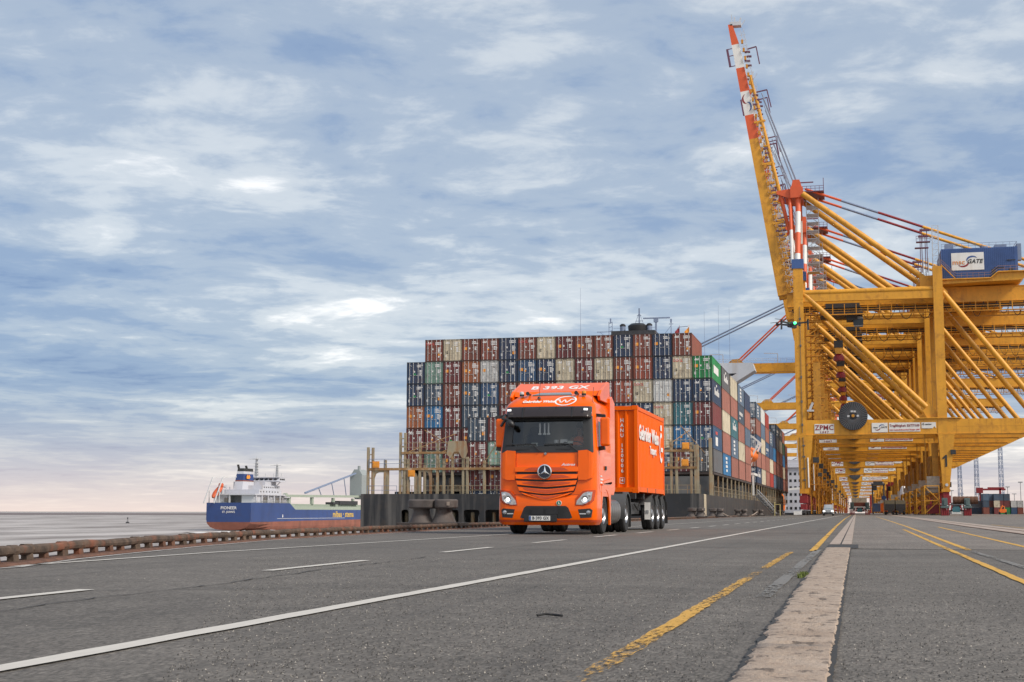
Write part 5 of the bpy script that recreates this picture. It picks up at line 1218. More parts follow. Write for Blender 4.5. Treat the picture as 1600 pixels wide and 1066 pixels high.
# ---------------------------------------------------------------- the orange truck
M['to'] = mat('truck_orange', (.92, .128, .0005), .28, var=.05, coat=.55, vs=1.0, spec=.08, dirt=((.62, .09, .004), .35, 1.1))
M['box'] = mat('container_orange', (.85, .122, .002), .45, var=.05, vs=.8, spec=.15, streak=((.5, .09, .01), .4, 2.5))
M['tmesh'] = mat('orange_grille_mesh', (.46, .055, .008), .6, var=.25, vs=90)
M['tdark'] = mat('truck_dark_trim', (.022, .022, .023), .4, var=.15)
M['smoke'] = mat('smoked_visor', (.035, .026, .024), .16, var=.08)
M['tgrey'] = mat('mudguard_grey', (.075, .078, .08), .6, var=.12)
M['lens'] = mat('headlight_lens', (.42, .43, .45), .10, .7, var=.25, vs=14)
M['lamp'] = mat('headlight_lamp', (.9, .9, .9), .3, emit=((1, .97, .9), 1.6))
M['amber'] = mat('amber_lamp', (.75, .28, .02), .3)
M['tank'] = mat('brushed_tank', (.34, .33, .31), .33, .9, var=.08, streak=((.25, .24, .22), .4, 3))
def glass_mat():
    m = bpy.data.materials.new('windscreen_glass'); m.use_nodes = True; nt = m.node_tree; N = nt.nodes; L = nt.links; N.clear()
    o = N.new('ShaderNodeOutputMaterial'); mx = N.new('ShaderNodeMixShader'); tr = N.new('ShaderNodeBsdfTransparent'); gl = N.new('ShaderNodeBsdfGlossy'); fr = N.new('ShaderNodeFresnel')
    tr.inputs[0].default_value = (.92, .94, .93, 1); gl.inputs['Roughness'].default_value = .03; gl.inputs[0].default_value = (1, 1, 1, 1); fr.inputs[0].default_value = 1.75
    L.new(fr.outputs[0], mx.inputs[0]); L.new(tr.outputs[0], mx.inputs[1]); L.new(gl.outputs[0], mx.inputs[2]); L.new(mx.outputs[0], o.inputs[0]); return m
M['glass'] = glass_mat()
TX, TY = -7.47, 34.75
tr = thing('tractor_truck', 'bright orange tractor unit driving towards the camera on the quay road', 'truck', (TX, TY, 0))
LV = [(.95, 1.245, .02, .20, .07), (1.25, 1.245, .025, .20, .07), (2.06, 1.245, .05, .20, .07), (2.12, 1.24, .065, .20, .07), (2.92, 1.19, .23, .20, .08),
      (3.18, 1.17, .29, .22, .08), (3.28, 1.14, .38, .26, .08), (3.40, 1.07, .54, .32, .08), (3.50, .99, .74, .36, .08), (3.57, .90, 1.0, .4, .08)]
def lv(z):
    for a, b in zip(LV, LV[1:]):
        if a[0] <= z <= b[0]: t = (z-a[0])/(b[0]-a[0]); return tuple(p+(q-p)*t for p, q in zip(a, b))
    return LV[0] if z < LV[0][0] else LV[-1]
FXN = 9
def outline(w, f, r, bow, yr, z, off=0.0):
    """plan outline from rear left round the front to rear right"""
    w += off; f -= off; half = []
    for i in range(FXN):
        x = (w-r)*i/(FXN-1); half.append((x, f+bow*(x/w)**2))
    cx, cy = w-r, half[-1][1]+r
    for i in range(1, 6): a = R(-90+90*i/5); half.append((cx+r*math.cos(a), cy+r*math.sin(a)))
    half += [(w, cy+(yr-cy)*.5), (w, yr)]
    return [(-x, y, z) for x, y in reversed(half[1:])]+[(x, y, z) for x, y in half]
NH = FXN+5+2-1
def fy(x, z, lo=False):
    zz, w, f, r, bow = lv(z) if not lo else (z, 1.25, -.05, .20, .07)
    x = abs(x)
    if x <= w-r: return f+bow*(x/w)**2
    c = f+bow*((w-r)/w)**2+r; q = min(1, (x-(w-r))/r); return c-r*math.sqrt(max(0, 1-q*q))
rows = [outline(w, f, r, b, 2.25, z) for z, w, f, r, b in LV]
mb = MB(); k = len(rows[0]); mid = k//2; WS = range(mid-(FXN-1)-2, mid+(FXN-1)+2)
vs = [p for r in rows for p in r]; fs = []
for i in range(len(rows)-1):
    for q in range(k-1):
        if i == 3 and q in WS: continue
        fs.append((i*k+q, i*k+q+1, (i+1)*k+q+1, (i+1)*k+q))
mb.add(vs, fs); mb.poly(list(rows[-1])); mb.poly([(-1.19, 2.25, .95), (1.19, 2.25, .95), (1.19, 2.25, 3.4), (.9, 2.25, 3.57), (-.9, 2.25, 3.57), (-1.19, 2.25, 3.4)])
mb.build('cab', M['to'], tr, smooth=True, ang=32)
def patch(poly, off=.02, thick=.08, lo=False, mb=None):
    xs = sorted({p[0] for p in poly}); x0, x1 = xs[0], xs[-1]
    n = max(2, int((x1-x0)/.06)); xs = sorted(set(xs) | {x0+(x1-x0)*i/n for i in range(n+1)}); mb = mb or MB(); cols = []
    for x in xs:
        q = min(max(x, x0+1e-5), x1-1e-5); zs = []
        for (xa, za), (xb, zb) in zip(poly, poly[1:]+poly[:1]):
            if (xa-q)*(xb-q) <= 0 and xa != xb: zs.append(za+(zb-za)*(q-xa)/(xb-xa))
        zl, zh = (min(zs), max(zs)); m_ = (zl+zh)/2
        cols.append([(x, fy(x, zh, lo)+thick, zh), (x, fy(x, zh, lo)-off, zh), (x, fy(x, m_, lo)-off, m_), (x, fy(x, zl, lo)-off, zl), (x, fy(x, zl, lo)+thick, zl)])
    mb.grid(cols); mb.poly(cols[0]); mb.poly(cols[-1]); return mb
def patch_old(poly, off=.02, thick=.08, lo=False, mb=None):
    """panel that follows the front of the cab; poly in (x,z)"""
    mb = mb or MB(); n = len(poly)
    v = [(x, fy(x, z, lo)-off, z) for x, z in poly]+[(x, fy(x, z, lo)+thick, z) for x, z in poly]
    mb.add(v, [tuple(range(n)), tuple(reversed(range(n, 2*n)))]+[(i, n+i, n+(i+1) % n, (i+1) % n) for i in range(n)]); return mb
# windscreen, black surround, interior
mb = MB(); a = [p for p in outline(1.232, .075, .20, .07, 2.25, 2.13)][WS[0]:WS[-1]+2]; b = [p for p in outline(1.186, .238, .20, .08, 2.25, 2.92)][WS[0]:WS[-1]+2]; mb.grid([a, b]); mb.build('windscreen', M['glass'], tr, smooth=True)
mb = MB()
for z0, z1 in ((2.03, 2.19), (2.84, 2.95)):
    ra = []
    for z in (z0, z1):
        q = lv(z); ra.append(outline(q[1], q[2], q[3], q[4], 2.25, z, .012)[WS[0]:WS[-1]+2])
    mb.grid(ra)
for s in (-1, 1):
    ra = []
    for z in (2.10, 2.5, 2.93):
        q = lv(z); o = outline(q[1], q[2], q[3], q[4], 2.25, z, .010); pp = o[WS[0]:WS[0]+4] if s < 0 else o[WS[-1]-2:WS[-1]+2]; ra.append(pp)
    mb.grid(ra)
mb.build('windscreen_surround', M['tdark'], tr, smooth=True)
mb = MB(); mb.box(-1.10, .45, 1.5, -1.08, 2.2, 3.1).box(1.08, .45, 1.5, 1.10, 2.2, 3.1).box(-1.1, 2.1, 1.5, 1.1, 2.14, 3.1).box(-1.1, .4, 1.45, 1.1, 2.2, 1.5).box(-1.1, .45, 3.08, 1.1, 2.2, 3.1); mb.build('cab_lining', mat('cab_lining', (.30, .30, .285), .8, var=.1), tr)
mb = MB(); mb.prism([(.16, 2.0), (.14, 2.16), (.30, 2.22), (.58, 2.20), (.62, 1.9), (.45, 1.6)], 'x', -1.06, 1.06); mb.box(-.1, .3, 2.2, .35, .55, 2.28).box(.38, .26, 2.18, .54, .36, 2.30); mb.build('dashboard', mat('dashboard_grey', (.06, .062, .062), .6, var=.1), tr, bevel=.02)
mb = MB()
for x in (-.62, .62): mb.box(x-.27, 1.0, 1.5, x+.27, 1.55, 1.95); mb.box(x-.25, 1.45, 1.9, x+.25, 1.62, 2.55); mb.box(x-.13, 1.48, 2.55, x+.13, 1.6, 2.75)
mb.build('seat', mat('seat_fabric', (.05, .055, .06), .8), tr, bevel=.04)
mb = MB(); n = 24; mb.path([(.62+.22*math.cos(2*math.pi*i/n), .74-.10*math.sin(2*math.pi*i/n), 2.16+.17*math.sin(2*math.pi*i/n)) for i in range(n+1)], .017, 6); mb.bar((.62, .72, 2.16), (.62, .55, 2.02), .06); mb.build('steering_wheel', M['tdark'], tr)
mb = MB()
for i, x in enumerate((-.24, -.12, -.02)): mb.box(x-.018, .36, 2.52, x+.018, .38, 2.78); mb.box(x-.04, .355, 2.49, x+.04, .385, 2.53)
mb.build('pennant', M['print'], tr)
mb = MB(); mb.box(-.72, .17, 2.20, -.42, .19, 2.25).box(-.42, .17, 2.19, -.26, .19, 2.28).box(.50, .20, 2.24, .64, .22, 2.32).box(1.0, .26, 2.55, 1.05, .28, 2.66).box(-1.02, .2, 2.25, -.97, .22, 2.28); mb.build('screen_card', mat('pale_card', (.42, .45, .42), .7), tr)
mb = MB(); mb.tube((.18, .38, 2.22), (.18, .38, 2.36), .06, 12); mb.box(.28, .36, 2.24, .46, .44, 2.37); mb.build('dash_item', M['lgrey'], tr, smooth=True)
text('Gebr\u00fcder Weiss', .075, (-.58, .165, 2.225), FRONT, M['print'], tr, 'dash_lettering', .001, .002)
# hood, corner fins, grille
for s in (-1, 1):
    patch([(s*x, z) for x, z in ((.80, 2.07), (1.02, 2.09), (1.13, 2.03), (1.20, 1.62), (1.15, 1.40), (1.0, 1.345), (.80, 1.35), (.84, 1.56), (.86, 1.9))], .055, .2).build('corner_panel', M['to'], tr, bevel=.02)
    patch([(s*x, z) for x, z in ((.815, 2.0), (.845, 1.9), (.83, 1.56), (.79, 1.42), (.765, 1.5), (.785, 1.8))], .03, .05).build('air_gap', M['tmesh'], tr)
mb = MB(); patch([(-.805, 1.66), (.805, 1.66), (.79, 1.36), (.75, 1.20), (.70, 1.06), (.57, .97), (0, .83), (-.57, .97), (-.70, 1.06), (-.75, 1.20), (-.79, 1.36)], .012, .05, mb=mb); mb.build('grille_recess', M['black'], tr)
for zt, zb, dt, db, w, w2 in ((1.675, 1.555, 0, 0, .80, .81), (1.49, 1.385, 0, .03, .80, .78), (1.335, 1.235, .035, .06, .775, .74), (1.185, 1.085, .065, .085, .735, .69), (1.045, .99, .09, .145, .68, .56)):
    mb = MB(); n = 12; top = []; bot = []
    for i in range(n+1):
        u = -1+2*i/n; top.append((u*w, zt-dt*(1-abs(u)**1.3))); bot.append((u*w2, zb-db*(1-abs(u)**1.3)))
    fr = [[(x, fy(x, z)-.055, z) for x, z in top], [(x, fy(x, z)-.075, z) for x, z in bot], [(x, fy(x, z)+.02, z-.012) for x, z in bot]]
    mb.grid([[(x, fy(x, z)+.02, z) for x, z in top]]+fr); sl = mb.build('grille_slat', M['to'], tr, smooth=True, ang=30)
    mb = MB(); g1 = [(x*.86, y-.006, z-.018) for x, y, z in fr[0]]; g2 = [(x*.80, y-.004, z+.022) for x, y, z in fr[1]]; mb.grid([g1, g2]); mb.build('mesh_insert', M['tmesh'], sl)
mb = MB(); patch([(-1.2, .972), (1.2, .972), (1.2, .982), (-1.2, .982)], .006, .03, mb=mb)
for sx in (-1, 1): patch([(sx*.79, 1.67), (sx*.797, 1.67), (sx*.787, 2.05), (sx*.78, 2.05)], .005, .03, mb=mb)
patch([(-.79, 2.045), (.79, 2.045), (.79, 2.053), (-.79, 2.053)], .006, .03, mb=mb); mb.build('panel_gap', M['black'], tr, kind='stuff')
mb = MB(); mb.lathe([(.155, -.125), (.18, -.12), (.185, -.10), (.17, -.06)], (-.02, 0, 1.55), 'y', 32); mb.build('emblem_ring', M['chrome'], tr, smooth=True)
mb = MB(); mb.lathe([(0, -.105), (.165, -.105), (.17, -.03)], (-.02, 0, 1.55), 'y', 32); mb.build('emblem_disc', mat('emblem_blue_black', (.012, .016, .035), .2), tr)
mb = MB()
for i in range(3):
    a = R(90+120*i); d = Vector((math.cos(a), 0, math.sin(a))); p = Vector((-.02, -.112, 1.55)); e = Vector((math.cos(a+R(60)), 0, math.sin(a+R(60))))*.032; e2 = Vector((math.cos(a-R(60)), 0, math.sin(a-R(60))))*.032
    tip = p+d*.158; c = p+Vector((0, -.022, 0)); mb.add([p+e, c, tip, p+e2], [(0, 1, 2), (1, 3, 2)])
mb.build('emblem_star', M['chrome'], tr)
mb = MB(); mb.lathe([(0, -.02), (.032, -.018), (.036, 0)], (-.03, .04, 2.0), 'y', 16); mb.build('hood_badge', M['alu'], tr)
text('Actros', .085, (.55, .02, 1.725), FRONT, M['chrome'], tr, 'hood_lettering', .003, .006, shear=.3, sx=1.35)
# bumper
BL = [(.235, 1.19, .05, .2, .07), (.30, 1.24, -.03, .2, .07), (.40, 1.25, -.055, .2, .07), (.72, 1.25, -.055, .2, .07), (.90, 1.248, -.03, .2, .07), (.97, 1.246, .012, .2, .07)]
mb = MB(); mb.grid([outline(w, f, r, b, .80, z) for z, w, f, r, b in BL]); mb.build('bumper', M['to'], tr, smooth=True, ang=40)
patch([(-.50, .705), (.50, .705), (.56, .66), (.66, .42), (.60, .395), (-.60, .395), (-.66, .42), (-.56, .66)], .008, .03, True).build('lower_intake', M['tdark'], tr)
mb = MB()
for x0, x1 in ((-.36, -.06), (.0, .30)): mb.box(x0, -.075, .50, x1, -.06, .64)
for i in range(5): mb.box(-.5, -.076, .45+.05*i, .5, -.068, .455+.05*i)
mb.build('intake_vane', M['black'], tr)
patch([(-.95, .425), (-.95, .43), (.95, .43), (.95, .425)], .004, .02, True)
mb = MB(); mb.grid([outline(w, f, r, b, .6, z, .004) for z, w, f, r, b in ((.30, 1.24, -.03, .2, .07), (.36, 1.248, -.05, .2, .07))]); mb.build('bumper_lip', M['tmesh'], tr, smooth=True)
for s in (-1, 1):
    patch([(s*x, z) for x, z in ((.80, .62), (1.10, .645), (1.16, .60), (1.13, .42), (.86, .405))], .008, .05, True).build('fog_lamp_bezel', M['tdark'], tr)
    mb = MB(); mb.lathe([(0, -.04), (.05, -.03), (.055, .02)], (s*1.06, fy(1.06, .5, True)+.0, .545), 'y', 16); mb.build('fog_lamp', M['lens'], tr, smooth=True)
    mb = MB(); mb.box(min(s*.84, s*1.0), fy(.9, .5, True)-.02, .50, max(s*.84, s*1.0), fy(.9, .5, True)+.02, .525); mb.build('fog_strip', M['lgrey'], tr)
    hp = [(1.16, 1.05), (1.04, 1.055), (.94, 1.02), (.86, .93), (.78, .84), (.755, .74), (.90, .735), (1.05, .785), (1.13, .85)]
    patch([(s*x, z) for x, z in hp], .092, .10).build('headlight', M['lens'], tr, bevel=.012)
    patch([(s*(x*1.02-.02+(.02 if x > 1 else 0)), z) for x, z in ((1.19, 1.10), (.93, 1.075), (.78, .93), (.735, .715), (.92, .705), (1.08, .755), (1.17, .84))], .082, .10).build('headlight_bezel', M['tmesh'], tr)
    y0 = fy(.98, .86)-.095; mb = MB(); mb.lathe([(0, -.035), (.04, -.025), (.048, 0)], (s*.98, y0, .86), 'y', 18); mb.build('headlight_lamp', M['lamp'], tr, smooth=True)
    mb = MB(); mb.lathe([(.066, -.01), (.095, -.02), (.105, 0)], (s*.98, y0, .86), 'y', 18); mb.lathe([(0, -.012), (.045, -.01), (.05, .01)], (s*1.08, fy(1.08, .97)-.092, .975), 'y', 12); mb.build('headlight_ring', M['chrome'], tr, smooth=True)
    patch([(s*x, z) for x, z in ((.80, .80), (.83, .90), (.80, .90), (.765, .79))], .052, .0).build('indicator', M['lgrey'], tr)
mb = MB(); mb.box(-.55, -.115, .315, .28, -.05, .485); mb.build('plate_holder', M['black'], tr, bevel=.01)
mb = MB(); mb.box(-.42, -.124, .345, .12, -.115, .46); mb.build('number_plate', M['white'], tr)
mb = MB(); mb.box(-.417, -.128, .35, -.365, -.124, .455); mb.build('plate_band', M['cblue'], tr)
text('B\u00b7393 GX', .105, (-.12, -.129, .402), FRONT, M['pbk'], tr, 'plate_lettering', .002, .001, sx=.95)
mb = MB(); yb = fy(.33, .77, True)-.008; mb.lathe([(0, -.012), (.058, -.012), (.06, 0)], (.33, yb, .775), 'y', 24); mb.build('green_badge', mat('badge_green', (.02, .20, .10), .4), tr)
mb = MB(); mb.lathe([(.056, -.016), (.064, -.014), (.064, 0)], (.33, yb, .775), 'y', 24); mb.build('badge_ring', M['white'], tr)
text('L', .085, (.335, yb-.014, .775), FRONT, M['white'], tr, 'badge_lettering', .004, .002)
# visor, roof marks, spoiler
mb = MB(); rr = [outline(1.10, f, .2, .08, 1.0, z)[NH-13:NH+14] for z, f in ((2.93, .06), (2.90, .03), (2.93, .015), (3.17, .16), (3.19, .20), (3.17, .27))]; mb.grid(rr); mb.build('sun_visor', M['smoke'], tr, smooth=True, ang=40)
mb = MB()
for x in (-.62, -.2, .22, .64): mb.bar((x, .01+.03, 2.91), (x, .175, 3.18), .025, .03)
mb.build('visor_rib', M['tdark'], tr)
for s in (-1, 1):
    mb = MB(); mb.bar((s*.93, .10, 3.105), (s*1.03, .125, 3.10), .03, .05); mb.build('marker_lamp', mat('marker_white', (.85, .85, .85), .3, emit=((1, 1, 1), .5)), tr, bevel=.008)
def roof_pt(x, z): return (x, fy(x, z)-.004, z)
lean = math.atan2(.45, .32)
RT = (R(90)-lean, 0, 0)
text('Gebr\u00fcder Weiss', .15, (-.30, fy(.3, 3.335)-.012, 3.335), RT, M['print'], tr, 'roof_lettering', .006, .003, shear=.25, sx=.78)
mb = MB(); n = 32; rr = [[], []]
for i in range(n+1):
    a = 2*math.pi*i/n
    for kk, s in ((0, 1.0), (1, .84)):
        u, v = .28*s*math.cos(a), .135*s*math.sin(a); z = 3.355+v; rr[kk].append((.40+u+v*.25, fy(.4, z)-.014, z))
mb.grid(rr); wz = lambda u, v: (.40+u+v*.3, fy(.4, 3.345+v)-.014, 3.345+v)
for seg in (((-.17, .03), (-.10, -.05)), ((-.10, -.05), (-.03, .04)), ((-.03, .04), (.04, -.05)), ((.04, -.05), (.13, .05)), ((-.23, .035), (-.15, .035)), ((.12, .045), (.21, .045))):
    (u0, v0), (u1, v1) = seg; mb.add([wz(u0-.018, v0), wz(u0+.018, v0), wz(u1+.018, v1), wz(u1-.018, v1)] if abs(v0-v1) > .01 else [wz(u0, v0-.012), wz(u0, v0+.012), wz(u1, v1+.012), wz(u1, v1-.012)], [(0, 1, 2, 3)])
mb.build('roof_logo', M['print'], tr)
mb = MB(); w0, w1 = 1.0, 1.18
SP = [[(-1.10, 1.20, 3.53), (1.10, 1.20, 3.53)], [(-1.13, 1.32, 3.66), (1.13, 1.32, 3.66)], [(-1.14, 2.15, 3.945), (1.14, 2.15, 3.945)], [(-1.14, 2.35, 3.95), (1.14, 2.35, 3.95)], [(-1.12, 2.4, 3.4), (1.12, 2.4, 3.4)]]
mb.grid(SP)
for s in (0, 1): mb.poly([r[s] for r in SP])
for s in (-1, 1): mb.prism([(1.0, 3.50), (1.28, 3.68), (2.2, 3.96), (2.5, 3.97), (2.5, 3.4), (1.1, 3.4)], 'x', s*1.15-.035, s*1.15+.035)
mb.build('roof_spoiler', M['to'], tr, bevel=.012)
text('B 393 GX', .46, (.0, 1.68, 3.79), (math.atan2(.285, .83), 0, 0), M['print'], tr, 'spoiler_lettering', .012, .003, sx=.78)
mb = MB(); mb.add([(-.52, .78, 3.535), (.50, .78, 3.535), (.40, 1.18, 3.625), (-.40, 1.18, 3.625), (-.52, .78, 3.50), (.50, .78, 3.50), (.40, 1.2, 3.55), (-.40, 1.2, 3.55)], [(0, 1, 2, 3), (0, 4, 5, 1), (1, 5, 6, 2), (0, 3, 7, 4), (3, 2, 6, 7)]); mb.build('roof_hatch', mat('hatch_glass', (.10, .12, .125), .15), tr)
for x, z, amb in ((-.80, 3.50, 0), (.82, 3.50, 1)):
    mb = MB(); mb.m(0).tube((x, .74, z), (x, .74, z+.05), .06, 12); mb.m(1).lathe([(.06, z+.05), (.058, z+.10), (.03, z+.12), (0, z+.12)], (x, .74, 0), n=12); mb.build('beacon', [M['tdark'], M['amber'] if amb else M['lgrey']], tr, smooth=True)
mb = MB()
for x in (-.62, .64): mb.lathe([(0, .62), (.05, .62), (.03, .72), (.025, .95)], (x, 0, 3.56), 'y', 12)
mb.build('air_horn', M['tdark'], tr, smooth=True)
for x, y, z in ((-.30, .53, 3.42), (1.06, .62, 3.28)):
    mb = MB(); mb.lathe([(.05, z), (.035, z+.04), (0, z+.05)], (x, y, 0), n=12); mb.tube((x, y, z+.04), (x+.02, y+.05, z+.42), .006, 5); mb.build('antenna', M['tdark'], tr)
# mirrors and the small front mirror
for s in (-1, 1):
    x = 1.42 if s > 0 else -1.27; mb = MB(); mb.box(x-.12, .32, 2.19, x+.12, .50, 2.91); mm = mb.build('mirror', M['to'], tr, bevel=.055, bseg=3)
    mb = MB(); mb.box(x-.10, .50, 2.22, x+.10, .52, 2.88); mb.build('mirror_glass', M['glass_d'], mm)
    mb = MB(); mb.bar((s*1.15, .50, 2.98), (s*1.40, .44, 2.95), .06, .08); mb.bar((s*1.40, .45, 2.9), (s*1.40, .45, 2.98), .05); mb.build('mirror_arm', M['tdark'], tr); mb = MB(); mb.bar((s*1.18, .50, 2.12), (s*1.40, .44, 2.16), .07, .1); mb.build('mirror_arm', M['tdark'], tr)
mb = MB(); mb.path([(-1.09, .20, 3.0), (-1.14, .06, 2.88), (-1.0, .0, 2.86), (-.93, -.02, 2.78)], .03, 8); mb.bar((-1.19, .1, 2.7), (-1.06, .02, 2.86), .05); mb.build('front_mirror_arm', M['tdark'], tr)
mb = MB(); rr = []
for i in range(8):
    t = i/7; c = Vector((-.95, -.02, 2.86)).lerp(Vector((-.86, -.02, 2.66)), t); r = .085*math.sqrt(max(.06, 1-(2*t-1)**2)); rr.append([(c.x+r*1.1*math.cos(a), c.y+r*math.sin(a), c.z) for a in [2*math.pi*q/12 for q in range(12)]])
mb.grid(rr, closed=True); mb.build('front_mirror', M['black'], tr, smooth=True)
for x0, x1 in ((-1.08, -.16), (-.08, .78)):
    mb = MB(); f = lambda x, z: (x, fy(x, z)-.035, z); mb.tube(f(x1, 2.06), f(x1-.22, 2.235), .014, 6); mb.tube(f(x1-.22, 2.235), f(x1-.40, 2.25), .013, 6); mb.bar(f(x0, 2.23), f(x1-.12, 2.24), .014, .03); mb.build('wiper', M['black'], tr)
mb = MB()
for x in (-.62, .42): mb.box(x-.18, fy(x, 2.1)-.02, 2.09, x+.18, fy(x, 2.1)-.008, 2.125)
mb.build('cowl_vent', M['black'], tr)
# sides: doors, fairings, fenders, steps
for s in (-1, 1):
    X = lambda z, o=.006: s*(lv(z)[1]+o)
    mb = MB(); dp = [(.42, 1.28), (.42, 2.1), (.56, 2.9), (1.50, 2.9), (1.50, 1.05), (.62, 1.05)]
    v = [(X(z), y, z) for y, z in dp]+[(X(z, -.02), y, z) for y, z in dp]; n = len(dp); mb.add(v, [tuple(range(n)), tuple(reversed(range(n, 2*n)))]+[(i, (i+1) % n, n+(i+1) % n, n+i) for i in range(n)]); dr = mb.build('door', M['to'], tr, bevel=.004)
    mb = MB(); wp = [(.52, 2.14), (.62, 2.83), (1.40, 2.83), (1.42, 2.14)]; v = [(X(z, .010), y, z) for y, z in wp]+[(X(z, .0), y, z) for y, z in wp]; mb.add(v, [(0, 1, 2, 3), (0, 4, 5, 1), (1, 5, 6, 2), (2, 6, 7, 3), (3, 7, 4, 0)]); mb.build('side_window', M['glass_d'], dr)
    mb = MB(); mb.box(*sorted((s*1.255, s*1.275)), *()) if False else mb.box(min(s*1.25, s*1.28), 1.28, 1.62, max(s*1.25, s*1.28), 1.46, 1.72); mb.build('door_handle', M['tdark'], dr)
    mb = MB(); mb.box(min(s*1.252, s*1.256), .62, 1.35, max(s*1.252, s*1.256), 1.0, 1.39).box(min(s*1.252, s*1.256), .62, 1.27, max(s*1.252, s*1.256), .92, 1.31).box(min(s*1.252, s*1.256), .62, 1.44, max(s*1.252, s*1.256), .86, 1.47); mb.build('door_print', M['print'], dr)
    mb = MB(); mb.prism([(2.26, 1.0), (2.26, 3.52), (2.55, 3.6), (2.98, 3.45), (2.98, 1.15), (2.75, 1.0)], 'x', s*1.205-.03, s*1.205+.03); mb.build('side_fairing', M['to'], tr, bevel=.01)
    arc = [(1.42+.60*math.cos(R(a)), .52+.60*math.sin(R(a))) for a in range(180, -1, -15)]
    mb = MB(); mb.prism([(.78, .30), (.82, .52)]+arc+[(2.04, .22), (2.16, .22), (2.20, 1.25), (2.0, 1.36), (.78, 1.22)], 'x', s*1.225-.03, s*1.225+.03); mb.build('fender', M['to'], tr, bevel=.012)
    mb = MB(); n = 14; ra = [[(q*s, 1.42+.64*math.cos(R(a)), .52+.64*math.sin(R(a))) for a in range(0, 181, 12)] for q in (.80, 1.19)]; mb.grid(ra); mb.box(min(s*.8, s*1.19), .8, .25, max(s*.8, s*1.19), .83, 1.0); mb.build('wheel_well', M['tdark'], tr)
    mb = MB(); mb.box(min(s*1.16, s*1.252), .80, .36, max(s*1.16, s*1.252), .84, .42); mb.prism([(2.2, 1.28), (2.24, 1.34), (1.1, 1.26), (.8, 1.22), (.78, 1.26), (1.1, 1.34), (2.24, 1.42)], 'x', s*1.26-.02, s*1.26+.02); mb.build('side_trim', M['to'], tr)
    # tank and drive axle mudguard
    mb = MB(); rr = []
    for y, k_ in ((2.42, .90), (2.45, 1.0), (3.98, 1.0), (4.01, .90)): rr.append([(s*(.90+.32*k_*(abs(math.cos(a))**.7)*(1 if math.cos(a) > 0 else -1)), y, .57+.325*k_*(abs(math.sin(a))**.7)*(1 if math.sin(a) > 0 else -1)) for a in [2*math.pi*i/28 for i in range(28)]])
    mb.grid(rr, closed=True); mb.poly(rr[0]); tk = mb.build('fuel_tank', M['tank'], tr, smooth=True)
    mb = MB()
    for y in (2.62, 2.98, 3.34, 3.72):
        r2 = [[(s*(.90+.335*(abs(math.cos(a))**.7)*(1 if math.cos(a) > 0 else -1)), y+dy, .57+.34*(abs(math.sin(a))**.7)*(1 if math.sin(a) > 0 else -1)) for a in [2*math.pi*i/28 for i in range(28)]] for dy in (0, .07)]; mb.grid(r2, closed=True)
    mb.build('tank_strap', M['alu'], tk, smooth=True)
    mb = MB(); ra = [[(s*q, 5.12+.60*math.cos(R(a)), .52+.60*math.sin(R(a))) for a in range(-5, 196, 10)] for q in (.62, 1.20, 1.245)]; ra.append([(s*1.245, 5.12+.55*math.cos(R(a)), .52+.55*math.sin(R(a))) for a in range(-5, 196, 10)]); mb.grid(ra); mb.build('mudguard', M['tgrey'], tr, smooth=True)
    mb = MB(); mb.box(min(s*.62, s*1.22), 5.76, .14, max(s*.62, s*1.22), 5.79, .62); mb.build('mud_flap', M['rubber'], tr)
mb = MB()
for s in (-1, 1): mb.box(s*.43-.04, .9, .70, s*.43+.04, 6.1, .98)
for y in (1.42, 2.6, 4.2, 5.1, 6.0): mb.box(-.43, y-.08, .62, .43, y+.08, .9)
mb.box(-.95, 1.34, .42, .95, 1.5, .58); mb.box(-.95, 5.02, .42, .95, 5.22, .62); mb.box(-.5, .6, .35, .5, 1.9, .95); mb.box(-.5, 4.6, .98, .5, 5.6, 1.06)
mb.build('chassis', M['tdark'], tr)
tyre_m = MB(); tyre_m.lathe([(.285, -.15), (.40, -.165), (.485, -.155), (.515, -.12), (.52, -.03), (.50, -.02), (.50, .02), (.52, .03), (.515, .12), (.485, .155), (.40, .165), (.285, .15)], axis='x', n=40); TYRE = tyre_m.mesh('tyre', M['rubber'], True, 30)
rim_m = MB(); rim_m.lathe([(.29, .13), (.27, .15), (.25, .11), (.20, .02), (.15, .04), (.14, .12), (.10, .15), (0, .155)], axis='x', n=28)
for i in range(10): a = 2*math.pi*i/10; rim_m.tube((.03, .185*math.cos(a), .185*math.sin(a)), (.075, .185*math.cos(a), .185*math.sin(a)), .018, 6)
RIM = rim_m.mesh('rim', M['alu'], True, 30)
def wheel(x, y, parent, s, dual=False, yo=0):
    w = link('wheel', TYRE, parent, (x, y, .52)); link('rim', RIM, w, (0, 0, 0), (0, 0, 0 if s > 0 else math.pi))
    if dual: link('inner_tyre', TYRE, w, (-s*.35, 0, 0))
    return w
for s in (-1, 1): wheel(s*1.04, 1.42, tr, s); wheel(s*1.04, 5.12, tr, s, True)
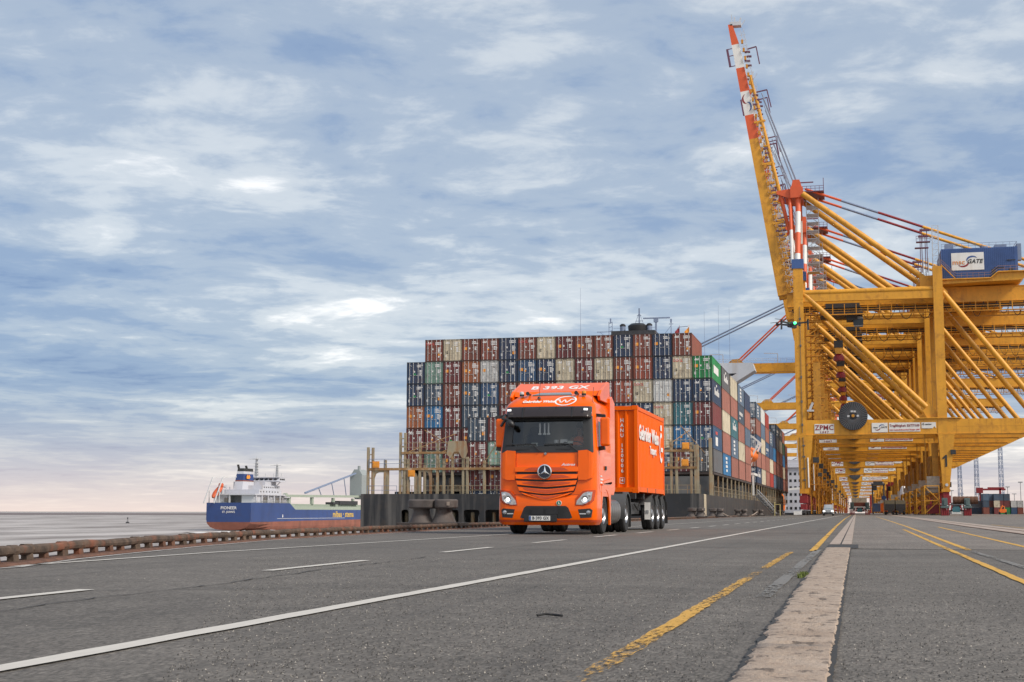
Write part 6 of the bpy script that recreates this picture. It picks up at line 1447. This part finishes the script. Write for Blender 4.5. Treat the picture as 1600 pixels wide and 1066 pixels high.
# driver
drv = thing('person', 'driver in an orange safety vest seated behind the windscreen of the truck', 'person', (TX+.62, TY+1.25, 1.95))
M['skin'] = mat('skin', (.42, .24, .17), .6); M['vest'] = mat('orange_vest', (.75, .14, .03), .7); M['hair'] = mat('dark_hair', (.03, .022, .018), .8); M['cloth'] = mat('dark_clothes', (.05, .055, .07), .85)
jo = [(0, .05, .02, .15), (0, .06, .22, .14), (0, .03, .42, .15), (0, .02, .53, .075), (0, -.02, .62, .055), (0, -.04, .72, .085), (0, -.05, .80, .075),
      (-.19, .02, .47, .07), (-.26, -.10, .25, .05), (-.20, -.36, .22, .038), (-.19, -.45, .25, .035), (.19, .02, .47, .07), (.26, -.10, .25, .05), (.20, -.36, .22, .038), (.19, -.45, .25, .035),
      (-.11, -.05, .0, .09), (-.13, -.42, .02, .07), (-.13, -.48, -.38, .05), (.11, -.05, .0, .09), (.13, -.42, .02, .07), (.13, -.48, -.38, .05)]
ed = [(0, 1), (1, 2), (2, 3), (3, 4), (4, 5), (5, 6), (2, 7), (7, 8), (8, 9), (9, 10), (2, 11), (11, 12), (12, 13), (13, 14), (0, 15), (15, 16), (16, 17), (0, 18), (18, 19), (19, 20)]
me = bpy.data.meshes.new('body'); me.from_pydata([j[:3] for j in jo], ed, []); me.materials.append(M['skin'])
bo = link('body', me, drv); sk = bo.modifiers.new('skin', 'SKIN'); bo.modifiers.new('sub', 'SUBSURF').levels = 2; bo.modifiers['sub'].render_levels = 2
if me.skin_vertices: pass
for i, j in enumerate(jo): me.skin_vertices[0].data[i].radius = (j[3], j[3]*.9) if False else (j[3], j[3])
me.skin_vertices[0].data[0].use_root = True
mb = MB(); rr = [[(w*math.cos(a), .05+d*math.sin(a), z) for a in [2*math.pi*i/14 for i in range(14)]] for z, w, d in ((0, .20, .19), (.2, .205, .18), (.40, .235, .18), (.50, .19, .13), (.545, .09, .09))]; mb.grid(rr, closed=True); mb.build('safety_vest', M['vest'], drv, smooth=True)
mb = MB(); rr = [[(w*math.cos(a), -.025+w*1.15*math.sin(a), z) for a in [2*math.pi*i/12 for i in range(12)]] for z, w in ((.75, .098), (.80, .10), (.85, .085), (.89, .045), (.895, .0))]; mb.grid(rr, closed=True); mb.build('hair', M['hair'], drv, smooth=True)
mb = MB()
for s in (-1, 1): mb.box(s*.035-.012, -.145, .735, s*.035+.012, -.13, .748)
mb.box(-.025, -.135, .66, .025, -.125, .668); mb.prism([(-.16, .695), (-.125, .74), (-.125, .69)], 'x', -.012, .012); mb.build('face', M['hair'], drv)
# trailer
tl = thing('container_trailer', 'dark three-axle container trailer coupled behind the orange truck', 'trailer', (TX-.02, 39.2, 0))
mb = MB()
for s in (-1, 1): mb.box(s*.48-.06, .2, 1.06, s*.48+.06, 3.0, 1.16); mb.box(s*.48-.06, 2.8, .74, s*.48+.06, 9.6, 1.10)
for y in (.5, 2.9, 4.6, 6.4, 7.6, 9.4): mb.box(-1.15, y-.07, .95, 1.15, y+.07, 1.12)
for y in (6.3, 7.6, 8.9): mb.box(-.95, y-.07, .44, .95, y+.07, .6)
mb.box(-1.2, 9.5, .45, 1.2, 9.62, .62); mb.box(-.8, 3.2, .5, .9, 5.2, .85)
mb.build('chassis', M['tdark'], tl)
for s in (-1, 1):
    for y in (6.3, 7.6, 8.9):
        wheel(s*1.02, y, tl, s)
        mb = MB(); ra = [[(s*q, y+.58*math.cos(R(a)), .54+.58*math.sin(R(a))) for a in range(25, 156, 13)] for q in (.82, 1.20, 1.21)]; mb.grid(ra); mb.build('mudguard', M['tgrey'], tl, smooth=True)
    mb = MB(); mb.box(min(s*.8, s*1.22), 9.66, .18, max(s*.8, s*1.22), 9.69, .9); mb.build('mud_flap', M['rubber'], tl)
    mb = MB(); mb.box(s*.75-.06, 3.3, .25, s*.75+.06, 3.42, 1.0); mb.box(s*.75-.13, 3.22, .22, s*.75+.13, 3.5, .26); mb.build('landing_leg', M['tdark'], tl)
mb = MB(); mb.box(1.06, 5.3, .33, 1.24, 5.33, .86); mb.build('warning_plate', M['white'], tl); mb = MB(); mb.box(1.10, 5.285, .52, 1.19, 5.30, .62); mb.build('plate_print', M['grey'], tl)
mb = MB(); mb.path([(-.3, -.3, 1.3), (-.4, -.9, 1.05), (-.3, -1.5, 1.2), (-.2, -2.0, 1.6)], .025, 6); mb.path([(.95, 3.9, .8), (1.0, 4.3, .62), (1.0, 4.6, .8)], .03, 6); mb.build('air_line', M['rubber'], tl)
# orange twenty-foot container
co = link('shipping_container', body_mesh('truck', M['box'], 6.06, 2.59, True), None, (TX-.02, 42.1, 1.13)); tag(co, 'orange twenty-foot container with white lettering carried on the truck trailer', 'shipping container')
mb = MB(); rr = []; xs = [-1.12, -.96]
for c in (-.68, -.02, .64): xs += []
prof = [(-1.12, .0)]
for i in range(8):
    c = -.82+.26*i if i else -.90
    if i == 0: c = -1.08+.26
    c = .74-.26*6+.26*i+.0; prof += [(c-.105, 0), (c-.08, .05), (c+.08, .05), (c+.105, 0)]
prof += [(1.12, 0)]
mb.grid([[(x, .03+d, .16) for x, d in prof], [(x, .03+d, 2.45) for x, d in prof]]); mb.build('front_wall', M['box'], co)
t = text('\n'.join('HANU')+'\n\n'+'\n'.join('120006'), .15, (.74, .074, 1.40), FRONT, M['print'], co, 'lettering', .004, .003)
mb = MB()
for a in ((-.09, -.09, .09, -.075), (-.09, .075, .09, .09), (-.09, -.09, -.075, .09), (.075, -.09, .09, .09)): mb.box(.74+a[0]*.85, .068, .36+a[1], .74+a[2]*.85, .076, .36+a[3])
mb.build('check_box', M['print'], co); text('4', .14, (.74, .072, .36), FRONT, M['print'], co, 'lettering', .003, .003)
mb = MB(); mb.box(1.212, .14, .172, 1.216, 5.9, .175)
for y in (1.9, 3.8): mb.box(1.216, y, .03, 1.2225, y+.10, .168)
mb.build('rail_pocket', M['black'], co)
text('Gebr\u00fcder Weiss', .60, (1.226, 2.45, 1.80), RIGHT, M['print'], co, 'side_lettering', .022, .004, sx=1.02); text('Transport', .34, (1.226, 3.3, 1.36), RIGHT, M['print'], co, 'side_lettering', .012, .004)
mb = MB(); n = 26; rr = [[], []]
for i in range(n+1):
    a = R(60+250*i/n)
    for kk, r_ in ((0, 1.0), (1, .72)): rr[kk].append((1.228, 5.25+.40*r_*math.cos(a), 1.55+.50*r_*math.sin(a)))
mb.grid(rr); mb.box(1.226, 5.1, 2.12, 1.23, 5.4, 2.30); mb.box(1.226, 5.2, 1.42, 1.23, 5.65, 1.56); mb.build('side_logo', M['print'], co)
# ---------------------------------------------------------------- yard, vehicles and far things
dr = thing('drone', 'dark quadcopter drone with a green light hovering left of the near crane leg', 'drone', (-.64, 16, 2.63), R(20))
mb = MB(); rr = [[(w*math.cos(a), l*math.sin(a), z) for a in [2*math.pi*i/12 for i in range(12)]] for z, w, l in ((-.03, .02, .05), (-.022, .045, .095), (.0, .052, .11), (.022, .04, .085), (.03, .015, .04))]; mb.grid(rr, closed=True); mb.poly(rr[0]); mb.poly(rr[-1]); mb.build('body', mat('drone_grey', (.05, .052, .06), .5), dr, smooth=True)
for i, (x, y) in enumerate(((-.15, -.10), (.15, -.10), (-.13, .13), (.13, .13))):
    mb = MB(); mb.bar((x*.25, y*.6, .005), (x, y, .018), .028, .02, w1=.018, h1=.014); mb.tube((x, y, .0), (x, y, .035), .014, 8)
    if y < 0: mb.bar((x, y, 0), (x*1.02, y, -.07), .016)
    a = mb.build('arm', M['tdark'], dr)
    mb = MB(); an = .4+i*.9; mb.bar((x-.09*math.cos(an), y-.09*math.sin(an), .042), (x+.09*math.cos(an), y+.09*math.sin(an), .040), .016, .003); mb.build('propeller', M['black'], a)
mb = MB(); mb.lathe([(0, -.125), (.014, -.12), (.016, -.1)], (0, 0, .004), 'y', 10); mb.build('nav_light', mat('green_led', (.1, .8, .3), .3, emit=((.05, 1, .25), 1.6)), dr)
mb = MB(); mb.box(-.022, -.10, -.052, .022, -.05, -.02); mb.build('camera', M['black'], dr)
# van
v = thing('van', 'small silver van with headlights on, beside the waterside crane legs', 'van', (-4.9, 264, 0))
pr = [(-.95, .35), (-.97, .9), (-.90, 1.05), (-.74, 1.92), (-.60, 2.02), (.60, 2.02), (.74, 1.92), (.90, 1.05), (.97, .9), (.95, .35)]
mb = MB(); rr = [[(x*k, y, z if z < 1.0 else 1.0+(z-1.0)*h) for x, z in pr] for y, k, h in ((0, .9, .02), (.08, 1, .08), (1.0, 1, .16), (1.75, .99, .93), (2.1, 1, 1.0), (4.6, 1, 1.0), (4.75, .97, .95))]; mb.grid(rr, closed=True); mb.poly(rr[0]); mb.poly(rr[-1]); mb.build('body', mat('silver_paint', (.38, .40, .42), .35, .2), v, smooth=True)
mb = MB(); mb.add([(-.80, .98, 1.16), (.80, .98, 1.16), (.68, 1.72, 1.88), (-.68, 1.72, 1.88)], [(0, 1, 2, 3)]); mb.build('windscreen', mat('van_screen', (.20, .24, .27), .12), v)
mb = MB(); mb.box(-.8, -.05, .35, .8, .02, .62); mb.build('grille', M['black'], v)
for s in (-1, 1):
    mb = MB(); mb.box(s*.72-.17, -.06, .72, s*.72+.17, .03, .92); mb.build('headlight', M['lamp'], v)
    for y in (.85, 3.8): mb = MB(); mb.tube((s*.68, y, .33), (s*.93, y, .33), .33, 16); mb.build('wheel', M['rubber'], v, smooth=True)
# low carriers on red wheel posts
def carrier(loc, sc, label):
    t = thing('yard_carrier', label, 'yard carrier', loc, 0, 'low carriers on red wheel posts')
    for s in (-1, 1):
        for q in range(4): mb = MB(); mb.box(s*2.35-.75+q*.4, 0, .0, s*2.35-.45+q*.4, 3.2, 1.55); mb.build('wheel_post', M['red'], t, bevel=.05)
        mb = MB(); mb.box(s*2.35-.85, -.3, 1.6, s*2.35+.85, 3.4, 2.1).box(s*2.3-.6, .1, 2.1, s*2.3+.55, 2.2, 3.8).box(s*2.3-.3, -.1, 2.2, s*2.3+.25, .1, 3.4); mb.build('drive_unit', mat('carrier_grey_green', (.09, .13, .13), .6), t, bevel=.06)
    mb = MB(); mb.box(-1.5, .4, .9, 1.5, 3, 1.4).box(-1.9, .8, 1.6, 1.9, 2.6, 2.3); mb.build('cross_frame', M['dark'], t)
    mb = MB(); mb.prism([(-.7, .75), (.7, .75), (.9, 1.4), (.5, 1.95), (-.5, 1.95), (-.9, 1.4)], 'y', .1, .35); mb.build('centre_box', M['c_teal'], t)
    for s in (-1, 1):
        mb = MB()
        for i in range(4): mb.m(i % 2).prism([(s*(.95+.28*i), 1.2+.18*i*0), (s*(1.23+.28*i), 1.2), (s*(1.05+.28*i), 2.2), (s*(.77+.28*i), 2.2)], 'y', .05, .1)
        mb.build('chevron_board', [M['red'], M['white']], t)
    t.scale = (sc, sc, sc); return t
c1 = carrier((19.3, 296, 0), .92, 'low carrier on red wheel posts loaded with rusty coils, beside the leg numbered 1')
mb = MB()
for i in range(6): mb.lathe([(.35, -.42), (.75, -.42), (.8, 0), (.75, .42), (.35, .42)], (19.2+i*.78, 297.4, 3.05), 'x', 14)
tag(mb.build('steel_coil_load', M['rust'], None), 'row of rusty coils lying on the low carrier right of the leg numbered 1', 'coils')
c2 = dup(c1, (1.1, 440, 0), None, 'low carrier on red wheel posts driving between the crane legs'); c2.scale = (.96, .96, .96)
mb = MB(); mb.box(-1.3, 441.5, 2.3, 3.2, 445, 5.0); mb.m(1).box(-1.2, 441.35, 2.5, 3.1, 441.5, 3.6); tag(mb.build('cargo_box', [M['c_beige'], M['c_brown']], None), 'brown and grey box carried between the posts of the middle carrier', 'cargo box')
# flat cargo trailers
def flat(x, y, label):
    t = thing('cargo_trailer', label, 'trailer', (x, y, 0), 0, 'parked trailers under the far cranes')
    mb = MB(); mb.box(-1.3, 0, 1.5, 1.3, 12, 3.9); mb.m(1).box(-1.25, -.05, 1.55, 1.25, 0, 2.9); mb.build('cargo_body', [mat('olive_brown', (.17, .15, .10), .7), M['dark']], t)
    mb = MB(); mb.box(-1.2, 0, 1.1, 1.2, 12, 1.5).box(-.6, -.2, .5, .6, .2, 1.1); mb.build('chassis', M['dark'], t)
    for s in (-1, 1):
        for yy in (.6, 2.0, 9.5): mb = MB(); mb.tube((s*.8, yy, .5), (s*1.2, yy, .5), .5, 14); mb.build('wheel', M['rubber'], t, smooth=True)
    return t
f1 = flat(8.9, 400, 'left of two brown box trailers parked under the cranes'); dup(f1, (11.7, 400, 0), None, 'right of two brown box trailers parked under the cranes, by the leg numbered 7')
# straddle carrier
def straddle(loc, label, col, sc=1):
    t = thing('straddle_carrier', label, 'straddle carrier', loc, 0, 'straddle carriers in the yard')
    for sx in (-1, 1):
        for y in (0, 3.2, 6.4): mb = MB(); mb.box(sx*2.4-.28, y-.28, 1.0, sx*2.4+.28, y+.28, 12.4); mb.build('leg', col, t)
        mb = MB(); mb.box(sx*2.4-.4, -1.4, 1.3, sx*2.4+.4, 7.8, 2.0); mb.build('side_beam', col, t)
        for y in (-.8, 1.6, 4.8, 7.2): mb = MB(); mb.tube((sx*2.4-.25, y, .7), (sx*2.4+.25, y, .7), .7, 14); mb.build('wheel', M['rubber'], t, smooth=True)
    mb = MB(); mb.box(-2.9, -.5, 12.4, 2.9, .5, 13.2).box(-2.9, 5.9, 12.4, 2.9, 6.9, 13.2).box(-2.7, 0, 12.5, -2.1, 6.4, 13.1).box(2.1, 0, 12.5, 2.7, 6.4, 13.1).box(-2, 1.5, 13.0, 2, 5, 14.2); mb.build('top_frame', col, t)
    mb = MB(); mb.box(-2.2, -2.0, 10.2, -.6, -.5, 12.2); mb.build('cab', M['glass_d'], t)
    mb = MB(); mb.box(-1.2, 0, 6.6, 1.2, 6.4, 7.0)
    for x in (-.9, .9):
        for y in (.6, 5.8): mb.bar((x, y, 7), (x, y, 12.5), .08)
    mb.build('spreader', M['po'], t); t.scale = (sc, sc, sc); return t
straddle((9.6, 640, 0), 'dark straddle carrier far under the cranes, left of the red one', M['dark']); straddle((16.2, 660, 0), 'red straddle carrier far under the cranes near the leg numbered 7', M['red'])
def cont_far(col, x, y, z, rot, label, group='containers in the yard', L=CL):
    if abs(rot) < .01: rot = math.pi; y += L
    o = link('shipping_container', body_mesh(col, M['c_'+col], L), None, (x, y, z), (0, 0, rot)); tag(o, label, 'shipping container', group); return o
cont_far('navy', 7.1, 520, .9, 0, 'navy container end on beside the bright orange one under the cranes'); M['c_orange'] = M['orange']
cont_far('orange', 9.4, 500, .9, 0, 'bright orange container end on under the far cranes')
bb = thing('round_sign', 'dark blue round board on a post under the far cranes', 'sign', (9.2, 499, 0)); mb = MB(); mb.tube((0, 0, 5.6), (0, .2, 5.6), .75, 18); mb.build('board', M['cblue'], bb); mb = MB(); mb.bar((0, .3, 0), (0, .3, 5.6), .2); mb.build('post', M['grey'], bb)
# red portal crane at the far end
rc = thing('red_portal', 'dark red portal crane at the far end of the crane row', 'portal crane', (1, 1500, 0))
mb = MB()
for x in (-11, 14):
    for y in (0, 14): mb = MB(); mb.box(x-1.2, y, 0, x+1.2, y+2, 22); mb.build('leg', M['red'], rc)
mb = MB(); mb.box(-13, 0, 19, 16, 2, 23).box(-13, 14, 19, 16, 16, 23); mb.build('portal_beam', M['red'], rc); mb = MB(); mb.box(-9, -.1, 20, -3, 0, 22).box(2, -.1, 20, 10, 0, 22); mb.build('sign_board', M['white'], rc)
# white ship beyond
ws = thing('white_vessel', 'white multi-deck ship superstructure seen between the container ship and the crane leg', 'ship', (-29, 700, WZ))
mb = MB(); mb.prism([(-10, 0), (12, 0), (12, 8.5), (-10, 8.5)], 'y', 0, 90); mb.build('hull', M['dark'], ws)
mb = MB(); mb.box(-9.5, 3, 8.5, 11.5, 30, 31.8).box(-11, 2, 30.2, 13, 14, 30.6).box(-8, 4, 31.8, 10, 12, 34.0); mb.build('superstructure', M['wship'], ws)
wm = MB(); wm.box(-.55, -.06, 0, .55, 0, 1.3); wme = wm.mesh('window', M['glass_d'])
for r in range(6):
    for i in range(9): link('window', wme, ws, (-8+2.2*i, 2.99, 10+3.3*r))
mb = MB(); mb.bar((2, 8, 33), (2, 8, 46), .8, w1=.3, h1=.3); mb.bar((-3, 8, 43), (5, 8, 43), .4); mb.bar((-1, 8, 39), (5, 8, 39), .3); mb.build('mast', M['lgrey'], ws)
mb = MB(); mb.bar((4, -2, 9), (4, -2, 20), 1.0); mb.bar((-4, -2, 19.5), (8, -2, 20.5), 1.0); mb.box(0, -3, 6, 8, -1, 9.2); mb.build('deck_crane', M['white'], ws)
lo = thing('lifebuoy_boat', 'orange rescue boat hanging upright left of the white ship', 'lifeboat', (-31.5, 640, 4.4)); mb = MB(); mb.lathe([(0, -4.2), (.9, -3.4), (1.3, -1), (1.3, 1.4), (.9, 3.6), (0, 4.4)], n=14); mb.build('boat_hull', M['orange'], lo, smooth=True); mb = MB(); mb.bar((1.5, 0, -3), (1.5, 0, 5), .3); mb.bar((1.5, 0, 5), (0, 0, 5.2), .3); mb.build('davit', M['white'], lo)
# background yard containers
ry = random.Random(11)
yard = [(('grey', 0), 66.5, 700, ('grey', 'slate')), (('teal', 0), 74, 640, ('teal', 'beige', 'teal')), (('brown', 0), 60, 640, ('maroon', 'maroon', 'slate'))]
k = 0
NAMES = {}
def far_stack(x, y, cols, place, rot=R(-90), L=CL):
    for i, c in enumerate(cols):
        cont_far(c, x, y, .02+i*CH, rot, '%s container %s %s' % (c, ['at the bottom of', 'second up in', 'third up in'][i], place), L=L)
far_stack(52.0, 760, ('maroon', 'pale grey'), 'the low pair right of the carrier')
far_stack(48.5, 650, ('slate', 'grey'), 'the grey pair beside the light masts')
for i, (x, cols, pl) in enumerate(((54.0, ('brown', 'slate', 'steel blue'), 'the stack under the red gantry'), (58.6, ('maroon', 'beige', 'slate'), 'the second stack under the red gantry'))):
    far_stack(x, 640+i*3, cols, pl, R(0))
far_stack(56.3, 645, ('slate', 'brown', 'steel blue'), 'the middle stack under the red gantry', R(0))
for i, (x, cols) in enumerate(((61.2, ('green', 'maroon', 'slate')), (63.8, ('green', 'maroon', 'slate')), (66.6, ('blue', 'pale grey')), (69.2, ('brown', 'pale grey')))):
    far_stack(x-.8, 646, cols, 'the %s column right of the red gantry' % ORD[i], R(0))
far_stack(70.2, 640, ('brown', 'brown', 'pale grey'), 'the long white-topped stack at the right edge')
far_stack(82.8, 640, ('beige', 'maroon', 'pale grey'), 'the last stack at the right edge')
for i, (x, y) in enumerate(((44, 900), (47, 760), (57, 760))): far_stack(x, y, ('grey', 'slate') if i != 1 else ('pale grey', 'grey'), 'the %s far grey stack behind' % ORD[i])
rg = thing('yard_gantry', 'dark red yard gantry standing over the teal container stacks', 'yard gantry', (57.5, 660, 0))
for x in (-4.2, 4.2): mb = MB(); mb.box(x-.4, 0, 0, x+.4, .8, 11.2); mb.build('leg', M['red'], rg)
mb = MB(); mb.box(-5.5, 0, 10.4, 6.5, 1, 11.2).box(-5.8, -.5, 9.2, -3, 1.2, 11.6).box(-1, .2, 11.2, 6, .8, 11.8); mb.build('top_beam', M['red'], rg)
om = thing('reach_stacker', 'small orange yard machine in front of the green container', 'yard machine', (56.8, 600, 0)); mb = MB(); mb.box(-1.4, 0, .6, 1.4, 3, 2.0).box(-.8, 0, 2.0, .8, 1.5, 3.2); mb.bar((-1.3, 0, 1), (0, 0, 3.6), .5); mb.build('body', M['orange'], om, bevel=.1)
mb = MB()
for s in (-1, 1): mb.tube((s*1.2-.3, .5, .6), (s*1.2+.3, .5, .6), .6, 12)
mb.build('wheel', M['rubber'], om); mb = MB(); mb.box(-.5, -.05, 2.2, .5, 0, 3.0); mb.build('cab_window', M['glass_d'], om)
# lattice light masts, lamp posts
def lattice(x, y, h, label):
    t = thing('lattice_mast', label, 'light mast', (x, y, 0), .3, 'lattice masts behind the yard'); mb = MB(); b, a = 1.15, .75
    c = [(1, 1), (1, -1), (-1, -1), (-1, 1)]
    for sx, sy in c: mb.bar((sx*b, sy*b, 0), (sx*a, sy*a, h), .26)
    n = int(h/2.6)
    for i in range(n):
        w0, w1 = b+(a-b)*i/n, b+(a-b)*(i+1)/n; z0, z1 = h*i/n, h*(i+1)/n
        for k_ in range(4):
            p, q = c[k_], c[(k_+1) % 4]; mb.bar((p[0]*w0, p[1]*w0, z0), (q[0]*w1, q[1]*w1, z1), .12)
            if i % 2 == 0: mb.bar((q[0]*w0, q[1]*w0, z0), (p[0]*w1, p[1]*w1, z1), .12)
    mb.build('lattice', M['rodblue'], t); mb = MB(); mb.box(-2.2, -.4, h, 2.2, .4, h+.5); mb.build('lamp_head', M['grey'], t); return t
lattice(61.3, 900, 34, 'leftmost of the three tall lattice masts behind the yard'); lattice(71.0, 900, 46, 'middle of the three tall lattice masts behind the yard'); lattice(85.0, 900, 56, 'rightmost of the three tall lattice masts behind the yard')
for i, (x, l) in enumerate(((68.8, 'lamp post just right of the leftmost lattice mast'), (75.8, 'lamp post between the left and middle lattice masts'), (83.5, 'short lamp post left of the middle lattice mast'), (108, 'lamp post just right of the rightmost lattice mast'), (112.5, 'small lamp post behind the pale stack'), (117, 'lamp post at the right edge of the yard'))):
    if i == 0:
        lp = thing('lamp_post', l, 'lamp post', (x, 1100, 0), 0, 'lamp posts in the yard'); mb = MB(); mb.tube((0, 0, 0), (0, 0, 17), .32, 8, r1=.2); mb.build('pole', M['grey'], lp); mb = MB(); mb.box(-1.5, -.5, 16.6, 1.5, .5, 17.2); mb.build('lamp_head', M['grey'], lp)
    else: c = dup(lp, (x, 1100, 0), None, l); c.scale = (1, 1, (1, .85, .72, 1.15, .85, 1.35)[i])
rb = thing('unloader_crane', 'small dark red bucket crane behind the leg numbered 1', 'crane', (26.0, 470, 0))
mb = MB(); mb.tube((2.2, 0, 0), (2.2, 0, 9.4), .5, 10); mb.bar((-3.5, 0, 11.2), (2.6, 0, 10.6), 1.3, 1.6); mb.bar((-3, 0, 10.4), (-1.5, 0, 4.5), .5); mb.bar((-.5, 0, 10.4), (-2.5, 0, 4.5), .4); mb.build('frame', M['red'], rb); mb = MB(); mb.box(1.4, -.6, 8.6, 3.4, .6, 10.2); mb.build('cab', M['dark'], rb)
mb = MB(); mb.box(-4.2, -1, 0, -1, 3, 4.4); mb.build('base', M['yel2'], rb)
wt = thing('storage_tank', 'tall white tank on a thin post right of the leg numbered 7', 'tank', (16.4, 520, 0)); mb = MB(); mb.lathe([(0, 4.2), (1.0, 4.6), (1.35, 6), (1.3, 8.2), (.8, 9.6), (0, 10)], n=16); mb.build('tank', M['white'], wt, smooth=True); mb = MB(); mb.bar((.2, 0, 0), (.2, 0, 4.6), .5); mb.build('post', M['white'], wt)
